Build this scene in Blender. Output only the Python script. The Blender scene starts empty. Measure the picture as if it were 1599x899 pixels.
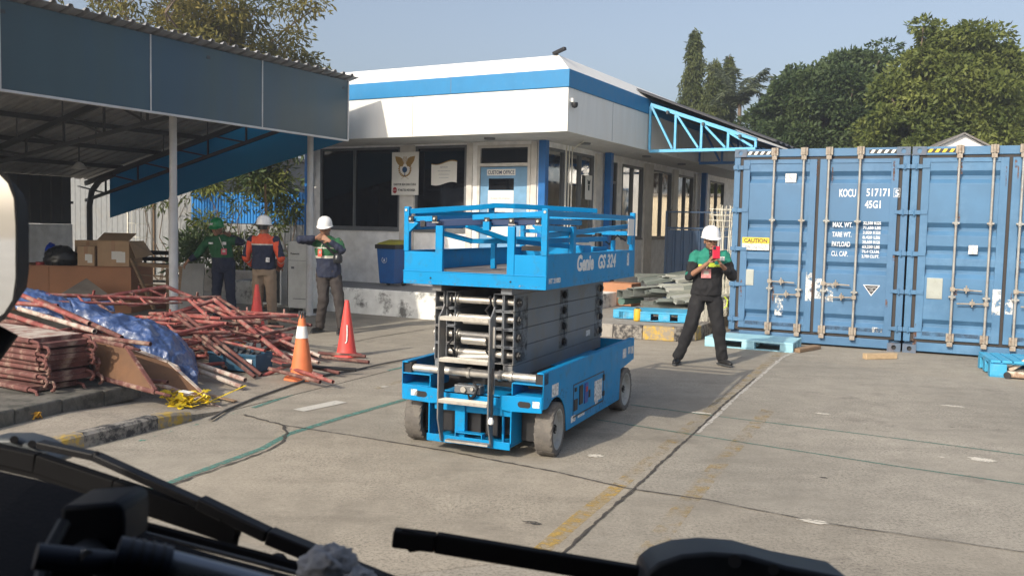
import bpy, math, random
from math import sin, cos, pi, radians, sqrt, atan2
from mathutils import Vector, Matrix, noise
random.seed(7)
scene = bpy.context.scene
# ---------------------------------------------------------------- camera, world, sun, exposure
FPX, PITCH, ROLL, CAMH = 1394.57, .0689, .0221, 1.662
cf = Vector((0, cos(PITCH), -sin(PITCH))); cu = Vector((0, sin(PITCH), cos(PITCH))); cx = Vector((1, 0, 0))
CX = cos(ROLL)*cx + sin(ROLL)*cu; CU = -sin(ROLL)*cx + cos(ROLL)*cu
cam = bpy.data.objects.new('camera', bpy.data.cameras.new('camera')); scene.collection.objects.link(cam)
cam.matrix_world = Matrix(((CX.x, CU.x, -cf.x, 0), (CX.y, CU.y, -cf.y, 0), (CX.z, CU.z, -cf.z, CAMH), (0, 0, 0, 1)))
cam.data.sensor_width = 36; cam.data.lens = FPX/1599*36; cam.data.clip_start = .02; cam.data.clip_end = 3000
cam.data.dof.use_dof = True; cam.data.dof.focus_distance = 9.0; cam.data.dof.aperture_fstop = 13
scene.camera = cam
SUN_DIR = Vector((.606, .795, -.60)).normalized()      # the way the light travels
EL = math.asin(-SUN_DIR.z)
world = bpy.data.worlds.new('World'); scene.world = world; world.use_nodes = True
wn = world.node_tree
sky = wn.nodes.new('ShaderNodeTexSky'); sky.sky_type = 'NISHITA'; sky.sun_disc = False
sky.sun_elevation = EL; sky.sun_rotation = atan2(-SUN_DIR.x, -SUN_DIR.y)
sky.air_density = 1.0; sky.dust_density = 4.5; sky.ozone_density = 2.2
bg = wn.nodes['Background']; bg.inputs['Strength'].default_value = .15
hs = wn.nodes.new('ShaderNodeHueSaturation'); hs.inputs['Saturation'].default_value = .74; wn.links.new(sky.outputs[0], hs.inputs['Color']); wn.links.new(hs.outputs[0], bg.inputs['Color'])
sl = bpy.data.lights.new('sun', 'SUN'); sl.energy = 3.45; sl.angle = radians(.6); sl.color = (1, .90, .75)
sun = bpy.data.objects.new('sun', sl); scene.collection.objects.link(sun)
sun.rotation_euler = SUN_DIR.to_track_quat('-Z', 'Y').to_euler(); sun.location = (-20, -30, 30)
scene.view_settings.view_transform = 'Standard'; scene.view_settings.look = 'None'
scene.view_settings.exposure = 0.27; scene.view_settings.gamma = 1
scene.render.engine = 'CYCLES'

# ---------------------------------------------------------------- helpers
def ray(px, py): return cf + CX*((px-799.5)/FPX) + CU*((449.5-py)/FPX)
def at(px, py, Y):                       # point seen at a photo pixel, Y metres ahead
    d = ray(px, py); return Vector((0, 0, CAMH)) + d*(Y/d.y)
def gr(px, py, z=0.0):                   # point on the ground
    d = ray(px, py); return Vector((0, 0, CAMH)) + d*((z-CAMH)/d.z)
def V(*a): return Vector(a)
def link(o): scene.collection.objects.link(o); return o
def tag(o, label=None, cat=None, group=None, kind=None):
    if label: o['label'] = label
    if cat: o['category'] = cat
    if group: o['group'] = group
    if kind: o['kind'] = kind
    return o
def thing(name, label, cat, loc=(0, 0, 0), rz=0, group=None):
    o = link(bpy.data.objects.new(name, None)); o.location = loc; o.rotation_euler = (0, 0, rz); o.empty_display_size = .1
    return tag(o, label, cat, group)
def copy_tree(o, parent=None):
    c = link(o.copy()); c.parent = parent
    for ch in list(o.children): copy_tree(ch, c)
    return c
SPLIT = set('pilaster rail_post decal cross_tube leg_tube hose lock_pin battery bolt rail_end locking_pin slat leg chest_patch pipe panel_joint hand_slot address_label sticker cap_hole folded_rail hanger_rod purlin fence_post top_bar side_tube hook block cover_plate latch valve_knob foot packing_tape scraped_patch sheet_leg rail_bracket rod_cam rod_bracket cross_pin brace tape rubber_grip scrap brick panel_seam control_box door_gasket runner'.split())
class MB:
    def __init__(s): s.v = []; s.f = []; s.mi = []; s.m = 0; s.gr = []
    def add(s, vs, fs, M=None):
        n = len(s.v)
        s.v += [tuple(M @ Vector(v)) if M is not None else tuple(v) for v in vs]
        s.f += [tuple(i+n for i in f) for f in fs]; s.mi += [s.m]*len(fs); s.gr.append((n, len(s.v), len(s.f)-len(fs), len(s.f)))
        return s
    def box(s, x0, x1, y0, y1, z0, z1, M=None):
        return s.add([(x0,y0,z0),(x1,y0,z0),(x1,y1,z0),(x0,y1,z0),(x0,y0,z1),(x1,y0,z1),(x1,y1,z1),(x0,y1,z1)],
                     [(0,3,2,1),(4,5,6,7),(0,1,5,4),(1,2,6,5),(2,3,7,6),(3,0,4,7)], M)
    def basis(s, p, q, up=(0,0,1)):
        p = Vector(p); q = Vector(q); z = (q-p).normalized(); u = Vector(up)
        if abs(z.dot(u)) > .98: u = Vector((1, 0, 0))
        x = u.cross(z).normalized(); y = z.cross(x)
        return p, q, x, y, z
    def bar(s, p, q, w, h, up=(0,0,1)):     # w across, h along up
        p, q, x, y, z = s.basis(p, q, up)
        vs = [p+x*a*w/2+y*b*h/2 for a, b in ((-1,-1),(1,-1),(1,1),(-1,1))]+[q+x*a*w/2+y*b*h/2 for a, b in ((-1,-1),(1,-1),(1,1),(-1,1))]
        return s.add(vs, [(3,2,1,0),(4,5,6,7),(0,1,5,4),(1,2,6,5),(2,3,7,6),(3,0,4,7)])
    def tube(s, p, q, r, n=12, r2=None, hollow=0):
        p, q, x, y, z = s.basis(p, q); r2 = r if r2 is None else r2
        c = [(cos(2*pi*i/n), sin(2*pi*i/n)) for i in range(n)]
        vs = [p+(x*a+y*b)*r for a, b in c]+[q+(x*a+y*b)*r2 for a, b in c]
        fs = [(i, (i+1) % n, n+(i+1) % n, n+i) for i in range(n)]
        if hollow:
            vs += [p+(x*a+y*b)*r*hollow for a, b in c]+[q+(x*a+y*b)*r2*hollow for a, b in c]
            fs += [(2*n+(i+1) % n, 2*n+i, 3*n+i, 3*n+(i+1) % n) for i in range(n)]
            fs += [(i, 2*n+i, 2*n+(i+1) % n, (i+1) % n)[::-1] for i in range(n)]+[(n+i, 3*n+i, 3*n+(i+1) % n, n+(i+1) % n) for i in range(n)]
            fs = fs
        else: fs += [tuple(range(n-1, -1, -1)), tuple(range(n, 2*n))]
        return s.add(vs, fs)
    def path(s, pts, r, n=8, closed=False, radii=None):
        pts = [Vector(p) for p in pts]; m = len(pts); c = [(cos(2*pi*i/n), sin(2*pi*i/n)) for i in range(n)]
        vs = []; X = None
        for i, p in enumerate(pts):
            if closed: t = pts[(i+1) % m]-pts[i-1]
            else: t = pts[min(i+1, m-1)]-pts[max(i-1, 0)]
            t.normalize()
            if X is None:
                u = Vector((0, 0, 1)) if abs(t.z) < .9 else Vector((1, 0, 0)); X = u.cross(t).normalized()
            X = (X-t*X.dot(t)).normalized(); Y = t.cross(X); rr = radii[i] if radii else r
            vs += [p+(X*a+Y*b)*rr for a, b in c]
        fs = []
        for k in range(m if closed else m-1):
            k2 = (k+1) % m
            fs += [(k*n+i, k*n+(i+1) % n, k2*n+(i+1) % n, k2*n+i) for i in range(n)]
        if not closed: fs += [tuple(range(n-1, -1, -1)), tuple(range((m-1)*n, m*n))]
        return s.add(vs, fs)
    def lathe(s, prof, n=24, M=None, cap=True):
        vs = []; 
        for r, z in prof: vs += [(r*cos(2*pi*i/n), r*sin(2*pi*i/n), z) for i in range(n)]
        fs = []
        for k in range(len(prof)-1): fs += [(k*n+i, k*n+(i+1) % n, (k+1)*n+(i+1) % n, (k+1)*n+i) for i in range(n)]
        if cap: fs += [tuple(range(n-1, -1, -1)), tuple(range((len(prof)-1)*n, len(prof)*n))]
        return s.add(vs, fs, M)
    def prism(s, poly, d, M=None):         # poly in xy, extruded 0..d in z
        n = len(poly); A = sum(poly[i][0]*poly[(i+1) % n][1]-poly[(i+1) % n][0]*poly[i][1] for i in range(n))
        if A < 0: poly = poly[::-1]
        vs = [(x, y, 0) for x, y in poly]+[(x, y, d) for x, y in poly]
        fs = [tuple(range(n-1, -1, -1)), tuple(range(n, 2*n))]+[(i, (i+1) % n, n+(i+1) % n, n+i) for i in range(n)]
        return s.add(vs, fs, M)
    def slab(s, poly3, n, th):             # planar 3d polygon thickened along n
        n = Vector(n)*th; m = len(poly3)
        vs = [Vector(p) for p in poly3]+[Vector(p)+n for p in poly3]
        return s.add(vs, [tuple(range(m-1, -1, -1)), tuple(range(m, 2*m))]+[(i, (i+1) % m, m+(i+1) % m, m+i) for i in range(m)])
    def build(s, name, mats, parent=None, smooth=False, bevel=0, angle=40):
        if name in SPLIT and parent is not None and len(s.gr) > 1 and not isinstance(mats, (list, tuple)):
            for a, b, c, d in s.gr:
                q = MB(); q.add(s.v[a:b], [tuple(i-a for i in f) for f in s.f[c:d]]); o = q.build(name, mats, parent, smooth, bevel, angle)
            return o
        me = bpy.data.meshes.new(name); me.from_pydata(s.v, [], s.f); me.validate()
        if not isinstance(mats, (list, tuple)): mats = [mats]
        for m in mats: me.materials.append(m)
        if len(mats) > 1 and len(me.polygons) == len(s.mi): me.polygons.foreach_set('material_index', s.mi)
        if smooth:
            me.polygons.foreach_set('use_smooth', [True]*len(me.polygons)); me.set_sharp_from_angle(angle=radians(angle))
        o = link(bpy.data.objects.new(name, me))
        if parent: o.parent = parent
        if bevel:
            b = o.modifiers.new('bevel', 'BEVEL'); b.width = bevel; b.segments = 2; b.limit_method = 'ANGLE'; b.angle_limit = radians(35)
        me.update(); return o
# plane frames: XZ plane facing -Y (text and flat panels)
def face_m(x, y, z, rz=0): return Matrix.Translation((x, y, z)) @ Matrix.Rotation(rz, 4, 'Z') @ Matrix.Rotation(pi/2, 4, 'X')
def text(body, size, M, m, parent, name='lettering', ext=.0012, bold=0, shear=0, align='LEFT', sx=1, spacing=1, w=0):
    c = bpy.data.curves.new(name, 'FONT'); c.body = body; c.size = size; c.extrude = ext; c.offset = bold; c.shear = shear
    c.align_x = align; c.space_character = spacing; c.resolution_u = 3
    t = bpy.data.objects.new(name, c); link(t)
    me = bpy.data.meshes.new_from_object(t.evaluated_get(bpy.context.evaluated_depsgraph_get()))
    bpy.data.objects.remove(t); bpy.data.curves.remove(c)
    if w:
        xs_ = [v.co.x for v in me.vertices]; sx = w/(max(xs_)-min(xs_))
    me.transform(M @ Matrix.Diagonal((sx, 1, 1, 1))); me.materials.clear(); me.materials.append(m)
    o = link(bpy.data.objects.new(name, me)); o.parent = parent; return o
# ---------------------------------------------------------------- materials
def nodes(name):
    m = bpy.data.materials.new(name); m.use_nodes = True; return m, m.node_tree, m.node_tree.nodes['Principled BSDF']
def mat(name, col, rough=.5, metal=0, var=.12, vs=6, dirt_sheen=None, da=.35, ds=3, dthr=.55, bump=0, bs=60, coat=0, spec=.5, stretch=None, island=0):
    """base colour with slow variation, patches of dirt with their own shape, fine bump"""
    m, nt, b = nodes(name); N = nt.nodes; L = nt.links
    tc = N.new('ShaderNodeTexCoord'); src = tc.outputs['Object']
    if stretch:
        mp = N.new('ShaderNodeMapping'); mp.inputs['Scale'].default_value = stretch; L.new(src, mp.inputs[0]); src2 = mp.outputs[0]
    else: src2 = src
    n1 = N.new('ShaderNodeTexNoise'); n1.inputs['Scale'].default_value = vs; n1.inputs['Detail'].default_value = 6; L.new(src2, n1.inputs['Vector'])
    mr = N.new('ShaderNodeMapRange'); mr.inputs['From Min'].default_value = .3; mr.inputs['From Max'].default_value = .7
    mr.inputs['To Min'].default_value = 1-var; mr.inputs['To Max'].default_value = 1+var; L.new(n1.outputs['Fac'], mr.inputs['Value'])
    mx = N.new('ShaderNodeVectorMath'); mx.operation = 'SCALE'; mx.inputs[0].default_value = col[:3]; L.new(mr.outputs[0], mx.inputs['Scale'])
    out = mx.outputs[0]
    if island:
        g = N.new('ShaderNodeNewGeometry'); r = N.new('ShaderNodeMapRange'); r.inputs['To Min'].default_value = 1-island; r.inputs['To Max'].default_value = 1+island
        L.new(g.outputs['Random Per Island'], r.inputs['Value']); m2 = N.new('ShaderNodeVectorMath'); m2.operation = 'SCALE'; L.new(out, m2.inputs[0]); L.new(r.outputs[0], m2.inputs['Scale']); out = m2.outputs[0]
    rsrc = None
    if dirt_sheen:
        n2 = N.new('ShaderNodeTexNoise'); n2.inputs['Scale'].default_value = ds; n2.inputs['Detail'].default_value = 9; n2.inputs['Roughness'].default_value = .68; L.new(src2, n2.inputs['Vector'])
        r2 = N.new('ShaderNodeMapRange'); r2.inputs['From Min'].default_value = dthr-.04; r2.inputs['From Max'].default_value = dthr+.1; r2.inputs['To Max'].default_value = da; L.new(n2.outputs['Fac'], r2.inputs['Value'])
        mm = N.new('ShaderNodeMix'); mm.data_type = 'RGBA'; L.new(r2.outputs[0], mm.inputs['Factor']); L.new(out, mm.inputs['A']); mm.inputs['B'].default_value = (*dirt_sheen, 1); out = mm.outputs['Result']
    L.new(out, b.inputs['Base Color'])
    rr = N.new('ShaderNodeMapRange'); rr.inputs['From Min'].default_value = .3; rr.inputs['From Max'].default_value = .7; rr.inputs['To Min'].default_value = max(0, rough-.08); rr.inputs['To Max'].default_value = min(1, rough+.08); L.new(n1.outputs['Fac'], rr.inputs['Value']); L.new(rr.outputs[0], b.inputs['Roughness'])
    b.inputs['Metallic'].default_value = metal; b.inputs['Specular IOR Level'].default_value = spec
    if coat: b.inputs['Coat Weight'].default_value = coat; b.inputs['Coat Roughness'].default_value = .14
    if bump:
        n3 = N.new('ShaderNodeTexNoise'); n3.inputs['Scale'].default_value = bs; n3.inputs['Detail'].default_value = 5; L.new(src, n3.inputs['Vector'])
        bp = N.new('ShaderNodeBump'); bp.inputs['Strength'].default_value = bump; bp.inputs['Distance'].default_value = .01; L.new(n3.outputs['Fac'], bp.inputs['Height']); L.new(bp.outputs[0], b.inputs['Normal'])
    return m
M = {}
M['lift_blue'] = mat('lift_blue_paint', (.0, .225, .50), .45, var=.05, dirt_sheen=(.05,.14,.22), da=.5, ds=9, dthr=.57, spec=.22, bump=.05, bs=14)
M['lift_grey'] = mat('lift_grey_paint', (.15, .165, .185), .45, var=.22, vs=3, dirt_sheen=(.17,.15,.12), da=.6, ds=4, dthr=.52)
M['steel'] = mat('bare_steel', (.5, .48, .44), .4, .55, dirt_sheen=(.22,.16,.1), da=.4, ds=9, dthr=.56)
M['steel_dk'] = mat('dark_greasy_steel', (.03,.03,.032), .45, .3)
M['step'] = mat('aluminium_step', (.4,.38,.34), .5, .4, dirt_sheen=(.12,.1,.08), ds=16)
M['rubber'] = mat('grey_rubber', (.12,.11,.10), .85, var=.15, dirt_sheen=(.2,.18,.15), da=.35, ds=14, dthr=.5, bump=.25, bs=60)
M['rim'] = mat('rim_grey', (.33,.34,.33), .55, dirt_sheen=(.12,.1,.08), ds=8)
M['black'] = mat('black_plastic', (.012,.012,.014), .5)
M['cab'] = mat('cab_plastic', (.009,.009,.011), .7, bump=.15, bs=300, spec=.15)
M['white'] = mat('white_paint', (.78,.77,.74), .6, dirt_sheen=(.5,.45,.38), da=.3, ds=3)
M['sticker'] = mat('sticker_white', (.75,.75,.73), .5, dirt_sheen=(.2,.2,.22), da=.8, ds=40, dthr=.5)
M['wall'] = mat('wall_white', (.86,.86,.85), .75, dirt_sheen=(.55,.52,.45), da=.3, ds=1.3, bump=.1, bs=30)
M['panel'] = mat('fascia_white', (.78,.775,.74), .5, var=.05, dirt_sheen=(.6,.56,.48), da=.25, ds=3, dthr=.54, stretch=(2,2,.25))
M['bandblue'] = mat('fascia_blue', (.012,.19,.42), .5, var=.05, dirt_sheen=(.1,.25,.42), da=.25, ds=14, dthr=.6)
M['colblue'] = mat('column_blue', (.008,.13,.4), .4)
M['soffit'] = mat('soffit', (.5,.5,.48), .8)
M['mirror_pane'] = mat('mirror_side_glass', (.66,.65,.62), .05, 1, var=.02)  # side panes given a metal mirror finish to brighten their reflections
M['shedw'] = mat('shed_white_shaded', (.19,.20,.205), .8, dirt_sheen=(.2,.18,.15), ds=2)  # white sheet darkened to grey for the shadow lying on it
M['frame_w'] = mat('frame_offwhite', (.62,.6,.56), .6)
M['frame_g'] = mat('frame_grey', (.13,.14,.15), .5)
M['glass'] = mat('dark_glass', (.006,.008,.012), .05, var=.02, spec=.6)
M['trussblue'] = mat('truss_blue', (.12,.45,.72), .5, dirt_sheen=(.25,.2,.15), da=.35, ds=6)
M['roofgrey'] = mat('roof_sheet', (.22,.21,.2), .6, .2, dirt_sheen=(.15,.1,.07), ds=2)
M['concrete'] = mat('rough_concrete', (.30,.28,.25), .9, var=.2, dirt_sheen=(.1,.09,.08), da=.5, ds=3, bump=.5, bs=40)
M['ctop'] = mat('ledge_top', (.2,.2,.2), .9, var=.15, dirt_sheen=(.3,.28,.25), ds=2, bump=.3)
M['red'] = mat('scaffold_red', (.26,.066,.058), .7, var=.35, vs=9, dirt_sheen=(.32,.23,.19), da=.75, ds=8, dthr=.53, bump=.3)
M['redold'] = mat('scaffold_red_worn', (.125,.046,.04), .8, var=.3, vs=9, dirt_sheen=(.36,.27,.21), da=.8, ds=6, dthr=.54, bump=.3)
M['plank'] = mat('plank_worn_white', (.5,.44,.38), .75, dirt_sheen=(.25,.1,.08), da=.85, ds=8, dthr=.5, bump=.3)
M['ply'] = mat('brown_ply', (.13,.065,.032), .8, var=.25, bump=.5, bs=25)
M['box'] = mat('cardboard', (.46,.31,.19), .85, var=.08)
M['crate'] = mat('crate_ply', (.40,.19,.10), .75, var=.12, vs=2)
M['paper'] = mat('paper', (.78,.77,.73), .7, var=.03)
M['bag'] = mat('black_bag', (.02,.022,.026), .3)
M['bluebag'] = mat('blue_bag', (.01,.06,.5), .35)
M['cone'] = mat('cone_red', (.72,.075,.065), .55, var=.08, dirt_sheen=(.4,.08,.05), da=.5, ds=7)
M['cone_o'] = mat('cone_orange', (.70,.19,.07), .6, dirt_sheen=(.15,.08,.05), da=.6, ds=7, dthr=.58)
M['yellow'] = mat('yellow_paint', (.68,.42,.03), .6, dirt_sheen=(.3,.2,.08), da=.7, ds=12, dthr=.54)
M['kyellow'] = mat('kerb_yellow', (.48,.32,.06), .85, dirt_sheen=(.26,.23,.19), da=.95, ds=16, dthr=.46, bump=.6, bs=30)
M['kblack'] = mat('kerb_black', (.05,.048,.048), .85, dirt_sheen=(.28,.26,.23), da=.95, ds=14, dthr=.47, bump=.6, bs=30)
M['tape'] = mat('yellow_plastic', (.75,.55,.02), .4, dirt_sheen=(.05,.05,.04), da=.9, ds=14, dthr=.58)
M['pallet'] = mat('pallet_blue', (.05,.36,.60), .6, dirt_sheen=(.25,.4,.5), da=.5, ds=8)
M['pallet_l'] = mat('pallet_light', (.33,.60,.70), .6, dirt_sheen=(.4,.5,.5), da=.5, ds=6)
M['wood'] = mat('old_wood', (.27,.18,.11), .85, var=.3, stretch=(1,12,12), bump=.3)
M['galv'] = mat('galvanised_sheet', (.42,.45,.42), .38, .6, var=.06, dirt_sheen=(.25,.25,.2), da=.4, ds=12, stretch=(1,1,1))
M['slabg'] = mat('grey_board', (.26,.26,.25), .8)
M['binblue'] = mat('bin_blue', (.008,.09,.3), .5)
M['binyel'] = mat('bin_yellow', (.35,.33,.04), .5)
M['ac'] = mat('ac_white', (.72,.73,.70), .5, dirt_sheen=(.3,.3,.26), ds=3)
M['fence_b'] = mat('fence_blue', (.012,.16,.42), .5, var=.1)
M['gate_b'] = mat('gate_navy', (.015,.045,.1), .5)
M['rust'] = mat('rusty_white', (.6,.52,.42), .7, dirt_sheen=(.2,.09,.04), da=.8, ds=9, dthr=.5)
M['wire'] = mat('wire_white', (.62,.6,.52), .5)
M['canteal'] = mat('canopy_panel', (.03,.066,.085), .42, var=.25, vs=.8, dirt_sheen=(.018,.066,.13), da=.5, ds=.9, dthr=.53, stretch=(1,1,.12))  # bluish vertical streaks paint reflected light into the panel colour
M['candk'] = mat('canopy_steel', (.05,.055,.06), .6)
M['cansheet'] = mat('canopy_sheet', (.27,.275,.28), .6, .2, var=.2)
M['post'] = mat('post_grey', (.52,.53,.54), .55, dirt_sheen=(.25,.2,.15), ds=3)
def glow_sheet():
    m, nt, b = nodes('translucent_teal'); N = nt.nodes
    b.inputs['Base Color'].default_value = (.015,.16,.24,1); b.inputs['Roughness'].default_value = .5
    t = N.new('ShaderNodeBsdfTranslucent'); t.inputs['Color'].default_value = (.03,.45,.7,1)
    x = N.new('ShaderNodeMixShader'); x.inputs[0].default_value = .5
    nt.links.new(b.outputs[0], x.inputs[1]); nt.links.new(t.outputs[0], x.inputs[2]); nt.links.new(x.outputs[0], N['Material Output'].inputs[0]); return m
M['teal_sheet'] = glow_sheet()
def tarp_mat():
    m = mat('blue_tarp', (.045,.085,.215), .40, var=.3, vs=5, dirt_sheen=(.16,.2,.3), da=.7, ds=9, bump=1.0, bs=22, coat=.15); return m
M['tarp'] = tarp_mat()
def ground_mat(name, c, amt=.5):
    m, nt, b = nodes(name); N = nt.nodes; L = nt.links
    g = N.new('ShaderNodeNewGeometry')
    def noi(sc, det, rough=.6, vec=None):
        n = N.new('ShaderNodeTexNoise'); n.inputs['Scale'].default_value = sc; n.inputs['Detail'].default_value = det; n.inputs['Roughness'].default_value = rough
        L.new(vec or g.outputs['Position'], n.inputs['Vector']); return n.outputs['Fac']
    def rng(s, a, b_, c_, d): 
        r = N.new('ShaderNodeMapRange'); r.inputs['From Min'].default_value = a; r.inputs['From Max'].default_value = b_; r.inputs['To Min'].default_value = c_; r.inputs['To Max'].default_value = d; L.new(s, r.inputs['Value']); return r.outputs[0]
    def mul(a, b_):
        x = N.new('ShaderNodeMath'); x.operation = 'MULTIPLY'; L.new(a, x.inputs[0]); L.new(b_, x.inputs[1]); return x.outputs[0]
    big = rng(noi(.45, 6), .3, .7, .76, 1.24); mid = rng(noi(3.5, 8, .75), .3, .7, .82, 1.16)
    spk = rng(noi(48, 4, .85), .38, .52, .50, 1.0); pit = rng(noi(110, 3), .58, .72, 1.0, 1.4)
    gate = rng(noi(.9, 4), .38, .6, .25, 1)      # where the aggregate shows
    mxs = N.new('ShaderNodeMix'); mxs.inputs['A'].default_value = 1; L.new(gate, mxs.inputs['Factor']); L.new(spk, mxs.inputs['B'])
    mp = N.new('ShaderNodeMapping'); mp.inputs['Rotation'].default_value = (0,0,-.95); mp.inputs['Scale'].default_value = (.35, 2.2, 1); L.new(g.outputs['Position'], mp.inputs[0])
    streak = rng(noi(1.6, 5, .6, mp.outputs[0]), .52, .75, 1.0, .8)
    fac = mul(mul(mul(big, mid), mul(mxs.outputs[0], pit)), streak)
    s = N.new('ShaderNodeVectorMath'); s.operation = 'SCALE'; s.inputs[0].default_value = c; L.new(fac, s.inputs['Scale'])
    st = rng(noi(.8, 9, .75), .56, .72, 0, .6)
    mm = N.new('ShaderNodeMix'); mm.data_type = 'RGBA'; L.new(st, mm.inputs['Factor']); L.new(s.outputs[0], mm.inputs['A']); mm.inputs['B'].default_value = (.07,.062,.055,1)
    wst = rng(noi(6.5, 6, .7), .72, .76, 0, .35)
    m3 = N.new('ShaderNodeMix'); m3.data_type = 'RGBA'; L.new(wst, m3.inputs['Factor']); L.new(mm.outputs['Result'], m3.inputs['A']); m3.inputs['B'].default_value = (.5,.48,.44,1)
    L.new(m3.outputs['Result'], b.inputs['Base Color']); b.inputs['Roughness'].default_value = .88; b.inputs['Specular IOR Level'].default_value = .3
    bp = N.new('ShaderNodeBump'); bp.inputs['Strength'].default_value = .35; bp.inputs['Distance'].default_value = .006; L.new(noi(90, 5, .8), bp.inputs['Height']); L.new(bp.outputs[0], b.inputs['Normal'])
    return m
M['ground'] = ground_mat('yard_concrete', (.325, .294, .243))
M['slab2'] = ground_mat('yard_concrete_grey', (.318, .292, .246)); M['slab3'] = ground_mat('yard_concrete_warm', (.345, .306, .246))
M['pave'] = ground_mat('pavement_concrete', (.33, .292, .24))
def worn(name, col, thr=.5, soft=.06, sc=14):
    m, nt, b = nodes(name); N = nt.nodes; L = nt.links; g = N.new('ShaderNodeNewGeometry')
    b.inputs['Base Color'].default_value = (*col, 1); b.inputs['Roughness'].default_value = .8
    n = N.new('ShaderNodeTexNoise'); n.inputs['Scale'].default_value = sc; n.inputs['Detail'].default_value = 9; n.inputs['Roughness'].default_value = .75; L.new(g.outputs['Position'], n.inputs['Vector'])
    r = N.new('ShaderNodeMapRange'); r.inputs['From Min'].default_value = thr-soft; r.inputs['From Max'].default_value = thr+soft; L.new(n.outputs['Fac'], r.inputs['Value'])
    t = N.new('ShaderNodeBsdfTransparent'); x = N.new('ShaderNodeMixShader')
    L.new(r.outputs[0], x.inputs[0]); L.new(t.outputs[0], x.inputs[1]); L.new(b.outputs[0], x.inputs[2]); L.new(x.outputs[0], N['Material Output'].inputs[0]); return m
M['teal'] = worn('worn_teal_line', (.085,.225,.19), .44, .16, 20)
M['teal_th'] = worn('thin_teal_line', (.05,.17,.14), .42, .12)
M['yel'] = worn('worn_yellow_line', (.50,.33,.08), .54, .12, 9)
M['yel_f'] = worn('faded_yellow_line', (.42,.30,.12), .60, .12, 7)
M['whl'] = worn('worn_white_line', (.52,.5,.45), .33, .1)
M['crack'] = worn('joint_dark', (.06,.052,.045), .42, .10, 34)
M['crack_l'] = worn('joint_light', (.5,.47,.42), .42, .08, 20)
def leafmat(name, c1, c2, tr=.35):
    m, nt, b = nodes(name); N = nt.nodes; L = nt.links; g = N.new('ShaderNodeNewGeometry')
    cr = N.new('ShaderNodeValToRGB'); cr.color_ramp.elements[0].color = (*c1, 1); cr.color_ramp.elements[1].color = (*c2, 1)
    tc = N.new('ShaderNodeTexCoord'); nz = N.new('ShaderNodeTexNoise'); nz.inputs['Scale'].default_value = .9; nz.inputs['Detail'].default_value = 3; L.new(tc.outputs['Object'], nz.inputs['Vector']); ma = N.new('ShaderNodeMath'); ma.operation = 'MULTIPLY_ADD'; L.new(nz.outputs['Fac'], ma.inputs[0]); ma.inputs[1].default_value = 2.2; ma.inputs[2].default_value = -1.0; mb_ = N.new('ShaderNodeMath'); mb_.operation = 'MULTIPLY_ADD'; L.new(g.outputs['Random Per Island'], mb_.inputs[0]); mb_.inputs[1].default_value = .5; L.new(ma.outputs[0], mb_.inputs[2]); mb_.use_clamp = True; L.new(mb_.outputs[0], cr.inputs[0]); L.new(cr.outputs[0], b.inputs['Base Color']); b.inputs['Roughness'].default_value = .55; b.inputs['Specular IOR Level'].default_value = .3
    t = N.new('ShaderNodeBsdfTranslucent'); L.new(cr.outputs[0], t.inputs['Color']); x = N.new('ShaderNodeMixShader'); x.inputs[0].default_value = tr
    L.new(b.outputs[0], x.inputs[1]); L.new(t.outputs[0], x.inputs[2]); L.new(x.outputs[0], N['Material Output'].inputs[0]); return m
M['leaf_d'] = leafmat('leaf_dark', (.04,.07,.028), (.12,.165,.06))
M['leaf_m'] = leafmat('leaf_mid', (.07,.10,.022), (.24,.27,.07))
M['leaf_a'] = leafmat('leaf_ashoka', (.05,.075,.02), (.17,.19,.07))
M['leaf_y'] = leafmat('leaf_yellowing', (.10,.11,.025), (.30,.24,.06), .45)
M['leaf_s'] = leafmat('leaf_shrub', (.05,.075,.015), (.22,.24,.05), .4)
M['leaf_p'] = leafmat('leaf_palm', (.10,.13,.08), (.2,.23,.14))
M['bark'] = mat('bark', (.13,.10,.075), .9, var=.3, vs=8, bump=.6, bs=20)
# ================================================================ the setting
BA = radians(-29); BE = V(cos(BA), sin(BA), 0); BD = V(-sin(BA), cos(BA), 0); BO = V(.5, 16.07, 0)
def W(u, v, z=0): return BO + BE*u + BD*v + V(0, 0, z)
def struct(name, mb, m, **k): return tag(mb.build(name, m, **k), kind='structure')
mb = MB(); S = 500
mb.add([(-S,-60,0),(S,-60,0),(S,2*S,0),(-S,2*S,0)], [(0,1,2,3)]); struct('yard_ground', mb, M['ground'])
def strip(name, pts, w, m, z=.004, jag=0, step=.12, wf=None):
    """a painted or cracked strip that follows points on the ground"""
    P = []
    for a, b in zip(pts[:-1], pts[1:]):
        n = max(1, int((b-a).length/step)); P += [a.lerp(b, i/n) for i in range(n)]
    P.append(pts[-1]); vs = []; fs = []
    for i, p in enumerate(P):
        t = (P[min(i+1, len(P)-1)]-P[max(i-1, 0)]).normalized(); n = V(-t.y, t.x, 0)
        j = (random.random()-.5)*jag; ww = w*(wf(i/len(P)) if wf else 1)*(1+(random.random()-.5)*(.9 if jag else .04))
        vs += [p+n*(j-ww/2)+V(0,0,z), p+n*(j+ww/2)+V(0,0,z)]
        if i: fs.append((2*i-2, 2*i, 2*i+1, 2*i-1)[::-1])
    m_ = MB(); m_.add([tuple(v) for v in vs], [f[::-1] for f in fs]); return struct(name, m_, m)
G = gr
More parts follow.
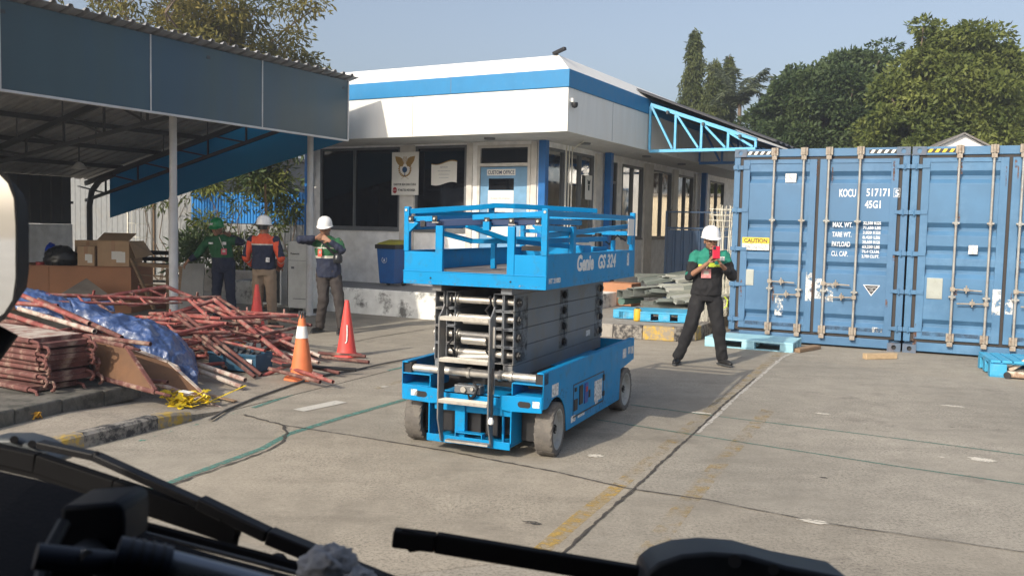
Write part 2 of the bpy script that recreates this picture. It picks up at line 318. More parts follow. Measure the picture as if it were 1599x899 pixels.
# painted lines
strip('painted_line', [G(395,637),G(470,611),G(560,589),G(640,571)], .055, M['teal'])
strip('painted_line', [G(215,690),G(300,664),G(395,637)], .05, worn('teal_scraps', (.08,.3,.24), .6))
strip('painted_line', [G(232,766),G(290,744),G(350,722),G(410,700),G(450,678)], .06, M['teal'])
strip('painted_line', [G(450,678),G(540,650),G(660,616)], .07, M['teal'])
strip('painted_line', [G(930,655),G(1040,672),G(1200,697),G(1400,728),G(1610,758)], .022, M['teal_th'])
strip('painted_line', [G(985,632),G(1120,650),G(1300,672),G(1450,691),G(1610,712)], .022, M['teal_th'])
strip('painted_line', [G(845,860),G(905,808),G(968,757)], .10, M['yel'])
strip('painted_line', [G(968,757),G(1080,664),G(1170,590),G(1225,545)], .10, M['yel_f'])
strip('painted_line', [G(1000,880),G(1060,800),G(1125,723),G(1200,640)], .12, M['yel_f'])
strip('painted_line', [G(585,607),G(620,597),G(650,590)], .08, M['yel_f'])
strip('painted_dash', [G(466,641),G(533,627)], .14, M['whl'])
strip('painted_dash', [G(588,606),G(603,603)], .08, M['whl'])
def patch(name, px, m, z=.002):
    mb = MB(); mb.add([tuple(G(*p)+V(0,0,z)) for p in px], [tuple(range(len(px)-1, -1, -1))]); struct(name, mb, m)
patch('concrete_slab', [(990,764),(1078,682),(1222,558),(1400,580),(1640,612),(1640,868),(1430,838),(1290,818),(1180,796)], M['slab2'])
patch('concrete_slab', [(440,664),(560,682),(700,705),(870,738),(985,764),(876,868),(600,900),(200,800),(290,750),(410,707)], M['slab3'])
# joints and cracks between the slabs
strip('slab_joint', [G(876,868),G(935,812),G(990,764),G(1040,716),G(1078,682)], .02, M['crack'], .007, .012, .05)
strip('slab_joint', [G(1078,682),G(1130,632),G(1180,590)], .018, M['crack'], .007, .01, .06)
strip('slab_joint', [G(1090,676),G(1150,620),G(1222,558)], .035, M['crack_l'], .0045, .01, .08)
strip('slab_joint', [G(1222,558),G(1262,541)], .05, M['crack_l'], .0055, .01, .08)
strip('slab_joint', [G(440,664),G(560,682),G(700,705),G(870,738),G(985,764)], .018, M['crack'], .007, .012, .06)
strip('slab_joint', [G(985,764),G(1100,780),G(1180,796),G(1290,818),G(1430,838),G(1599,862)], .016, M['crack'], .007, .015, .06, lambda t: max(.3, 1-t))
strip('slab_joint', [G(232,772),G(290,750),G(350,729),G(410,707),G(440,692),G(448,675),G(440,664),G(380,648)], .022, M['crack'], .0075, .02, .05)
strip('slab_joint', [G(440,512),G(560,510),G(680,505)], .03, M['crack_l'], .0045)
strip('slab_joint', [G(520,540),G(590,526),G(680,512)], .02, M['crack'], .0045, .01)
def blotch(name, px, py, r, m, z=.005, k=2.0):
    r *= .75
    c = G(px, py); n = 22; t = V(.93, -.37, 0); q = V(.37, .93, 0)
    pts = [c+t*(cos(2*pi*i/n)*r*k*(.6+.6*random.random()))+q*(sin(2*pi*i/n)*r*(.6+.6*random.random()))+V(0,0,z) for i in range(n)]
    mb = MB(); mb.add([tuple(p) for p in pts], [tuple(range(n))]); struct(name, mb, m)
M['blotw'] = worn('plaster_spill', (.62,.58,.5), .42, .06, 22)
M['blotd'] = worn('oil_spot', (.06,.055,.05), .45, .08, 22)
blotch('spill', 1273, 815, .05, M['blotw'], k=2.6); blotch('spill', 1285, 646, .05, M['blotw']); blotch('spill', 1487, 634, .05, M['blotw'], k=3)
blotch('spill', 1533, 718, .09, M['blotw'], k=1.6); blotch('spill', 1470, 714, .02, M['blotw']); blotch('spill', 1095, 645, .04, M['blotw'], k=4)
blotch('stain', 832, 817, .035, M['blotd'], k=2.4); blotch('stain', 1286, 746, .02, M['blotd']); blotch('stain', 1486, 667, .02, M['blotd']); blotch('spill', 640, 598, .05, M['blotw'], k=2.5)
blotch('spill', 930, 712, .06, M['blotw'], k=1.4)

# left pavement with its striped kerb, sloping down to the yard
k0, k1 = gr(-40, 742, 0), gr(300, 657, 0); kd = (k1-k0).normalized(); kn = V(-kd.y, kd.x, 0)
if kn.x > 0: kn = -kn
mb = MB(); nn = 30; Lp = (k1-k0).length+3.0
def pz(s): return .095 if s < (k1-k0).length-.6 else max(.006, .095*(1-(s-(k1-k0).length+.6)/1.2))
vs = []; fs = []
for i in range(nn+1):
    s = Lp*i/nn
    for w in (.02, 6.5): p = k0+kd*s+kn*w; vs.append((p.x, p.y, pz(s)))
    if i: fs.append((2*i-2, 2*i-1, 2*i+1, 2*i))
n0 = len(vs)
for i in range(nn+1): vs.append((vs[2*i][0], vs[2*i][1], -.02))
for i in range(1, nn+1): fs.append((2*i-2, 2*i, n0+i, n0+i-1))
fs = [f if True else f for f in fs]; mb.add(vs, [f[::-1] for f in fs[:nn]]+fs[nn:]); struct('left_pavement', mb, M['pave'])
kt = thing('striped_kerb', 'low concrete kerb with worn yellow and black blocks at left beside the scaffold pile', 'kerb')
Lk = (k1-k0).length; s = -.05; i = 0
segs = [(0, (gr(20,740)-k0).length, 'kblack'), ]
cuts = [0, (gr(38,722)-k0).length, (gr(136,700)-k0).length, (gr(245,670)-k0).length, Lk]
for i, (a, b) in enumerate(zip(cuts[:-1], cuts[1:])):
    mb = MB(); n = 8
    for j in range(n):
        aa = a+(b-a)*j/n; bb = a+(b-a)*(j+1)/n
        def prof(s_):
            r = .006*noise.noise(V(s_*9, 3, 0)); p = k0+kd*s_
            e = max(0, (s_-Lk+.35))/.35; h = .108*(1-.35*e*e)+r
            return [p+V(0,0,-.02), p-kn*r+V(0,0,h-.02), p+kn*.02+V(0,0,h), p+kn*(.10+r)+V(0,0,h), p+kn*.11+V(0,0,-.02)]
        A = prof(aa); B = prof(bb); mb.add(A+B, [(k, k+1, 6+k, 5+k)[::-1] for k in range(4)]+([(0,1,2,3,4)] if j == 0 else [])+([(9,8,7,6,5)] if j == n-1 else []))
    mb.build('painted_block', M['kyellow'] if i in (1, 3) else M['kblack'], kt, bevel=0)
# black hose along the pavement edge
hp = [gr(px, py, .02) for px, py in ((328,655),(352,640),(400,620),(440,606),(480,592),(520,583),(560,576),(600,567),(660,556),(720,548))]
mb = MB(); mb.path(hp, .011, 8); tag(mb.build('rubber_hose', M['rubber'], smooth=True), 'long dark rubber hose lying along the edge of the left pavement', 'hose')

# ================================================================ office building
bt = thing('office_building', 'single storey white office with blue roof band, dark windows and blue columns', 'building', BO, BA)
ZS = 3.2
def wallpieces(mb, x0, x1, y0, y1, z0, z1): mb.box(x0, x1, y0, y1, z0, z1)
# front wall: openings, local x = u (<0 to the left), y = v
front_open = [(-5.16, -3.13, 1.55, 3.16, 'w2'), (-2.77, -1.6, 1.55, 3.16, 'w1'), (-1.36, -.24, .47, 3.14, 'door')]
mb = MB(); T = .18
xs = -5.5
for x0, x1, z0, z1, k in front_open:
    mb.box(xs, x0, 0, T, .0, ZS); 
    if z0 > .5: mb.box(x0, x1, 0, T, 0, z0)
    mb.box(x0, x1, 0, T, z1, ZS); xs = x1
mb.box(xs, 0, 0, T, 0, ZS)
side_open = [(.10, .90, 1.50, 3.1), (.99, 2.24, 1.5, 3.1), (3.75, 5.0, 1.46, 3.05), (5.6, 6.95, 1.46, 3.05), (7.4, 8.68, 1.46, 3.05), (10.2, 11.6, 1.46, 3.05)]
door2 = (2.95, 3.45, .47, 3.05)
ys = T
for y0, y1, z0, z1 in sorted(side_open+[door2]):
    mb.box(-T, 0, ys, y0, 0, ZS)
    if z0 > .5: mb.box(-T, 0, y0, y1, 0, z0)
    mb.box(-T, 0, y0, y1, z1, ZS); ys = y1
mb.box(-T, 0, ys, 16, 0, ZS); mb.box(-5.5, -T, 15.8, 16, 0, ZS); mb.box(-5.5, -5.32, T, 15.8, 0, ZS)
mb.build('wall', M['wall'], bt)
mb = MB(); mb.box(-5.31, -T-.002, T+.002, 15.79, .3, .47); mb.build('floor', M['ctop'], bt)
def window(x0, x1, z0, z1, mull, side=False):
    mb = MB(); w = .045
    def bx(a, b, c, d, e0=-.01, e1=.07):
        if side: mb.box(-e1, -e0, a, b, c, d)
        else: mb.box(a, b, e0, e1, c, d)
    bx(x0, x0+w, z0, z1); bx(x1-w, x1, z0, z1); bx(x0+w, x1-w, z0, z0+w); bx(x0+w, x1-w, z1-w, z1)
    for m_ in mull: bx(m_-w/2, m_+w/2, z0+w, z1-w)
    if side: mb.box(0, .03, x0-.02, x1+.02, z0-.04, z0)
    else: mb.box(x0-.02, x1+.02, -.03, 0, z0-.04, z0)
    f = mb.build('window', M['frame_g'], bt, bevel=.004)
    g = MB()
    if side: g.box(-.045, -.035, x0+w*.5, x1-w*.5, z0+w*.5, z1-w*.5)
    else: g.box(x0+w*.5, x1-w*.5, .035, .045, z0+w*.5, z1-w*.5)
    g.build('pane', M['mirror_pane'] if side else M['glass'], f)
window(-5.16, -3.13, 1.55, 3.16, [-4.27]); window(-2.77, -1.6, 1.55, 3.16, [])
for y0, y1, z0, z1 in side_open: window(y0, y1, z0, z1, [(y0+y1)/2] if y1-y0 > 1 else [], True)
# pilaster strips between the front windows (off-white, proud of the wall)
mb = MB(); mb.box(-3.12, -2.78, -.03, -.002, .47, 3.18); mb.box(-1.58, -1.46, -.04, -.002, .47, 3.18); mb.box(-.22, -.1, -.04, -.002, .47, 3.18)
for y0, y1 in ((2.28, 2.55), (5.04, 5.56), (7.0, 7.36), (8.75, 8.98)): mb.box(.002, .05, y0, y1, .47, 3.15)
mb.build('pilaster', M['frame_w'], bt, bevel=.004)
# customs door
mb = MB(); mb.box(-1.36, -1.30, -.02, .1, .47, 3.14); mb.box(-.30, -.24, -.02, .1, .47, 3.14); mb.box(-1.3, -.3, -.02, .1, 3.09, 3.14); mb.box(-1.3, -.3, -.02, .1, 2.75, 2.81)
df = mb.build('door_frame', M['frame_w'], bt, bevel=.004)
mb = MB(); mb.box(-1.3, -.3, .03, .04, 2.81, 3.09); mb.build('pane', M['glass'], df)
mb = MB(); mb.box(-1.29, -.31, .0, .04, .48, 2.74)
dr = mb.build('door', mat('door_blue', (.16,.33,.52), .5), bt, bevel=.004)
mb = MB(); mb.box(-1.11, -.58, -.004, -.001, 2.32, 2.53); mb.build('pane', M['glass'], dr)
mb = MB(); mb.box(-.42, -.36, -.05, -.001, 1.35, 1.6); mb.build('handle', M['steel'], dr, bevel=.008)
# side door
mb = MB(); mb.box(-.1, .01, 2.95, 3.0, .47, 3.05); mb.box(-.1, .01, 3.4, 3.45, .47, 3.05); mb.box(-.1, .01, 3.0, 3.4, 2.6, 2.66); mb.box(-.08, -.05, 3.0, 3.4, 2.66, 3.05); mb.build('door', [M['frame_g']], bt)
mb = MB(); mb.box(-.05, -.04, 3.0, 3.4, .5, 2.6); mb.build('pane', M['glass'], bt)
# blue columns
for x, y in ((0.03, -.02), (.12, 2.74), (.12, 9.28)):
    mb = MB(); mb.box(x-.07, x+.07, y-.07, y+.07, .3, 3.2); mb.build('column', M['colblue'], bt, bevel=.008)
mb = MB(); mb.box(-5.5, -5.34, -.1, .0-.002, .0, 3.2); mb.build('column', M['colblue'], bt, bevel=.008)
# soffit, fascia, blue band, sloping parapet; the outline is a rectangle around the walls
X1, Y0, XL, YB = 1.11, -1.33, -5.7, 16.3
mb = MB(); mb.box(XL, X1-.03, Y0+.03, YB, ZS, ZS+.05); mb.build('soffit', M['soffit'], bt)
mb = MB()
mb.box(XL, X1, Y0, Y0+.03, ZS-.01, 3.885); mb.box(X1-.03, X1, Y0+.03, YB, ZS-.01, 3.885)
mb.build('fascia', M['panel'], bt, bevel=.004)
mb = MB(); mb.box(XL, X1+.02, Y0-.02, Y0+.03, 3.887, 4.17); mb.box(X1-.03, X1+.02, Y0+.03, YB, 3.887, 4.17); mb.build('blue_band', M['bandblue'], bt, bevel=.006)
mb = MB(); a, b = .14, .36
mb.add([(XL,Y0,4.17),(X1,Y0,4.17),(X1,YB,4.17),(XL,YB,4.17),(XL,Y0+b,4.47),(X1-b,Y0+b,4.47),(X1-b,YB,4.47),(XL,YB,4.47)],
       [(0,1,5,4),(1,2,6,5),(4,5,6,7),(2,3,7,6),(3,0,4,7)])
mb.build('roof', M['panel'], bt)
# vertical panel joints
mb = MB()
for x in (-3.9, -1.9): mb.box(x-.004, x+.004, Y0-.0025, Y0-.0005, ZS, 3.88)
for x in (-1.1,): mb.box(x-.004, x+.004, Y0-.0225, Y0-.0205, 3.89, 4.16)
for y in (.5, 2.3, 4.1, 5.9): mb.box(X1+.0005, X1+.0025, y-.004, y+.004, ZS, 3.88)
mb.build('panel_joint', M['frame_g'], bt)
# pipes at the corner, downpipes
mb = MB()
for x in (.20, .24, .28): mb.tube((x, .35+x, .5), (x, .35+x, 3.15), .012, 8)
mb.path([(.3, .62, 3.1), (.5, .45, 3.16), (.75, .1, 3.17)], .012, 8)
mb.build('pipe', M['wire'], bt, smooth=True)
# soffit lamps
for x, y in ((.55, .6), (.6, 3.6), (.6, 5.9), (-.7, -.7)):
    mb = MB(); mb.lathe([(.09, 3.165), (.1, 3.18), (.1, 3.198)], 20, Matrix.Translation((x, y, 0))); mb.build('ceiling_lamp', M['frame_g'], bt, smooth=True)
# roof flood lamp at the corner, security camera on the fascia
mb = MB(); mb.box(X1-.42, X1-.38, Y0+.34, Y0+.38, 4.47, 4.52); fl = mb.build('flood_lamp', M['black'], bt)
mb = MB(); mb.bar((X1-.46, Y0+.36, 4.50), (X1-.22, Y0+.30, 4.56), .07, .05); mb.build('lamp_head', M['black'], fl, bevel=.008)
mb = MB(); mb.box(X1, X1+.05, Y0+.08, Y0+.14, 3.66, 3.72); cc = mb.build('security_camera', M['white'], bt)
mb = MB(); mb.lathe([(.0, -.06), (.04, -.045), (.055, -.01), (.05, .03)], 16, Matrix.Translation((X1+.07, Y0+.1, 3.62))); mb.build('lens_dome', M['black'], cc, smooth=True)
# concrete ledge around the building
mb = MB()
mb.box(-6.2, -1.15, -1.36, -.001, -.02, .465); mb.box(-1.15, .9, -.9, -.001, -.02, .465); mb.box(.001, .9, .001, 16, -.02, .465)
lt = mb.build('concrete_ledge', [M['wall']], bevel=.02); lt.location = BO; lt.rotation_euler = (0, 0, BA)
M['ledge'] = mat('ledge_painted', (.80,.81,.78), .85, var=.12, dirt_sheen=(.05,.05,.045), da=.85, ds=4.2, dthr=.56, bump=.4, bs=20)
lt.data.materials[0] = M['ledge']; tag(lt, 'raised concrete ledge with peeling white paint along the foot of the office', 'ledge')
mb = MB(); mb.box(-6.18, -1.17, -1.34, -.003, .466, .472); mb.box(-1.17, .88, -.88, -.003, .466, .472); o = mb.build('walking_surface', M['ctop'], lt)
mb = MB(); mb.box(-1.14, .88, -1.3, -.902, -.02, .23); o = mb.build('entrance_step', M['concrete'], bevel=.01); o.location = BO; o.rotation_euler = (0,0,BA); tag(o, 'low concrete step in front of the customs door', 'step')

# signs on the front wall
def wsign(name, label, cat, x0, x1, z0, z1, m, y=-.05, th=.02):
    t = thing(name, label, cat, W((x0+x1)/2, y, z0), BA); mb = MB(); mb.box(-(x1-x0)/2, (x1-x0)/2, -th, 0, 0, z1-z0); mb.build('board', m, t, bevel=.002); return t
s = wsign('emblem_sign', 'white office sign with gold winged emblem and red disc between the dark windows', 'sign', -3.28, -2.65, 2.22, 3.05, M['paper'])
gold = mat('emblem_gold', (.33,.2,.05), .5); navy = mat('emblem_navy', (.01,.06,.16), .5)
mb = MB(); Y = -.0225
for sx in (-1, 1):
    mb.prism([(sx*x, y) for x, y in ((.03,.60),(.06,.70),(.13,.735),(.235,.75),(.215,.66),(.17,.60),(.12,.555),(.06,.55))], .002, face_m(0, Y, 0))
    for k in range(9):
        a = radians(-80+k*17); cxx, czz = .135*cos(a)*sx, .50+.135*sin(a)
        mb.prism([(cxx-.03, czz-.008), (cxx, czz+.022), (cxx+.032, czz+.006), (cxx, czz-.02)], .002, face_m(0, Y-.0005*k, 0))
    mb.bar((sx*-.09, Y, .31), (sx*.06, Y, .39), .004, .008, (0,1,0))
for k in (-1, 0, 1): mb.bar((k*.03, Y, .6), (k*.03, Y, .74), .012, .003, (0,1,0))
mb.build('emblem', gold, s)
mb = MB(); mb.prism([(.058*cos(i*pi/12), .49+.058*sin(i*pi/12)) for i in range(24)], .003, face_m(0, Y-.006, 0)); mb.box(-.006, .006, Y-.006, Y, .36, .44); mb.build('emblem_disc', navy, s)
ink = mat('sign_ink', (.02,.03,.03), .6); redm = mat('sign_red', (.35,.01,.02), .5)
text('KANTOR BEA DAN CUKAI', .062, face_m(0, Y, .185), ink, s, align='CENTER', bold=.0012, sx=.72)
text('PT MATTEL INDONESIA', .062, face_m(.045, Y, .075), ink, s, align='CENTER', bold=.0012, sx=.62)
mb = MB(); mb.prism([(-.235+.05*cos(i*pi/12), .093+.06*sin(i*pi/12)) for i in range(24)], .002, face_m(0, Y, 0)); mb.build('red_disc', redm, s)
text('MATTEL', .03, face_m(-.235, Y-.003, .083), M['paper'], s, align='CENTER', sx=.8)
s = thing('notice_sheet', 'white notice with curved gold edges stuck on the dark window', 'notice', W(-2.12, .025, 2.43), BA)
wav = [(-.29+.58*i/12, .035*sin(pi*(i/12-.5)*1.6)) for i in range(13)]
mb = MB(); mb.prism([(x, z+.01) for x, z in wav]+[(x, .40+z) for x, z in wav[::-1]], .004, face_m(0, 0, 0)); mb.build('sheet', M['paper'], s)
mb = MB(); mb.prism([(x, z+.40) for x, z in wav]+[(x, .418+z*1.1) for x, z in wav[::-1]], .004, face_m(0, 0, 0)); mb.build('gold_edge', gold, s)
grey = mat('print_grey', (.3,.33,.38), .6)
for k, (tx, sz) in enumerate((('SERTIFIKAT', .035), ('MITRA UTAMA KEPABEANAN', .022), ('KANTOR BEA DAN CUKAI', .02), ('PT MATTEL INDONESIA', .02))): text(tx, sz, face_m(0, -.006, .31-.065*k), grey, s, align='CENTER')
s = wsign('door_sign', 'small white CUSTOM OFFICE sign above the door pane', 'sign', -1.15, -.55, 2.585, 2.70, M['paper'], -.003, .006)
text('CUSTOM OFFICE', .095, face_m(0, -.008, .024), mat('ink_navy', (.02,.05,.13), .6), s, align='CENTER', bold=.0015, sx=.78)
s = wsign('door_notice', 'white paper notice on the lower part of the blue customs door', 'notice', -1.12, -.58, 1.45, 2.31, M['paper'], -.003, .004)
for k in range(5): text(('RUANG PELAYANAN', 'BEA DAN CUKAI', 'JAM KERJA', '08.00 - 16.00', 'SENIN - JUMAT')[k], .045, face_m(0, -.006, .70-.12*k), grey, s, align='CENTER')
for yy in (2.0,):
    s = thing('window_notice', 'small white paper with dark emblem inside the window beside the corner', 'notice', W(.004, yy, 2.22), BA+pi/2)
    mb = MB(); mb.box(-.16, .16, -.004, 0, 0, .48); mb.build('sheet', M['paper'], s)
    mb = MB(); mb.prism([(-.05,.3),(.05,.3),(.07,.4),(0,.36),(-.07,.4)], .002, face_m(0,-.006,0)); mb.prism([(-.03,.18),(.03,.18),(.04,.29),(-.04,.29)], .002, face_m(0,-.006,0)); mb.build('emblem', ink, s)

# ================================================================ truss awning on the right side of the office
at_ = thing('truss_awning', 'light blue steel truss awning with a dark sheet roof on the office side', 'awning', W(1.13, 2.25, 0), BA)
def truss(y, parent, m, x0=.03, x1=2.08):
    mb = MB(); zb, zt0, zt1 = 3.17, 4.06, 3.34
    top = lambda x: zt0+(zt1-zt0)*(x-x0)/(x1-x0)
    mb.bar((x0, y, zb), (x1, y, zb), .05, .06); mb.bar((x0, y, zt0), (x1+.02, y, top(x1+.02)), .05, .07)
    mb.build('truss_chord', m, parent, bevel=.004); mb = MB(); n = 4
    for i in range(n+1):
        x = x0+(x1-x0)*i/n; mb.bar((x, y+.002, zb+.03), (x, y+.002, top(x)-.03), .045, .04, (0,1,0))
        if i < n: mb.bar((x+.03, y-.002, top(x)-.05), (x+(x1-x0)/n-.05, y-.002, zb+.04), .04, .045, (0,1,0))
    mb.build('truss_web', m, parent, bevel=.003)
truss(0, at_, M['trussblue']); truss(3.2, at_, M['colblue']); truss(6.4, at_, M['colblue'])
mb = MB(); n = 60
vs = []; fs = []
for i in range(n+1):
    y = -.15+7.0*i/n; dz = .018*(1 if (i//2) % 2 else -1)
    vs += [(-.32, y, 4.40+dz), (2.45, y, 3.31+dz)]
    if i: fs.append((2*i-2, 2*i-1, 2*i+1, 2*i))
mb.add(vs, fs); o = mb.build('roof_sheet', mat('awning_sheet_dark', (.07,.07,.075), .6, dirt_sheen=(.14,.12,.1), ds=3), at_); so = o.modifiers.new('t', 'SOLIDIFY'); so.thickness = .012
mb = MB()
for x in (.4, 1.1, 1.8): mb.bar((x, -.1, 4.03-.35*x), (x, 6.8, 4.03-.35*x), .04, .06)
mb.build('purlin', M['candk'], at_)
# ================================================================ canopy shelter at left
CO = V(-2.92, 15.7, 0)
ct = thing('canopy_shelter', 'open sided shelter with dark teal fascia panels, grey posts and corrugated roof', 'shelter', CO, BA)
def rz_(x): return 4.14+.235*x
YN = -10.5; XW = -6.95
mb = MB(); n = 90; vs = []; fs = []
for i in range(n+1):                       # trapezoid ribs running down the slope
    pass
ys = []; y = .12
while y > YN: ys += [(y, 0), (y-.14, 0), (y-.16, .04), (y-.20, .04)]; y -= .22
for i, (y, h) in enumerate(ys):
    vs += [(.14, y, rz_(.14)+h), (XW-.2, y, rz_(XW-.2)+h)]
    if i: fs.append((2*i-2, 2*i-1, 2*i+1, 2*i)[::-1])
mb.add(vs, fs); o = mb.build('roof', M['cansheet'], ct); so = o.modifiers.new('t', 'SOLIDIFY'); so.thickness = .006
# fascia: panels 2.05 m, white joint strips
k = 0; y = 0
while y > YN:
    mb = MB(); mb.box(-.02, 0, max(y-2.035, YN), y, 3.1, 4.11); mb.build('fascia_panel', M['canteal'], ct)
    if k: 
        mb = MB(); mb.box(-.015, .012, y+.0, y+.016, 3.1, 4.11); mb.build('joint_strip', M['post'], ct)
    y -= 2.05; k += 1
mb = MB(); mb.box(-.05, .02, YN, .0, 3.07, 3.098); mb.box(-.03, .015, -.01, .012, 3.1, 4.12); mb.build('edge_trim', M['post'], ct)
mb = MB(); th = .012                      # end fascia, translucent sheet that steps down with the roof
mb.add([(0,.012,3.1),(XW+.6,.012,3.1+.228*(XW+.6)),(XW+.6,.012,rz_(XW+.6)-.04),(0,.012,rz_(0)-.04),(0,.024,3.1),(XW+.6,.024,3.1+.228*(XW+.6)),(XW+.6,.024,rz_(XW+.6)-.04),(0,.024,rz_(0)-.04)],
       [(0,1,2,3)[::-1],(4,5,6,7),(0,4,5,1)[::-1],(2,6,7,3)[::-1],(1,5,6,2)[::-1],(0,3,7,4)[::-1]])
mb.build('end_fascia', M['teal_sheet'], ct)
mb = MB()
for x in (-.15, -1.3, -2.45, -3.6, -4.75, -5.9): mb.bar((x, YN, rz_(x)-.06), (x, -.02, rz_(x)-.06), .05, .08)
mb.build('purlin', M['candk'], ct)
for yy in (-.12, -3.1, -6.1, -9.1):
    mb = MB(); top = lambda x: V(x, yy, rz_(x)-.14); bot = lambda x: V(x, yy, 3.28+.14*x if yy < -1 else rz_(x)-.5)
    mb.bar(top(0), top(XW), .06, .09); mb.bar(bot(-.1), bot(XW), .05, .06)
    for i in range(7):
        x = -.3-i*1.0; mb.bar(top(x), bot(x), .03, .03, (0,1,0)); mb.bar(bot(x), top(x-.9), .03, .03, (0,1,0))
    mb.build('rafter_truss', M['candk'], ct)
    mb = MB(); mb.tube((-.74, yy, 0), (-.74, yy, 1.95), .066, 20); mb.tube((-.74, yy, 1.95), (-.74, yy, 2.0), .066, 20, .054); mb.tube((-.74, yy, 2.0), (-.74, yy, rz_(-.74)-.16), .054, 20)
    mb.box(-.87, -.61, yy-.13, yy+.13, 0, .015); mb.build('post', M['post'], ct, smooth=True)
    mb = MB(); mb.path([(XW+.12, yy, 0), (XW+.12, yy, 1.9), (XW+.2, yy, 2.2), (XW+.45, yy, 2.42), (XW+.9, yy, 2.55)], .06, 10); mb.build('curved_brace', M['candk'], ct, smooth=True)
# hanging rods and a lamp
mb = MB()
for i in range(7):
    for x in (-1.3, -2.45, -3.6): mb.tube((x, -.9-i*1.4, rz_(x)-.1), (x, -.9-i*1.4, rz_(x)-.42), .012, 6)
mb.build('hanger_rod', M['candk'], ct)
mb = MB(); mb.tube((-4.2, -2.2, rz_(-4.2)-.1), (-4.2, -2.2, 2.62), .012, 8); hl = mb.build('hanging_lamp', M['candk'], ct)
mb = MB(); mb.lathe([(.02,.12),(.06,.1),(.12,.02),(.13,0)], 20, Matrix.Translation((-4.2,-2.2,2.5))); mb.build('lamp_shade', M['post'], hl, smooth=True)
# back wall: ribbed dark sheet over a low white wall
wt = thing('shelter_back_wall', 'low white wall with dark ribbed sheet above at the back of the shelter', 'wall', CO+BE*(XW-.05), BA)
mb = MB(); mb.box(-.15, 0, YN, -.4, 0, 1.5); mb.build('wall_base', M['wall'], wt)
mb = MB(); vs = []; fs = []; y = -.4; P = []
while y > YN: P += [(y, 0), (y-.16, 0), (y-.18, .03), (y-.21, .03)]; y -= .23
for i, (y, h) in enumerate(P):
    vs += [(-.04+h, y, 1.505), (-.04+h, y, 2.48)]
    if i: fs.append((2*i-2, 2*i-1, 2*i+1, 2*i))
mb.add(vs, fs); mb.build('ribbed_sheet', M['candk'], wt)
mb = MB(); mb.bar((.02, YN, 1.95), (.02, -.4, 1.95), .04, .05); mb.build('rail', M['candk'], wt)

# ================================================================ background walls and fences
def ribbed(mb, x0, x1, z0, z1, y=0, p=.2, d=.025):
    vs = []; fs = []; x = x0; P = []
    while x < x1: P += [(x, 0), (x+p*.6, 0), (x+p*.7, d), (x+p*.9, d)]; x += p
    for i, (x, h) in enumerate(P):
        vs += [(x, y-h, z0), (x, y-h, z1)]
        if i: fs.append((2*i-2, 2*i, 2*i+1, 2*i-1))
    mb.add(vs, fs)
ft = thing('boundary_fence', 'boundary fence of blue ribbed sheet standing on a pale lower wall behind the bush', 'fence', W(-13.0, 3.5), BA)
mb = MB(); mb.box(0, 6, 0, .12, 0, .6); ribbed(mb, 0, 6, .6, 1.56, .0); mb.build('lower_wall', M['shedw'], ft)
mb = MB(); ribbed(mb, 0, 6, 1.58, 2.42, .03, .11, .03); mb.build('blue_sheet', M['fence_b'], ft)
mb = MB()
for x in (0, 1.5, 3.0, 4.5, 6): mb.bar((x, .1, 0), (x, .1, 2.35), .06, .06, (0,1,0))
mb.build('fence_post', M['frame_g'], ft)
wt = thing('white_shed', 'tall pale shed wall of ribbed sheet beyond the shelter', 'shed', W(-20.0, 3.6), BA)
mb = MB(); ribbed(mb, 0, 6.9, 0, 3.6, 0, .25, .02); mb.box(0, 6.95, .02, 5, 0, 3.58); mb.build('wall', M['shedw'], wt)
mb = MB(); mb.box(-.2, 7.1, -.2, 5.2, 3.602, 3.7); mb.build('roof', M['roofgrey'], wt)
mb = MB(); mb.tube((5.4, -.08, 0), (5.4, -.08, 3.4), .05, 10); mb.build('drainpipe', M['wood'], wt)
def wire_grid(mb, w, h, nx, nz, r=.004):
    for i in range(nx+1): mb.tube((w*i/nx, 0, 0), (w*i/nx, 0, h), r, 5)
    for i in range(nz+1): mb.tube((0, 0, h*i/nz), (w, 0, h*i/nz), r, 5)
p = gr(228, 470); o = thing('wire_rack', 'white wire mesh rack standing against the shed left of the grey post', 'wire rack', (p.x-1.3, p.y+2.2, .3), radians(-15))
mb = MB(); wire_grid(mb, .62, 1.55, 6, 5, .008); mb.build('wire_mesh', M['wire'], o)
mb = MB(); mb.bar((0,0,-.3),(0,0,1.6),.03,.03,(0,1,0)); mb.bar((.62,0,-.3),(.62,0,1.6),.03,.03,(0,1,0)); mb.build('frame', M['wire'], o)
p = W(-8.9, 1.6); o = thing('mesh_fence', 'thin grey wire fence standing in front of the leafy bush', 'fence', (p.x-1.2, p.y, 0), BA)
mb = MB(); wire_grid(mb, 3.2, 1.4, 18, 7, .004)
for x in (0, 1.6, 3.2): mb.tube((x, 0, 0), (x, 0, 1.45), .018, 8)
mb.build('wire_mesh', M['frame_g'], o)
o = thing('bamboo_pole', 'thin upright pole rising behind the worker in the orange jacket', 'pole', at(414.5, 440, 17)); o.location.z = 0
mb = MB(); mb.path([(0,0,0),(.01,0,1.2),(-.01,0,2.35)], .022, 8); mb.build('cane', M['wood'], o, smooth=True)

# house behind the containers
p = at(1503, 230, 26); o = thing('gabled_house', 'small pale house whose gable shows above the blue container', 'house', (p.x, p.y, 0), radians(-12))
z1 = p.z-.05; mb = MB(); mb.box(-.75, .75, 0, 3, 0, z1); mb.add([(-.75,0,z1),(.75,0,z1),(0,0,z1+.42),(-.75,3,z1),(.75,3,z1),(0,3,z1+.42)], [(0,1,2),(3,5,4)]); mb.build('wall', M['wall'], o)
mb = MB()
for s in (-1, 1): mb.bar((s*.44, -.15, z1+.21), (s*.44, 3.2, z1+.21), 1.02, .04, (s*.46, 0, .88))
mb.build('roof', M['roofgrey'], o)
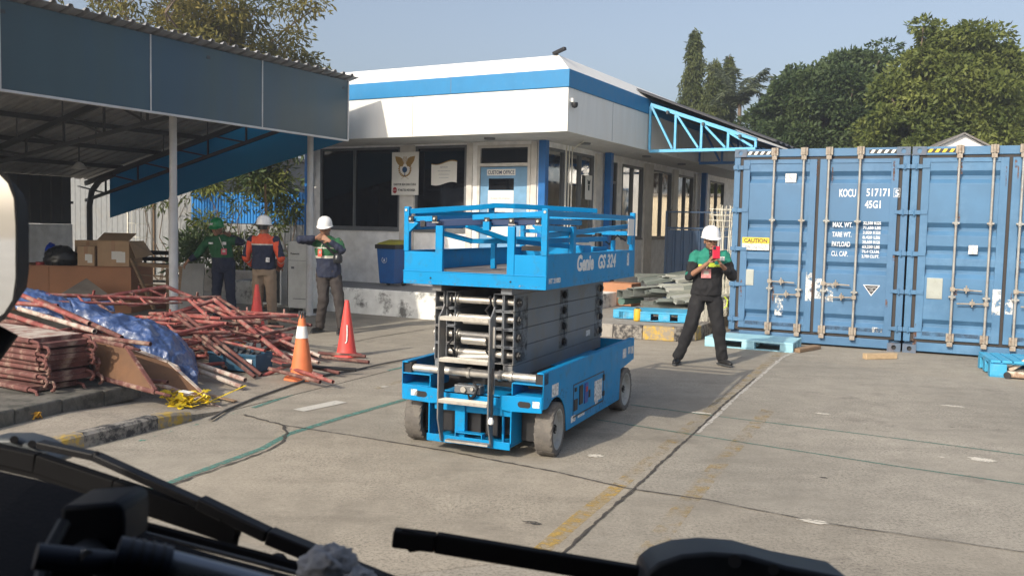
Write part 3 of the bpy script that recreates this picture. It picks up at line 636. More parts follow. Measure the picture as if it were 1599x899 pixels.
# hazy power line
o = MB(); o.path([V(12, 58, 11.5), V(30, 56, 11.9), V(60, 52, 15)], .006, 5); tag(o.build('power_line', M['post']), 'thin overhead power line crossing the sky behind the trees', 'cable')
# low skyline hedge wall far behind so that the ground does not run bare to the horizon
o = MB(); o.box(-90, 90, 70, 71, 0, 4.5); tag(o.build('distant_wall', M['wall']), 'long pale wall far behind the yard', 'wall')

# ================================================================ trees
import numpy as np
rng = np.random.default_rng(5)
def leaves(name, C, N, size, m, parent, aspect=.45, droop=.3):
    """C: n x 3 leaf positions, N: outward directions; each leaf a bent pair of faces"""
    n = len(C); s = size*rng.uniform(.6, 1.35, n)
    a = rng.normal(size=(n, 3))*.75+N; a[:, 2] -= droop; a /= np.linalg.norm(a, axis=1)[:, None]
    b = np.cross(a, rng.normal(size=(n, 3))); b /= np.linalg.norm(b, axis=1)[:, None]
    c = np.cross(a, b)
    A = a*s[:, None]; B = b*(s*aspect)[:, None]; D = c*(s*.12)[:, None]
    v = np.stack([C, C+A*.5+B*.5-D, C+A, C+A*.5-B*.5-D, C+A*.5], 1).reshape(-1, 3)
    i = np.arange(n)*5; f = np.stack([np.stack([i, i+1, i+2, i+4], 1), np.stack([i, i+4, i+2, i+3], 1)], 1).reshape(-1, 4)
    me = bpy.data.meshes.new(name); me.vertices.add(len(v)); me.vertices.foreach_set('co', v.ravel().astype(np.float32))
    me.loops.add(f.size); me.loops.foreach_set('vertex_index', f.ravel().astype(np.int32))
    me.polygons.add(len(f)); me.polygons.foreach_set('loop_start', np.arange(0, f.size, 4, dtype=np.int32)); me.update(calc_edges=True); me.validate()
    me.materials.append(m); o = link(bpy.data.objects.new(name, me)); o.parent = parent; return o
def clumps(cs, per, sh=.45):
    """cs: list of (centre, radius vec); leaves lie mostly in each clump's shell"""
    P = []; Nn = []
    for c, r in cs:
        d = rng.normal(size=(per, 3)); d /= np.linalg.norm(d, axis=1)[:, None]
        rad = rng.uniform(sh, 1, per)**.6
        P.append(np.array(c)+d*rad[:, None]*np.array(r)); Nn.append(d)
    return np.concatenate(P), np.concatenate(Nn)
def limb(mb, a, b, r0, r1, k=5, wob=.06):
    a = Vector(a); b = Vector(b); L = (b-a).length
    pts = [a.lerp(b, i/k)+Vector(rng.normal(size=3))*L*wob*(0 if i in (0, k) else 1) for i in range(k+1)]
    mb.path(pts, r0, 7, radii=[r0+(r1-r0)*i/k for i in range(k+1)]); return pts
def round_tree(name, label, loc, z0, crown, R, nc, per, size, m, cr=(.2,.32), group=None, core=.55, yflat=1):
    t = thing(name, label, 'tree', (loc[0], loc[1], 0), 0, group); cz = crown
    cs = []; mb = MB(); limb(mb, (0, 0, 0), (0, 0, z0), .28, .2)
    for i in range(nc):
        d = rng.normal(size=3); d /= np.linalg.norm(d); d[2] = abs(d[2])*1.1-.12; d /= np.linalg.norm(d)
        rr = rng.uniform(core, 1)**.7*(1+.42*noise.noise(Vector((d[0]*2.3+loc[0], d[1]*2.3, d[2]*2.3+loc[1])))); c = np.array([d[0]*R[0], d[1]*R[1], cz+d[2]*R[2]])*np.array([rr, rr, 1]); c[2] = cz+d[2]*R[2]*rr
        k = rng.uniform(*cr)*min(R); cs.append((c, (k*1.15, k*1.15, k*.75)))
        if i % 3 == 0: limb(mb, (0, 0, z0), c, .10, .02)
    mb.build('trunk', M['bark'], t, smooth=True); P, Nn = clumps(cs, per); leaves('crown', P, Nn, size, m, t); return t
def ptop(px, py, D): p = at(px, py, D); return p
# dense dark tree, the wide one in the middle
p = ptop(1298, 232, 36)
round_tree('mango_tree', 'broad dense dark green tree with a domed crown behind the left container', p, 2.5, 3.9, (3.1, 2.7, 4.7), 360, 300, .20, M['leaf_d'], (.15,.24), core=.8)
p = ptop(1210, 225, 37)
round_tree('mango_tree', 'lower dark green tree beside the palm, sloping down to the awning', p, 2.0, 2.6, (1.9, 1.6, 2.2), 70, 380, .19, M['leaf_d'], (.2,.32), group='background trees')
p = ptop(1370, 225, 35)
round_tree('mango_tree', 'brownish green tree filling the gap between the dark and the tallest tree', p, 2.0, 3.2, (2.0, 1.6, 2.5), 70, 380, .19, M['leaf_m'], (.2,.32), group='background trees')
p = ptop(1487, 230, 31)
round_tree('broadleaf_tree', 'tallest broad tree with bright mid green leaves above the right container', p, 3, 4.7, (2.6, 2.3, 3.9), 320, 270, .19, M['leaf_m'], (.12,.25), core=.66)
p = ptop(1640, 230, 33)
round_tree('broadleaf_tree', 'green tree cut by the right edge of the picture behind the containers', p, 2, 3.0, (1.6, 1.6, 2.4), 40, 330, .22, M['leaf_m'], group='background trees')
p = ptop(1440, 200, 40)
round_tree('mango_tree', 'low dark tree behind the tallest tree', p, 2, 2.8, (3.6, 1.6, 2.2), 60, 300, .22, M['leaf_d'], group='background trees')
# leafy yellowing tree over the shelter
p = ptop(310, 100, 27)
t = thing('yellowing_tree', 'open tree with yellowing leaves and bare twigs above the shelter roof', 'tree', (p.x, p.y, 0))
mb = MB(); cs = []; fork = Vector((0, 0, 3)); limb(mb, (0,0,0), fork, .3, .22)
for i in range(26):
    a = rng.uniform(0, 2*pi); r = rng.uniform(.6, 3.4); e = Vector((r*cos(a), r*sin(a)*.8, rng.uniform(4.6, 9.6)-.35*r)); q = limb(mb, fork, e, .07, .02)
    for j in range(10):
        b = q[2+j % 4]; d = Vector(rng.normal(size=3)); d.z = abs(d.z)*.6; f = b+d.normalized()*rng.uniform(.7, 1.5); limb(mb, b, f, .03, .008, 3, .1)
        cs.append((f, (.6, .6, .42)))
mb.build('trunk', M['bark'], t, smooth=True); P, Nn = clumps(cs, 170, .1); leaves('crown', P, Nn, .19, M['leaf_y'], t, .32, .7)
# bush behind the fence
def bush(name, label, loc, R, cz, nc, per, size, m, drp=.4):
    t = thing(name, label, 'bush', (loc[0], loc[1], 0)); mb = MB(); cs = []
    for i in range(nc):
        d = rng.normal(size=3); d /= np.linalg.norm(d); c = Vector((d[0]*R[0], d[1]*R[1], cz+d[2]*R[2])); cs.append((c, (.38, .35, .3)))
        if i % 4 == 0: limb(mb, (d[0]*.2, 0, 0), c, .022, .005, 4)
    mb.build('stem', M['bark'], t, smooth=True); P, Nn = clumps(cs, per, .1); leaves('foliage', P, Nn, size, m, t, .28, drp); return t
p = gr(378, 455); bush('leafy_bush', 'tall leafy bush with pale narrow leaves behind the green helmeted worker', (p.x-.2, p.y+.9), (1.15,.7,1.5), 1.9, 46, 95, .16, M['leaf_s'])
p = gr(300, 455); bush('leafy_bush', 'low dark spiky bush beside the grey shelter post', (p.x, p.y+.6), (.5,.4,.45), .75, 12, 80, .2, M['leaf_d'], -.5)
p = at(452, 262, 21.5); bush('leafy_bush', 'hanging foliage at the left end of the office wall', (p.x, p.y), (.9,.6,.55), 2.95, 16, 80, .22, M['leaf_d'], .9)
p = at(305, 262, 24); bush('leafy_bush', 'pale twigs reaching over the fence left of the tall bush', (p.x-.9, p.y), (1.1,.4,.5), 2.6, 14, 60, .18, M['leaf_s'], .5)
# three ashoka trees
def ashoka(label, px, pt, D, w):
    b = at(px, 225, D); top = at(px, pt, D).z; t = thing('ashoka_tree', label, 'tree', (b.x, b.y, 0), 0, None)
    mb = MB(); limb(mb, (0,0,0), (0,0,top-.1), .14, .02, 8, .01); mb.build('trunk', M['bark'], t, smooth=True); cs = []
    n = 130
    for i in range(n):
        z = 2.2+(top-2.35)*(i/n); rr = w*min(1, ((top-z)/(top-2.2))**.55*1.05+.06); a = i*2.4; q = rng.uniform(.3, .95)
        cs.append((V(cos(a)*rr*q, sin(a)*rr*q, z-.1), (.24*min(1, rr*1.7+.2), .24*min(1, rr*1.7+.2), .34)))
    P, Nn = clumps(cs, 120, .2); leaves('crown', P, Nn*.6, .2, M['leaf_a'], t, .28, 1.5); return t
ashoka('tallest narrow columnar tree with drooping leaves above the awning', 1079, 44, 42, .88)
ashoka('shorter wide columnar tree right of the tallest one', 1113, 92, 41, .95)
ashoka('narrow columnar tree next to the palm', 1134, 84, 43, .5)
# palm
b = at(1152, 240, 38); t = thing('palm_tree', 'slim palm with feathery fronds between the columnar trees and dark tree', 'palm', (b.x, b.y, 0)); ct_ = V(0, 0, at(1152, 158, 38).z)
mb = MB(); mb.path([(0,0,0),(.05,0,3),(0,0,ct_.z)], .1, 10, radii=[.13,.1,.08]); mb.build('trunk', M['bark'], t, smooth=True)
P = []; Nn = []; mb = MB()
for i in range(15):
    a = i*2.4; up = rng.uniform(.8, 2.6); d = V(cos(a), sin(a), 0)*rng.uniform(.55, 1); L_ = rng.uniform(1.2, 1.7); pts = []
    for k in range(14):
        s_ = k/13; q = ct_+d*(L_*s_)+V(0,0, up*L_*s_*.75-.75*L_*s_*s_); pts.append(q)
        side = V(-d.y, d.x, 0)
        for sg in (-1, 1):
            for r_ in range(4): P.append(np.array(q)+rng.normal(size=3)*.02); Nn.append(np.array(side*sg*1.6+d*.8-V(0,0,.5)))
    mb.path(pts, .012, 5)
mb.build('frond_rib', M['leaf_p'], t); leaves('crown', np.array(P), np.array(Nn)*3, .36, M['leaf_p'], t, .09, .2)

# unseen beige wall added behind the containers for the office side windows to mirror
wt = thing('added_beige_wall', 'unseen low beige wall added beyond the containers for the office windows to mirror', 'warehouse', W(1.0, 17.5), BA)
mb = MB(); ribbed(mb, 0, 9, 0, 2.9, 0, .3, .02); mb.box(0, 9, .02, 6, 0, 2.88); mb.build('wall', mat('beige_sheet', (.62,.54,.40), .6, dirt_sheen=(.4,.34,.26), ds=1), wt)
mb = MB(); mb.box(-.1, 9.1, -.1, 6.1, 2.902, 2.98); mb.build('roof', M['roofgrey'], wt)
# ================================================================ containers
KY = -.4369; KE = V(cos(KY), sin(KY), 0); KD = V(-sin(KY), cos(KY), 0); KO = V(3.3347, 13.6572, 0)
cblue = mat('container_blue', (.06,.155,.285), .5, var=.1, vs=2.5, dirt_sheen=(.12,.25,.42), da=.35, ds=2.2, dthr=.56, bump=.08, bs=12)
cblue2 = mat('container_blue_worn', (.063,.168,.305), .5, var=.12, vs=2.5, dirt_sheen=(.13,.27,.44), da=.4, ds=2.0, dthr=.54, bump=.08, bs=12)
gask = mat('rubber_gasket', (.035,.03,.028), .7); cast = mat('corner_casting', (.09,.13,.19), .6, dirt_sheen=(.2,.1,.05), ds=8)
rod = mat('locking_rod', (.36,.36,.34), .5, .3, dirt_sheen=(.28,.2,.13), da=.5, ds=9); rustm = mat('rusty_cam', (.34,.30,.25), .7, .2, dirt_sheen=(.17,.10,.06), da=.6, ds=14, dthr=.54)
cwhite = mat('stencil_white', (.72,.74,.76), .6, dirt_sheen=(.04,.17,.4), da=.9, ds=30, dthr=.60)
hz_w = mat('hazard_white', (.7,.7,.66), .5); hz_y = mat('hazard_yellow', (.7,.5,.04), .5); hz_k = mat('hazard_black', (.02,.02,.022), .5)
scr = worn('scraped_paint', (.62,.63,.62), .50, .04, 10)
def container(name, label, off, bl, hz, hero):
    t = thing(name, label, 'shipping container', KO+KE*off, KY, 'blue shipping containers'); H = 2.896; Wd = 2.438
    mb = MB()
    for x in (0, Wd-.09): mb.box(x, x+.09, .012, .10, .16, H-.12)
    mb.box(.0, Wd, .012, .10, H-.118, H-.004); mb.box(.16, Wd-.16, .02, .10, .03, .158)
    mb.box(.0, Wd, .012, .1, .14, .158) if False else None
    mb.build('end_frame', bl, t, bevel=.006)
    for i, (x, z) in enumerate(((0, 0), (Wd-.178, 0), (0, H-.118), (Wd-.178, H-.118))):
        mb = MB(); a = .178; z1 = .118
        # casting with an oval hole in its face: ring of faces
        n = 16; ho = [(a/2+.032*cos(2*pi*k/n), z1/2+.036*sin(2*pi*k/n)) for k in range(n)]
        sq = []
        for k in range(n):
            c, s = cos(2*pi*k/n), sin(2*pi*k/n); m_ = max(abs(c), abs(s)); sq.append((a/2+a/2*c/m_, z1/2+z1/2*s/m_))
        vs = [(p[0], 0, p[1]) for p in sq]+[(p[0], 0, p[1]) for p in ho]+[(p[0], .04, p[1]) for p in ho]
        mb.add(vs, [(k, (k+1) % n, n+(k+1) % n, n+k) for k in range(n)]+[(n+k, n+(k+1) % n, 2*n+(k+1) % n, 2*n+k) for k in range(n)], Matrix.Translation((x, -.002, z)))
        mb.box(x, x+a, .002, .03, z, z+.02); mb.box(x, x+a, .002, .03, z+z1-.02, z+z1); mb.box(x, x+.02, .002, .03, z+.02, z+z1-.02); mb.box(x+a-.02, x+a, .002, .03, z+.02, z+z1-.02); mb.box(x, x+a, .06, .17, z, z+z1)
        mb.m = 1; mb.box(x+.04, x+a-.04, .041, .055, z+.02, z+z1-.02); mb.m = 0
        mb.build('corner_casting', [cast, hz_k], t)
    # body behind: corrugated sides, flat roof
    mb = MB()
    for x, sg in ((.03, -1), (Wd-.03, 1)):
        vs = []; fs = []; y = .1; P = []
        while y < 12.1: P += [(y, 0), (y+.07, 0), (y+.14, .036), (y+.21, .036)]; y += .28
        for k, (yy, h) in enumerate(P):
            vs += [(x-sg*h, yy, .15), (x-sg*h, yy, H-.08)]
            if k: fs.append((2*k-2, 2*k-1, 2*k+1, 2*k) if sg < 0 else (2*k-2, 2*k, 2*k+1, 2*k-1))
        mb.add(vs, fs)
    if hero: mb.build('side_wall', mat('side_beige', (.78,.70,.56), .6, dirt_sheen=(.3,.25,.2), ds=1), t); mb = MB()  # sides made pale beige so the office windows mirror a bright wall
    mb.box(.02, Wd-.02, .1, 12.19, H-.06, H-.03); mb.box(.02, Wd-.02, .1, 12.19, .12, .15); mb.box(0, Wd, 12.1, 12.19, .1, H)
    for x in (0, Wd-.06): mb.box(x, x+.06, .101, 12.1, H-.08, H-.061); mb.box(x, x+.06, .101, 12.1, .05, .119)
    mb.build('body', bl, t)
    # gaskets
    mb = MB(); mb.box(.092, .135, .03, .06, .17, H-.125); mb.box(Wd-.135, Wd-.092, .03, .06, .17, H-.125); mb.box(Wd/2-.02, Wd/2+.02, .024, .06, .2, H-.155); mb.box(.135, Wd-.135, .03, .06, H-.155, H-.125); mb.box(.135, Wd-.135, .03, .06, .165, .2)
    mb.build('door_gasket', gask, t)
    bands = (2.50, 1.78, 1.46, 1.19, .43)
    for di, (x0, x1) in enumerate(((.137, Wd/2-.022), (Wd/2+.022, Wd-.137))):
        mb = MB(); z0, z1 = .205, H-.16; fr = .10
        mb.box(x0, x0+fr, .0, .05, z0, z1); mb.box(x1-fr, x1, .0, .05, z0, z1); mb.box(x0+fr, x1-fr, 0, .05, z0, z0+.05); mb.box(x0+fr, x1-fr, 0, .05, z1-.06, z1)
        prof = [(.012, z0+.05)]
        for b in sorted(bands): prof += [(.012, b-.115), (.068, b-.05), (.068, b-.005), (.012, b+.06)]
        prof.append((.012, z1-.06)); vs = []; fs = []
        for k, (yy, z) in enumerate(prof):
            vs += [(x0+fr, yy, z), (x1-fr, yy, z)]
            if k: fs.append((2*k-2, 2*k-1, 2*k+1, 2*k))
        mb.add(vs, fs)
        d = mb.build('door', bl, t, bevel=.003)
        # hinges
        hx = -.01 if di == 0 else Wd-.11
        for z in (.33, .86, 1.40, 1.98, 2.62):
            mb = MB(); c = hx+.07 if di == 0 else hx+.05
            mb.box(hx, hx+.15 if di == 0 else hx+.12, -.018, -.002, z-.03, z+.03); mb.box(hx+(.1 if di == 0 else -.06), hx+(.24 if di == 0 else .06), -.014, -.003, z-.025, z+.025); mb.tube((c, -.012, z-.045), (c, -.012, z+.045), .014, 10); mb.build('hinge', bl, d, bevel=.003)
        # rods
        xs = (x0+.40, x1-.17) if di == 0 else (x0+.16, x1-.42)
        xs = (.595, 1.015) if di == 0 else (1.363, 1.788)
        for ri, x in enumerate(xs):
            r_ = MB(); r_.tube((x, -.04, .17), (x, -.04, H-.09), .0165, 14); ro = r_.build('locking_rod', rod, d, smooth=True)
            b_ = MB()
            for z in (.17, H-.13):
                b_.box(x-.036, x+.036, -.065, -.02, z-.04, z+.02); b_.box(x-.05, x-.02, -.045, .0, z+.025, z+.14); b_.box(x+.02, x+.05, -.045, .0, z+.025, z+.14); b_.tube((x, -.04, z+.03), (x, -.04, z+.14), .026, 10)
            b_.build('rod_cam', rustm, ro, bevel=.004)
            b_ = MB()
            for z in (.82, 1.84): b_.box(x-.045, x+.045, -.06, 0, z-.012, z+.012); b_.tube((x, -.04, z-.035), (x, -.04, z+.035), .024, 10)
            b_.build('rod_bracket', rod, ro, bevel=.003)
            hz_ = .93 if ri == 0 else .745; dx = 1
            hd = MB(); sg = 1 if ri == 0 else -1
            hd.tube((x, -.055, hz_), (x+sg*.36, -.062, hz_-.012), .011, 8); hd.box(x-.03, x+.03, -.07, -.02, hz_-.028, hz_+.028); hd.box(x+sg*.17-.03, x+sg*.17+.03, -.075, .0, hz_-.022, hz_+.024); hd.tube((x+sg*.17, -.08, hz_-.05), (x+sg*.17, -.08, hz_+.06), .01, 8)
            hd.build('rod_handle', rustm, ro, bevel=.003)
    # hazard chevrons on the header
    for x0, n in ((.18, 8), (Wd-.18-.36, 8)):
        mb = MB(); mb.box(x0, x0+.36, .006, .0118, H-.085, H-.035); mb.m = 1
        for k in range(4): x = x0+.01+k*.09; mb.add([(x,.004,H-.084),(x+.045,.004,H-.084),(x+.075,.004,H-.036),(x+.03,.004,H-.036)], [(0,1,2,3)])
        mb.build('hazard_tape', [hz_k, hz], t)
    mb = MB(); mb.box(.35 if hero else .38, .60 if hero else .63, .004, .0105, .83+.1, 1.06+.1) if False else None
    mb.box(.15, .35, .003, .0115, .85, 1.09) if hero else mb.box(.27, .47, .003, .0115, .78, 1.07)
    mb.build('metal_plate', M['galv'], t, bevel=.002)
    mb = MB(); 
    if hero: mb.box(.755, .912, .004, .0112, 2.40, 2.53)
    else: mb.box(.766, .878, .004, .0112, 1.42, 1.54)
    mb.build('white_sticker', M['sticker'], t)
    return t
c1 = container('shipping_container', 'blue shipping container with white code numbers and CAUTION plate, white and black edge tape', 0, cblue, hz_w, True)
c2 = container('shipping_container', 'blue shipping container at the right edge with yellow and black edge tape, no lettering', 2.463, cblue2, hz_y, False)
def ctext(s, x, z, size, **k): return text(s, size, face_m(x, .0095, z), cwhite, c1, 'lettering', .001, **k)
ctext('KOCU', 1.516, 2.195, .155, w=.225, bold=.003); ctext('517171', 1.882, 2.205, .15, w=.305, bold=.003); ctext('45G1', 1.873, 2.035, .15, w=.21, bold=.003)
t5 = text('5', .125, face_m(2.262, -.002, 2.205), cwhite, c1, 'lettering', .001, bold=.003, w=.05)
mb = MB(); 
for b in ((2.335,2.34,2.13,2.27),(2.445,2.45,2.13,2.27)): pass
mb.box(2.246, 2.25, -.003, -.001, 2.19, 2.315); mb.box(2.324, 2.328, -.003, -.001, 2.19, 2.315); mb.box(2.25, 2.324, -.003, -.001, 2.19, 2.195); mb.box(2.25, 2.324, -.003, -.001, 2.31, 2.315); mb.build('number_frame', cwhite, c1)
for k, s in enumerate(('MAX. WT.', 'TARE WT.', 'PAYLOAD', 'CU. CAP.')): ctext(s, 1.447, 1.755-.14*k, .10, bold=.002, w=(.27,.265,.25,.225)[k])
for k, s in enumerate(('32,500 KGS', '71,650 LBS', '3,820 KGS', '8,420 LBS', '28,680 KGS', '63,230 LBS', '76.4 CU.M.', '2,700 CU.FT.')): ctext(s, 1.862, 1.80-.068*k, .058, bold=.0018, w=.235)
s = thing('caution_plate', 'yellow and white CAUTION plate on the left container door', 'sign', KO+KE*.163+V(0,0,1.385)+KD*-.001, KY)
mb = MB(); mb.box(0, .40, -.006, 0, 0, .19); mb.build('board', M['sticker'], s); mb = MB(); mb.box(0, .40, -.009, -.006, .10, .19); mb.build('yellow_field', hz_y, s)
text('CAUTION', .085, face_m(.2, -.0105, .113), hz_k, s, align='CENTER', bold=.0016, sx=.9); text('2.9m  9\'6 HIGH', .06, face_m(.2, -.0075, .022), mat('stencil_grey', (.25,.27,.3), .6), s, align='CENTER', sx=.8)
mb = MB(); mb.prism([(0,0),(.115,.16),(-.115,.16)], .001, face_m(2.015, .0115, .775)); mb.m = 1; mb.prism([(0,.02),(.095,.15),(-.095,.15)], .001, face_m(2.015, .0095, .775)); mb.build('warning_triangle', [cwhite, hz_k], c1)
for k in range(4): text(('CONTAINER', 'SAFE', 'LOAD', '!')[k], .022, face_m(2.015, .0078, .89-.024*k), cwhite, c1, align='CENTER')
def scrape(t, x0, x1, z0, z1, y=-.0018):
    mb = MB(); mb.add([(x0,y,z0),(x1,y,z0),(x1,y,z1),(x0,y,z1)], [(0,1,2,3)]); mb.build('scraped_patch', scr, t)
scrape(c1, 1.11, 1.195, .66, 1.08); scrape(c1, 1.245, 1.335, .70, 1.0); scrape(c1, .68, .80, .42, .72, .0085); scrape(c1, 1.38, 1.50, .66, .92, .0085); scrape(c1, 2.05, 2.18, .26, .33, .0)
scrape(c2, 1.09, 1.19, .60, .95); scrape(c2, 1.25, 1.34, .62, .82)
# timbers in front of and under the containers
def timber(label, a, b, w, h, m): 
    mb = MB(); mb.bar(a, b, w, h); o = mb.build('timber_block', m, bevel=.006); return tag(o, label, 'timber')
a, b = gr(1350, 556, .04), gr(1398, 555, .04); timber('pale wooden block under the corner where the two containers meet', a, b, .09, .075, mat('pale_timber', (.45,.33,.2), .8, stretch=(2,9,9)))
a, b = gr(1243, 547, .03), gr(1276, 541, .03); timber('weathered plank end beside the light blue pallet', a, b, .12, .05, M['wood'])

# ================================================================ pallets
def pallet(name, label, loc, rz, m, w=1.1, d=.9, h=.14, slat=False, group='blue plastic pallets'):
    t = thing(name, label, 'pallet', loc, rz, group); mb = MB()
    if slat:
        n = 9
        for i in range(n): x = w*i/n; mb.box(x+.004, x+w/n-.012, 0, d, h-.03, h)
        mb.box(0, w, .02, d-.02, h-.045, h-.031)
    else: mb.box(0, w, 0, d, h-.03, h)
    mb.build('deck', m, t, bevel=.006)
    for i, x in enumerate((0, w/2-.09, w-.18)):
        for j, y in enumerate((0, d/2-.07, d-.14)):
            mb = MB(); mb.box(x, x+.18, y, y+.14, .012, h-.031 if not slat else h-.046); mb.build('block', m, t, bevel=.008)
    mb = MB(); mb.box(.0, w, 0, .1, 0, .0115); mb.box(0, w, d-.1, d, 0, .0115); mb.build('runner', m, t, bevel=.003); return t
p = gr(1100, 540); q = gr(1238, 551); pallet('plastic_pallet', 'pale blue plastic pallet on the ground in front of the left container', p+V(0,0,.001), atan2((q-p).y, (q-p).x), M['pallet_l'], (q-p).length, .75, .135)
p = gr(1548, 588); pallet('plastic_pallet', 'blue slatted pallet at the right edge of the picture', p+V(-.02,0,.001), KY+.12, M['pallet'], 1.1, .8, .2, True)
# rusty white jack fork frame lying beside it
p = gr(1572, 590); o = thing('floor_jack', 'rusty off-white steel jack at the right picture edge on blue pallet', 'jack', p, KY)
mb = MB(); mb.bar((0,.0,.05),(.6,.0,.05),.09,.07); mb.bar((0,.28,.05),(.6,.28,.05),.09,.07); mb.build('base_frame', M['rust'], o, bevel=.012)
mb = MB(); mb.bar((.03,.14,.08),(.33,.14,.30),.07,.05); mb.bar((.33,.14,.30),(.42,.14,.33),.09,.08); mb.build('lifting_arm', M['rust'], o, bevel=.01)
for y in (-.06, .34): mb = MB(); mb.tube((0,y-.02,.04),(0,y+.02,.04),.04,16); mb.build('wheel', M['steel_dk'], o, smooth=True)

# ================================================================ kerbed island right, with sheet metal on pallets
it_ = thing('kerb_island', 'raised concrete island with yellow and black kerb blocks behind the scissor lift', 'kerb'); zt = .21
pts = [V(.75,13.85,0), V(1.55,13.53,0), V(1.98,13.38,0), V(2.44,13.24,0), V(2.78,13.36,0), V(2.93,13.62,0), V(3.25,14.3,0)]
ks = ['concrete', 'kblack', 'kyellow', 'kblack', 'kyellow', 'kblack']
for i, (a, b) in enumerate(zip(pts[:-1], pts[1:])):
    t_ = (b-a).normalized(); n = V(-t_.y, t_.x, 0); b2 = b-t_*.006; mb = MB()
    mb.add([a, b2, b2+n*.16, a+n*.16, a+n*.012+V(0,0,zt), b2+n*.012+V(0,0,zt), b2+n*.16+V(0,0,zt), a+n*.16+V(0,0,zt)], [(0,3,2,1),(4,5,6,7),(0,1,5,4),(1,2,6,5),(2,3,7,6),(3,0,4,7)])
    mb.build('painted_block', M[ks[i]], it_, bevel=.015)
mb = MB(); top = [(p.x-.05*(i > 4), p.y+.17-.0*(i > 4)) for i, p in enumerate(pts)]; top = top+[(5.2, 18.5), (3.0, 19.5), (1.35, 16.0)]
mb.prism(top, zt-.012); mb.build('island_top', M['concrete'], it_)
zi = .21
p = gr(957, 496, zi); pallet('plastic_pallet', 'blue pallet at the left under the sheet metal beside the yellow drum', V(p.x, p.y, zi), BA+.1, M['pallet'], .36, .6, .14)
p = gr(998, 501, zi); q = gr(1056, 503, zi); pallet('plastic_pallet', 'blue pallet carrying the sheet metal pile on the kerb island', V(p.x, p.y, zi), BA+.3, M['pallet'], .78, .8, .15)
p = gr(986, 495, zi); o = thing('yellow_drum', 'small upright yellow drum between the two blue pallets', 'drum', V(p.x+.02, p.y-.55, zi)); mb = MB(); mb.lathe([(.055,0),(.06,.01),(.06,.17),(.05,.19),(.0,.195)], 20); mb.build('drum_body', M['yellow'], o, smooth=True)
mb = MB(); mb.lathe([(.03,.19),(.03,.205)], 14); mb.build('lid', M['black'], o, smooth=True)
a = at(970, 470, 15.9); b = at(992, 468, 16.3); mb = MB(); mb.tube(a, b+(b-a)*.4, .07, 18); tag(mb.build('gas_cylinder', mat('cylinder_green', (.09,.17,.14), .5), smooth=True), 'grey green cylinder lying under the sheet metal', 'cylinder')
def channel(label, a, d, L, w, h, th, roll, m, grp='galvanised sheet metal channels'):
    a = Vector(a); d = Vector(d).normalized(); x = V(0,0,1).cross(d).normalized(); y = d.cross(x)
    R = Matrix.Rotation(roll, 3, d); x = R @ x; y = R @ y; o = thing('metal_channel', label, 'sheet metal', a, 0, grp)
    q = [(-.5, 1), (-.5, 0), (-.22, 0), (-.16, .8), (.16, .8), (.22, 0), (.5, 0), (.5, 1)]; q = [(a*w, b*h) for a, b in q]; nq = len(q)
    mb = MB(); A = [x*a+y*b for a, b in q]; B = [v+d*L for v in A]
    mb.add(A+B, [(i, i+1, nq+i+1, nq+i) for i in range(nq-1)]); sh_ = mb.build('sheet', m, o); so = sh_.modifiers.new('t', 'SOLIDIFY'); so.thickness = .007; return o
ORD = ('first','second','third','fourth','fifth','sixth','seventh','eighth','ninth','tenth','eleventh','twelfth','thirteenth','fourteenth')
spots = [(1003,478,15.5,.18,.12,.55,1.7,''), (1022,474,15.4,.26,.10,-.75,1.6,''), (1048,470,15.3,.24,.14,.9,1.5,''), (1068,474,15.2,.28,.08,-.5,1.4,''),
         (1012,458,15.7,.2,.12,-.6,1.7,''), (1036,452,15.6,.30,.08,.65,1.7,''), (984,452,16.0,.34,.05,-.35,1.8,''), (1004,442,16.2,.28,.10,.45,1.7,''), (1030,434,16.3,.30,.07,-.5,1.6,''),
         (994,436,16.6,.24,.10,.8,1.8,''), (1062,456,15.8,.26,.12,-.9,1.3,''), (1052,440,16.1,.24,.1,.4,1.3,''), (1012,489,15.3,.24,.06,2.6,1.0,''), (1044,488,15.1,.22,.08,-.8,1.0,'')]
galv2 = mat('galvanised_dull', (.24,.27,.25), .5, .4, var=.06); galv3 = mat('galvanised_pale', (.62,.64,.6), .4, .5, var=.06)
for i, (px, py, D, w, h, rl, L_, _) in enumerate(spots):
    aa = BA+.75+.14*(i % 3)-.1*(i % 2); d = V(cos(aa), sin(aa), .07*(i % 4)-.06)
    channel('galvanised metal channel in the sheet metal heap, %s end from the left' % ORD[sorted(q[0]+q[1]*.01 for q in spots).index(px+py*.01)], at(px, py, D), d, L_*1.25, w*1.15, h*.6, .006, rl*.42 if rl < 2 else rl, (M['galv'], galv2, galv3)[i % 3])
for k, (px, py) in enumerate(((968, 459), (984, 456))):
    o = thing('square_duct', ('square duct end at the left tip of the sheet metal heap', 'square duct end just right of the leftmost one')[k], 'duct', at(px, py, 15.9), BA+.5); mb = MB(); w, h, L_, th = .17, .14, 1.2, .006
    mb.box(0, L_, -w/2, w/2, -h/2, -h/2+th); mb.box(0, L_, -w/2, w/2, h/2-th, h/2); mb.box(0, L_, -w/2, -w/2+th, -h/2+th, h/2-th); mb.box(0, L_, w/2-th, w/2, -h/2+th, h/2-th)
    o.rotation_euler.z = BA+1.1; mb.build('duct_wall', M['galv'], o)
# brown box behind
p = at(962, 478, 16.9); mb = MB(); mb.box(-.3, .3, 0, .5, 0, .42); o = mb.build('brown_crate', M['crate'], bevel=.01); o.location = (p.x, p.y, .21); o.rotation_euler = (0,0,BA); tag(o, 'dark brown crate behind the scissor stack against the office wall', 'crate')
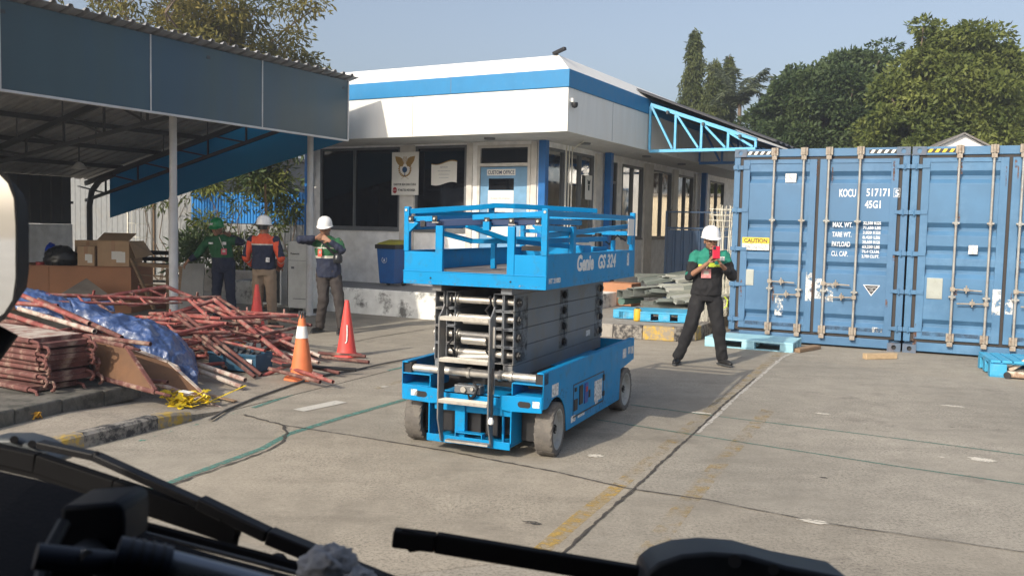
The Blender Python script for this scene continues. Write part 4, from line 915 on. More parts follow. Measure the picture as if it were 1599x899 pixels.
# gate
g = thing('sheet_gate', 'dark navy sheet gate with open bars along its top beside the office', 'gate', W(1.12, 3.5, .2), BA)
mb = MB(); ribbed(mb, .03, 2.6, .0, 1.46, .0, .18, .02); mb.build('gate_panel', M['gate_b'], g)
mb = MB(); mb.bar((0,.02,0),(0,.02,1.85),.05,.05,(0,1,0)); mb.bar((2.6,.02,0),(2.6,.02,1.85),.05,.05,(0,1,0)); mb.bar((.02,.02,1.5),(2.6,.02,1.5),.04,.04); mb.bar((.02,.02,1.83),(2.6,.02,1.83),.03,.03); mb.bar((.02,.02,.75),(2.6,.02,.75),.04,.04)
mb.build('gate_frame', M['gate_b'], g); mb = MB()
for i in range(18): mb.tube((.08+i*.142,.02,1.5),(.08+i*.142,.02,1.88),.009,6)
mb.build('top_bar', M['black'], g)
# wire racks
def wirerack(label, px, py0, D, H, w, fl, seed, zb=.21):
    r = random.Random(seed); b = at(px, py0, D); o = thing('wire_rack', label, 'wire rack', (b.x, b.y, zb), -.3); mb = MB()
    for i in range(26):
        x = -w/2+w*r.random(); y = r.uniform(0, .22); k = 1 if x > 0 else -1; lean = r.uniform(-.05, .05)
        mb.path([(x, y, 0), (x+lean, y, H*.5), (x+lean*1.5, y, H*.72), (x*(1+fl)+lean, y, H*r.uniform(.95, 1))], .0055, 5)
    for i in range(9):
        z = H*(.1+.1*i); s_ = 1+fl*max(0, (z/H-.72)/.28); mb.tube((-w/2*s_, 0, z), (w/2*s_, .2, z+r.uniform(-.04, .04)), .005, 5)
    for k in range(3): z = H*(.96-.05*k); s_ = 1+fl; mb.path([(-w/2*s_, 0, z), (0, -.03, z-.02), (w/2*s_, .1, z), (w/2*s_, .25, z), (-w/2*s_, .2, z)], .005, 5, True)
    mb.build('wire_mesh', M['wire'], o); return o
wirerack('tall bundle of white wire racks flaring at the top beside the left container', 1130, 400, 15.2, 1.9, .36, .5, 3)
wirerack('short wire rack on the ground behind the legs of the man with the phone', 1103, 500, 14.2, .62, .2, .6, 4)

rst = worn('rust_streak', (.16,.08,.045), .52, .08, 26); grm = worn('grime', (.05,.09,.15), .50, .16, 7)
def streaks(t, seed):
    r = random.Random(seed)
    for k in range(26):
        x = r.choice((.16,.6,.61,1.02,1.36,1.37,1.79,1.8,2.2,2.26,1.16,1.28))+r.uniform(-.035,.035); z1_ = r.choice((2.7,2.62,1.98,1.4,.93,.74,.86,.42,.35)); h_ = r.uniform(.08,.3); w_ = r.uniform(.012,.04); y = -.0008 if (x < .25 or x > 2.1 or 1.1 < x < 1.35) else .0105
        mb = MB(); mb.add([(x,y,z1_-h_),(x+w_,y,z1_-h_),(x+w_*.8,y,z1_),(x,y,z1_)], [(0,1,2,3)]); mb.build('rust_stain', rst, t)
    for x0, x1 in ((.245,1.08),(1.35,2.19)):
        mb = MB(); mb.add([(x0,.0113,.256),(x1,.0113,.256),(x1,.0113,.312),(x0,.0113,.312)], [(0,1,2,3)]); mb.build('grime_band', grm, t)
streaks(c1, 4); streaks(c2, 9)
# ================================================================ scissor lift
LB = M['lift_blue']; LG = M['lift_grey']; ST = M['steel']
lt_ = thing('scissor_lift', 'bright blue scissor lift with grey stacked scissor arms and folded guard rails', 'scissor lift', (-.2877, 6.4245, 0), -.404)
HW = .57
ch = MB()
def plate(mb, poly, x, th):           # polygon in (v, z) extruded along x
    n = len(poly); vs = [(x, p[0], p[1]) for p in poly]+[(x+th, p[0], p[1]) for p in poly]
    mb.add(vs, [tuple(range(n)), tuple(range(2*n-1, n-1, -1))]+[(i, n+i, n+(i+1) % n, (i+1) % n) for i in range(n)])
def arch(c, r, a0, a1, n=8): return [(c+r*cos(a0+(a1-a0)*i/n), .195+r*sin(a0+(a1-a0)*i/n)) for i in range(n+1)]
for sx in (-1, 1):
    side = [(0.0, .64), (0.0, .38), (.06, .375)]+arch(.25, .235, radians(128), radians(8))+[(.50, .13), (1.90, .13), (1.93, .40), (2.36, .44), (2.36, .64)]
    plate(ch, side[::-1], HW-.006 if sx > 0 else -HW, .006)
    plate(ch, [(0, .64), (2.36, .64), (2.36, .628), (0, .628)], (HW-.05 if sx > 0 else -HW+.007), .043)
chs = ch.build('chassis', LB, lt_, bevel=.003)
mb = MB()
mb.box(-.30, .33, .02, .035, .30, .42)                      # cross wall behind ladder
# front beam: sloping lower edge, two end boxes
for sx in (-1, 1):
    a, b = (HW-.008)*sx, .24*sx
    poly = [(a, .355), (a, .47), (b, .455), (b, .355), (.31*sx, .345)]
    mb.prism(poly, .02, face_m(0, .012, 0))
    x0, x1 = sorted((.33*sx, (HW-.008)*sx))                 # open rectangular pocket
    mb.box(x0, x1, .0, .3, .545, .553); mb.box(x0, x1, .03, .3, .455, .463); xi = .335*sx; mb.box(min(xi, xi-.008*sx), max(xi, xi-.008*sx), .0, .3, .463, .545)
mb.box(-.24, .24, .06, .4, .43, .44); mb.box(-.24, .24, .012, .028, .355, .43)
# U frame under the beam
mb.box(-.335, -.325, -.01, .2, .10, .35); mb.box(.325, .335, -.01, .2, .10, .35); mb.box(-.335, .335, -.03, .2, .085, .097); mb.box(-.335, .335, -.032, -.024, .07, .125); 
mb.box(-.12, -.04, .0, .05, .1, .36); mb.box(.245, .26, .03, .05, .1, .36); mb.box(-.1, .12, -.04, .02, .155, .162); mb.box(-.1, -.092, -.04, .02, .126, .155); mb.box(.112, .12, -.04, .02, .126, .155)
mb.build('front_frame', LB, lt_, bevel=.002)
# under-tray and dark machinery
mb = MB(); mb.box(-.31, .31, .22, 1.95, .12, .36); mb.box(-.5, .5, .45, 1.9, .14, .55); mb.box(-.53, .53, 1.9, 2.33, .42, .5); mb.build('power_unit', M['steel_dk'], lt_)
mb = MB(); mb.box(-.53, .53, .9, 1.9, .552, .558); mb.box(-.53, .53, 2.34, 2.352, .44, .62); mb.build('cover_plate', LB, lt_)
mb = MB()
for x, w in ((-.19, .14), (-.02, .15), (.14, .1)): mb.box(x-w/2, x+w/2, .08, .2, .13, .33)
mb.build('battery', M['black'], lt_, bevel=.008)
# front cross shaft with end blocks
mb = MB(); mb.tube((-.50, .06, .585), (.50, .06, .585), .030, 20)
for x in (-.05, .2, .29): mb.tube((x, .06, .585), (x+.025, .06, .585), .04, 20)
mb.build('cross_shaft', ST, lt_, smooth=True)
for x in (-.535, .535): mb = MB(); mb.box(x-.035, x+.035, .02, .10, .535+.012, .63); mb.build('slide_block', M['black'], lt_, bevel=.004)
# oval slots and stickers in the beam
for x in (-.40, .43):
    mb = MB(); mb.prism([(x+(.028 if abs(a) < pi/2 else -.028)+.022*cos(a), .405+.022*sin(a)) for a in [(-pi/2+.001)+pi*i/8 for i in range(9)]+[pi/2+.001+pi*i/8 for i in range(9)]], .001, face_m(0, -.0085, 0)); mb.build('slot', M['black'], lt_)
for x in (-.46, .52): mb = MB(); mb.box(x-.026, x+.026, -.0095, -.0085, .39, .435); mb.build('sticker', M['sticker'], lt_)
# wheels
def wheel(x, y, sx, yaw=0):
    o = link(bpy.data.objects.new('wheel', None)); o.parent = lt_; o.location = (x, y, .195); o.rotation_euler = (0, 0, yaw); o.empty_display_size = .05
    R90 = Matrix.Rotation(pi/2*sx, 4, 'Y'); mb = MB(); w = .066
    mb.lathe([(.150,-w),(.185,-w),(.195,-w+.012),(.195,w-.012),(.185,w),(.150,w),(.150,w-.05)], 48, R90, cap=False)
    for k in range(22):
        a = 2*pi*k/22
        for s in (-1, 1): mb.bar(V(s*.012, .1945*cos(a), .1945*sin(a)), V(s*.064, .1935*cos(a+.08), .1935*sin(a+.08)), .030, .004, (0, cos(a), sin(a)))
    t = mb.build('tyre', M['rubber'], o, smooth=True, angle=30)
    mb = MB(); mb.lathe([(.0,w-.04),(.04,w-.03),(.055,w-.045),(.12,w-.035),(.138,w-.004),(.151,w-.002),(.151,w-.09)], 40, R90, cap=False); mb.build('rim', M['rim'], o, smooth=True, angle=30)
    mb = MB()
    for k in range(6): a = k*pi/3; mb.tube(R90 @ V(.028*cos(a), .028*sin(a), w-.036), R90 @ V(.028*cos(a), .028*sin(a), w-.02), .006, 6)
    mb.tube(R90 @ V(0,0,w-.04), R90 @ V(0,0,w-.018), .016, 12); mb.build('hub', M['steel_dk'], o, smooth=True)
wheel(-.53, .25, -1, .10); wheel(.53, .25, 1, .10); wheel(-.51, 2.10, -1); wheel(.51, 2.10, 1)
for sx in (-1, 1): mb = MB(); mb.tube((sx*.3, .25, .195), (sx*.49, .25, .195), .05, 16); mb.box(min(sx*.34, sx*.46), max(sx*.34, sx*.46), .17, .33, .1, .34); mb.build('wheel_yoke', M['steel_dk'], lt_, bevel=.006)
# scissor stack: per row two tube pairs
ZR = [.655, .785, .915, 1.045]; hh = .126
TX = ((-.352, -.276), (-.268, -.192), (.118, .194), (.206, .292))
for zi_, z in enumerate(ZR):
    for ti, (x0, x1) in enumerate(TX):
        v0, v1 = (.10, 2.22) if ti in (0, 3) else (.12, 2.16)
        mb = MB(); th = .007
        mb.box(x0, x0+th, v0, v1, z, z+hh); mb.box(x1-th, x1, v0, v1, z, z+hh); mb.box(x0+th, x1-th, v0, v1, z, z+th); mb.box(x0+th, x1-th, v0, v1, z+hh-th, z+hh)
        mb.build('scissor_arm', LG, lt_, bevel=.002)
    zc = z+.064; mb = MB()
    mb.tube((-.385, .17, zc), (.285, .17, zc), .026, 16); mb.tube((-.385, 1.15, zc), (.30, 1.15, zc), .026, 16); mb.tube((-.385, 2.1, zc), (.30, 2.1, zc), .026, 16)
    for x in (-.272, -.188, .11, .198): mb.tube((x-.006, .17, zc), (x+.006, .17, zc), .042, 16)
    mb.build('cross_pin', ST, lt_, smooth=True)
    for v in (.17, 1.15, 2.12):
        for sx, xo in ((1, .293), (-1, -.353)):
            mb = MB(); mb.tube((xo, v, zc), (xo+sx*.022, v, zc), .034, 6); mb.tube((xo+sx*.022, v, zc), (xo+sx*.03, v, zc), .02, 12); mb.build('pin_bolt', M['steel_dk'], lt_, smooth=True, angle=30)
mb = MB()                                    # lowest inclined arms, down to the shaft and slider
for x in (-.31, .25): mb.bar((x, .10, .60), (x, 2.2, .60), .075, .10)
mb.build('scissor_arm', LG, lt_, bevel=.003)
mb = MB(); mb.tube((-.1, .35, .72), (-.02, 1.3, .98), .05, 18); mb.tube((-.02, 1.3, .98), (.0, 1.9, 1.1), .03, 14); mb.box(-.17, .09, .3, .42, .74, .80); mb.build('hydraulic_cylinder', M['steel_dk'], lt_, smooth=True)
mb = MB(); mb.tube((-.14, .15, .815), (.06, .15, .815), .035, 16); mb.tube((-.16, .14, .68), (.10, .14, .70), .032, 16); mb.tube((-.13, .14, .955), (.09, .14, .955), .022, 14); mb.build('cross_tube', ST, lt_, smooth=True)
mb = MB()
for k, (x, z) in enumerate(((-.215, 1.10), (.10, 1.10), (.11, .8), (-.2, .83))): mb.path([(x, .1, z+.05), (x+.02, .07, z), (x-.02, .07, z-.05), (x+.01, .1, z-.1), (x, .13, z-.16)], .009, 6)
mb.path([(.03, .0, .52), (.07, -.03, .49), (.05, -.02, .44), (.0, 0, .40), (-.03, .03, .44)], .012, 6)
mb.path([(.22, -.09, .66), (.225, -.1, .55), (.22, -.11, .45), (.225, -.11, .36), (.22, -.11, .30)], .008, 6)
mb.build('hose', M['black'], lt_, smooth=True)
mb = MB(); mb.lathe([(0,.0),(.018,.01),(.022,.03),(.012,.055),(0,.06)], 14, Matrix.Translation((.22,-.11,.255))); mb.build('pull_handle', M['white'], lt_, smooth=True)
# valve block in the bay
mb = MB(); mb.box(-.13, .08, .0, .08, .44, .50); mb.build('valve_block', M['lift_grey'], lt_, bevel=.005); mb = MB(); mb.tube((-.05, -.02, .47), (-.05, .02, .47), .022, 14); mb.tube((.02, -.02, .48), (.02, .02, .48), .014, 12); mb.build('valve_knob', ST, lt_, smooth=True)
# side panel details
mb = MB(); z = .335; mb.box(.5705, .573, .64, 1.42, .20+.0, .212); mb.box(.5705, .573, .64, .648, .2, .46); mb.box(.5705, .573, 1.412, 1.42, .2, .46); mb.box(.5705, .573, .64, 1.42, .452, .46); mb.build('access_door_seam', M['steel_dk'], lt_)
mb = MB(); mb.box(.5705, .578, .78, .86, .28, .43); mb.box(.5705, .576, .66, .74, .25, .34); mb.box(.5705, .578, .67, .71, .40, .43); mb.build('control_panel', M['black'], lt_, bevel=.002)
mb = MB(); mb.box(.5705, .577, .91, .99, .27, .43); mb.build('label_panel', mat('label_blue', (.02,.06,.3), .4), lt_); mb = MB(); mb.box(.5775, .58, .93, .97, .36, .40); mb.build('red_switch', mat('switch_red', (.4,.02,.02), .4), lt_)
mb = MB(); mb.box(.5705, .576, 1.02, 1.05, .3, .36); mb.box(.5705, .58, 1.39, 1.43, .38, .43); mb.box(.5705, .58, 1.39, 1.43, .25, .29); mb.build('latch', M['black'], lt_)
mb = MB(); mb.box(.5705, .5725, 1.17, 1.37, .235, .405); mb.box(.5705, .5725, 1.2, 1.27, .20, .232); mb.box(.5705, .5725, .17, .30, .44, .53); mb.box(.5705, .5725, 1.98, 2.09, .49, .575); mb.box(.5705, .5725, 2.15, 2.23, .51, .575); mb.box(.5705, .5725, .60, .70, .17, .22); mb.box(.5705, .5725, .76, .92, .18, .20); mb.box(.5705, .5725, 2.26,2.33,.5,.57); mb.build('decal', M['sticker'], lt_)
# ladder: two bent plates and three treads
lad = MB()
for x in (-.205, .196):
    out = [(0, 1.09), (-.035, 1.045), (-.085, 1.0), (-.085, .26), (-.03, .085), (.0, .075), (.0, .24), (.012, .95)]
    slots = [(.80, .96), (.47, .62)]
    plate(lad, [(v-.03, z) for v, z in out][::-1], x-.006, .012)
lo = lad.build('ladder', mat('ladder_grey', (.17,.175,.18), .45, .3, dirt_sheen=(.3,.25,.2), da=.4, ds=7), lt_, bevel=.003)
for z in (1.0, .70, .40):
    mb = MB(); mb.box(-.198, .19, -.12, -.03, z-.022, z); 
    for k in range(9): mb.box(-.198, .19, -.122+.01*k, -.118+.01*k, z+.0005, z+.006)
    mb.build('tread', M['step'], lo, bevel=.002)
mb = MB(); mb.bar((-.14, -.09, .105), (.198, -.09, .105), .05, .014); mb.build('tread', M['step'], lo)
mb = MB()
for x in (-.218, .205):
    for z0, z1 in ((.80, .95), (.47, .61)): mb.box(x-.002, x+.014, -.075, -.055, z0, z1)
mb.build('hand_slot', M['steel'], lo)
# ---- platform
mb = MB(); mb.box(-.352, -.276, .05, 2.2, 1.173, 1.221); mb.box(.206, .292, .05, 2.2, 1.173, 1.221); mb.build('gap_filler', LG, lt_, bevel=.002)  # grey strips added to fill the dark gap under the platform
mb = MB(); Zb, Zt, Zm = 1.222, 1.462, 1.318; PL_ = 2.28
mb.box(-HW, HW, 0, .006, Zb, Zm)
for x0, x1 in ((-HW+.004, -.27), (.285, HW-.004)): mb.box(x0, x1, .004, .010, Zm, Zt)
mb.box(-HW, -HW+.006, .011, PL_, Zb, Zt); mb.box(HW-.006, HW, .011, PL_, Zb, Zt); mb.box(-HW, HW, PL_-.006, PL_, Zb, Zt)
mb.box(-HW-.004, HW+.004, -.004, .02, Zm-.004, Zm+.003) ; mb.box(HW-.035, HW+.001, .03, PL_-.02, Zt, Zt+.006); mb.box(-HW-.001, -HW+.035, .03, PL_-.02, Zt, Zt+.006)
pf = mb.build('toe_board', LB, lt_, bevel=.002)
mb = MB(); mb.box(-HW+.007, HW-.007, .012, PL_-.007, Zb+.01, 1.312); mb.build('deck', mat('deck_grey', (.23,.20,.18), .8, dirt_sheen=(.1,.09,.08), ds=5), lt_)
mb = MB()
for x in (-.34, .30): mb.tube((x, -.004, 1.27), (x, .0, 1.27), .007, 8)
mb.build('bolt', M['black'], lt_)
text('Genie', .165, Matrix.Translation((HW+.0015, .64, 1.335)) @ Matrix.Rotation(pi/2, 4, 'Z') @ Matrix.Rotation(pi/2, 4, 'X'), M['white'], lt_, bold=.006, shear=.12, sx=1.0, spacing=1.02)
text('GS 324', .155, Matrix.Translation((HW+.0015, 1.16, 1.335)) @ Matrix.Rotation(pi/2, 4, 'Z') @ Matrix.Rotation(pi/2, 4, 'X'), M['white'], lt_, bold=.004, shear=.18, sx=1.08)
text('HT 21083', .05, Matrix.Translation((HW+.0015, .05, 1.265)) @ Matrix.Rotation(pi/2, 4, 'Z') @ Matrix.Rotation(pi/2, 4, 'X'), M['white'], lt_, bold=.001, sx=1.15)
mb = MB(); mb.box(HW+.001, HW+.003, 2.02, 2.08, 1.33, 1.445); mb.build('decal', M['sticker'], lt_)
# posts
mb = MB()
mb.box(-HW, -HW+.042, -.002, .04, Zt, 1.79); mb.box(HW-.045, HW, -.002, .04, Zt, 1.79)
mb.box(-.305, -.245, -.002, .03, Zm, 1.655); mb.box(.268, .325, -.002, .03, Zm, 1.66)
mb.box(HW-.045, HW, 2.235, PL_, Zt, 1.81); mb.box(-HW, -HW+.045, 2.235, PL_, Zt, 1.79)
mb.box(HW-.035, HW-.002, .56, .62, Zt, 1.67); mb.box(HW-.035, HW-.002, 1.62, 1.66, Zt, 1.56)
mb.add([(-HW+.042,.0,1.60),(-HW+.12,.0,1.67),(-HW+.042,.0,1.69),(-HW+.042,.035,1.60),(-HW+.12,.035,1.67),(-HW+.042,.035,1.69)], [(0,1,2),(5,4,3),(0,3,4,1),(1,4,5,2)])
mb.add([(HW-.045,.0,1.60),(HW-.12,.0,1.67),(HW-.045,.0,1.69),(HW-.045,.035,1.60),(HW-.12,.035,1.67),(HW-.045,.035,1.69)][::1], [(2,1,0),(3,4,5),(1,4,3,0),(2,5,4,1)])
mb.build('rail_post', LB, lt_, bevel=.004)
# grease smears, scuffs and warning decals
grs = worn('grease', (.035,.033,.03), .56, .14, 14); scf = worn('scuff_pale', (.18,.27,.33), .62, .08, 30); dec_y = mat('decal_yellow', (.6,.45,.05), .5, dirt_sheen=(.05,.05,.05), da=.9, ds=60, dthr=.52)
for x, v0, v1, z0, z1, m_ in ((.2925,.12,.36,.67,1.15,grs),(.2925,1.05,1.25,.67,1.15,grs),(.2925,1.98,2.16,.67,1.15,grs),(.5715,.06,.5,.40,.47,scf),(.5715,1.0,1.9,.14,.20,scf),(.5715,.7,2.1,1.228,1.26,scf)):
    mb = MB(); mb.add([(x,v0,z0),(x,v1,z0),(x,v1,z1),(x,v0,z1)], [(0,1,2,3)]); mb.build('smear', m_, lt_)
for x0, x1, z0, z1 in ((-.55,.55,1.225,1.25),(-.55,-.3,.37,.40)):
    y = -.0012 if z0 > 1 else -.0092; mb = MB(); mb.add([(x0,y,z0),(x1,y,z0),(x1,y,z1),(x0,y,z1)], [(0,1,2,3)]); mb.build('smear', scf, lt_)
mb = MB(); mb.box(.2925,.2935,1.75,1.86,.70,.75); mb.build('decal', M['sticker'], lt_)
def rail(pts, w=.032, h=.038):
    mb = MB()
    for a, b in zip(pts[:-1], pts[1:]): mb.bar(a, b, w, h)
    for p in pts[1:-1]: mb.tube(V(*p)-V(0,0,h/2), V(*p)+V(0,0,h/2), w*.5, 14)
    mb.build('guard_rail', LB, lt_, bevel=.003)
rail([(-.53,.02,1.755),(-.10,.33,1.80),(-.02,.40,1.815),(.10,.50,1.815),(.55,1.15,1.80)])      # swung gate top
rail([(.53,.02,1.752),(-.03,.06,1.72)]); rail([(-.53,.1,1.74),(.35,.75,1.76)], .025, .03)
rail([(.545,.03,1.755),(.545,2.24,1.762)]); rail([(.50,.05,1.70),(.50,.9,1.70)]); rail([(.53,.04,1.655),(.53,.62,1.645)]); rail([(.515,.1,1.60),(.515,2.24,1.685)])
rail([(-.545,.03,1.70),(-.545,2.24,1.76)]); rail([(-.50,.05,1.64),(-.50,2.2,1.69)]); rail([(.46,.2,1.56),(.46,1.7,1.57)]); rail([(.2,.3,1.55),(.44,1.2,1.50)])
rail([(-.52,2.25,1.76),(.53,2.25,1.76)]); rail([(-.52,2.2,1.62),(.53,2.2,1.62)])
rail([(-.16,.72,1.32),(-.16,.72,1.56),(.42,1.35,1.56)], .04, .04)
rail([(-.42,.3,1.60),(-.25,.5,1.54),(.02,.62,1.545)]); rail([(-.2,.3,1.66),(.02,.62,1.55)]); rail([(-.50,.04,1.70),(-.31,.04,1.705)])
mb = MB(); mb.bar((-.45,.03,1.665),(.10,.20,1.70),.035,.05); mb.bar((.10,.06,1.69),(.5,.06,1.70),.035,.05); mb.build('folded_rail', mat('rail_navy', (.008,.03,.10), .4), lt_, bevel=.003)
mb = MB()
for x, y, z in ((-.51,.0,1.70),(-.31,.0,1.705),(.10,.02,1.70),(.30,.0,1.70),(.50,.0,1.70),(-.42,.02,1.665)): mb.box(x-.02, x+.02, y-.008, y-.002, z-.02, z+.02)
mb.build('rail_end', M['black'], lt_); mb = MB()
for x, y, z in ((-.51,.0,1.70),(-.31,.0,1.705),(.10,.02,1.70),(.30,.0,1.70),(.50,.0,1.70)): mb.tube((x,y-.018,z),(x,y-.009,z),.009,8); mb.box(x-.026,x+.026,y+.0,y+.04,z-.03,z-.024)
for x, z in ((-.55,1.765),(.55,1.765)): mb.tube((x,-.008,z),(x,-.002,z),.01,8)
mb.build('locking_pin', ST, lt_, smooth=True)
mb = MB(); mb.bar((-.05,.42,1.80),(-.05,.42,1.70),.05,.008,(0,1,0)); mb.box(.08,.13,-.01,.03,1.63,1.69); mb.build('rail_bracket', LB, lt_)
# control box, cable clutter, tag on the rear post
mb = MB(); mb.box(.18, .50, 1.0, 1.2, 1.44, 1.52); mb.box(.30,.42,1.5,1.9,1.46,1.50); mb.tube((.25,1.3,1.33),(.25,1.3,1.62),.02,10); mb.box(-.05,.02,1.9,1.97,1.32,1.66); mb.build('control_box', LB, lt_, bevel=.01)
mb = MB(); mb.box(-.1,.2,1.15,1.3,1.46,1.50); mb.tube((.38,1.75,1.5),(.38,1.75,1.62),.03,10); mb.path([(.3,1.6,1.56),(.36,1.8,1.6),(.42,1.95,1.52),(.45,2.1,1.60),(.50,2.2,1.55),(.52,2.22,1.65)],.008,6); mb.build('control_cable', M['black'], lt_, smooth=True)
mb = MB(); mb.box(HW-.03, HW+.006, 2.12, 2.20, 1.52, 1.66); mb.build('rail_bracket', LB, lt_, bevel=.004)
mb = MB(); mb.box(HW+.005, HW+.012, 2.0, 2.19, 1.60, 1.75); mb.build('inspection_tag', M['paper'], lt_, bevel=.002)
# ================================================================ cones
def cone(label, px, py, H, m, band, letters=None, sq=True, yaw=0, tilt=0):
    b = gr(px, py, .002); r = H*.17
    t = thing('traffic_cone', label, 'traffic cone', b, yaw, None); mb = MB(); w = H*.27
    n = 24; mb.lathe([(w*1.0,0),(w*1.05,.012),(w*.98,.028),(r*1.12,.035)], 28 if not sq else 8, Matrix.Rotation(pi/8, 4, 'Z')); mb.build('base', m, t, bevel=.004)
    prof = [(r*1.12,.03),(r,.06)]; R = lambda z: r+(H*.035-r)*(z-.06)/(H-.06)
    for k in range(1, 13): z = .06+(H-.06)*k/12; prof.append((R(z), z))
    prof.append((0, H+.004)); mb = MB(); mb.lathe(prof, 28, cap=False); mb.build('cone_body', m, t, smooth=True)
    if band: 
        mb = MB(); mb.lathe([(R(z)+.003, z) for z in (H*.63, H*.72, H*.81)], 28, cap=False); mb.build('white_band', M['white'], t, smooth=True)
    if letters:
        for k, (pts) in enumerate(letters):
            mb = MB(); q = []
            for a, z in pts: rr = R(z)+.003; q.append((rr*sin(a), -rr*cos(a), z))
            mb.path(q, .009, 5); mb.build('painted_letter', M['white'], t)
    t.rotation_euler = (tilt, 0, yaw); return t, R
c, R = cone('orange traffic cone with white band and torn blackened tip in front of the scaffold pile', 471, 592, .70, M['cone_o'], True, None, True, .2)
mb = MB()
for k in range(7): a = k*.9; mb.path([(.015*cos(a), .015*sin(a), .67), (.035*cos(a), .035*sin(a), .70), (.03*cos(a+.3), .03*sin(a+.3), .725), (.03*cos(a), .03*sin(a), .65)], .009, 5)
mb.build('torn_tip', M['candk'], c)
cone('plain red traffic cone with a white J-like stroke beside the man in the white helmet', 541, 556, .70, M['cone'], False, [[(.35,.40),(.35,.28),(.30,.20),(.12,.175)]], True, -.1)
cone('red traffic cone with white painted letters behind the scaffold pile', 401, 516, .70, M['cone'], False, [[(-.8,.22),(-.3,.22)],[(-.55,.21),(-.55,.12)],[(.05,.20),(.2,.23),(.42,.20),(.2,.16),(.05,.14),(.25,.11),(.45,.13)]], True, .3)
# ================================================================ scaffold pile
RD, RO = M['red'], M['redold']
def frame3(label, O, A, B, m=RD, rungs=2, r=.021, inner=True, parent=None):
    """walk-through scaffold frame: corner O, long leg along A, top bar along B"""
    O, A, B = Vector(O), Vector(A), Vector(B); n = A.cross(B).normalized()
    t = thing('walkthrough_scaffold', label, 'scaffold frame', O, 0, 'red scaffold frames thrown in a pile'); mb = MB(); z = Vector((0,0,0))
    mb.tube(z, A, r, 12, None, .8); mb.tube(B, A+B, r, 12, None, .8); mb.build('leg_tube', m, t, smooth=True)
    mb = MB(); mb.tube(A*.015, B+A*.015, r*.95, 10)
    if rungs > 1: mb.tube(A*.97, A*.97+B, r*.95, 10)
    mb.build('cross_tube', m, t, smooth=True)
    if inner:
        mb = MB(); mb.tube(B*.2+A*.02, B*.2+A*.62, r*.6, 8); mb.tube(B*.8+A*.02, B*.8+A*.62, r*.6, 8)
        for k in (.2, .4, .62): mb.tube(A*k, A*k+B*.2, r*.6, 8); mb.tube(A*k+B*.8, A*k+B, r*.6, 8)
        mb.build('brace', m, t, smooth=True)
    mb = MB()
    for q in (A*.3, A*.8, A*.3+B, A*.8+B): mb.bar(q+n*.02, q+n*.07, .02, .02)
    mb.build('lock_pin', m, t); return t
# the named frames: each of the large ones that shows its outline
P = lambda px, py, D: at(px, py, D)
o0 = P(262,447,11.6); frame3('scaffold frame on top of the pile, its corner highest in the heap at left', o0, P(108,472,11.0)-o0, P(455,528,10.6)-o0, RD, 2, .026, True)
o0 = P(334,467,10.9); frame3('scaffold frame leaning with one corner beside the orange cone', o0, P(455,566,9.9)-o0, P(222,503,10.3)-o0, RD, 1, .027, False)
o0 = P(385,598,9.35); a0 = P(458,566,9.75); tt = MB(); tt.tube(o0, a0, .022, 12); t1 = tt.build('scaffold_tube', RD, smooth=True); tag(t1, 'short red tube lying at the foot of the pile next to the orange cone', 'scaffold tube', 'loose scaffold tubes')
def stube(a, b, label, m=RO, r=.021, hol=True):
    mb = MB(); mb.tube(a, b, r, 12, None, .78 if hol else 0); return tag(mb.build('scaffold_tube', m, smooth=True), label, 'scaffold tube', 'loose scaffold tubes')
stube(P(272,490,9.9), P(398,588,9.25), 'long red tube sloping down over the blue tarp, left of a parallel pair'); stube(P(281,487,10.0), P(408,585,9.4), 'long red tube sloping down over the blue tarp, right of a parallel pair')
stube(P(345,548,9.9), P(379,596,9.1), 'red tube half hidden behind the yellow box') if False else None
stube(P(300,565,9.3), P(383,593,8.75), 'worn tube with a pale end poking out below the blue crate', M['plank'], .024); stube(P(310,578,9.2), P(378,604,8.6), 'worn tube with a pale end lowest below the blue crate', M['plank'], .024)
# lower frames in the heap
ORD = ('first','second','third','fourth','fifth','sixth','seventh','eighth','ninth','tenth','eleventh','twelfth','thirteenth','fourteenth')
heap = []
gen = random.Random(11)
for i in range(11):
    cx_, cy_ = gen.uniform(-4.3, -3.45), gen.uniform(9.6, 11.0)
    a = gen.choice((BA, BA+pi/2))+gen.uniform(-.35, .35); z = .12+.062*i*.8
    A = V(cos(a), sin(a), gen.uniform(-.16, .06))*1.6; B = V(-sin(a), cos(a), gen.uniform(-.05, .30))*1.05
    O = V(cx_, cy_, z)-A*.5-B*.5; O.z = max(.06, O.z); O.z = max(O.z, .05-min(0, A.z, B.z, A.z+B.z))
    heap.append((((O+A*.5+B*.5).x/(O+A*.5+B*.5).y), frame3('scaffold frame in the heap', O, A, B, RD if i % 3 else RO, 2, .021, True)))
for i, (_, f_) in enumerate(sorted(heap, key=lambda q: q[0])): f_['label'] = 'rust red scaffold frame in the lower heap, its middle the %s from the left' % ORD[i]
for i in range(15):
    cx_, cy_ = gen.uniform(-4.0, -3.0), gen.uniform(9.6, 11.4); a = BA+radians(-14)+gen.uniform(-.45, .45); L_ = gen.uniform(.8, 1.5); z = gen.uniform(.08, .42)
    d = V(cos(a), sin(a), gen.uniform(-.08, .03)); p_ = V(cx_, cy_, z); stube(p_-d*L_/2, p_+d*L_/2, 'rust red tube among the loose tubes inside the heap', gen.choice((RD, RO, RO)), gen.uniform(.015, .022))
stube(gr(455,552,.05), gr(576,565,.03), 'red tube sticking out to the right past the red cone'); stube(gr(497,551,.05), gr(571,556,.03), 'thin red tube touching the base of the red cone')
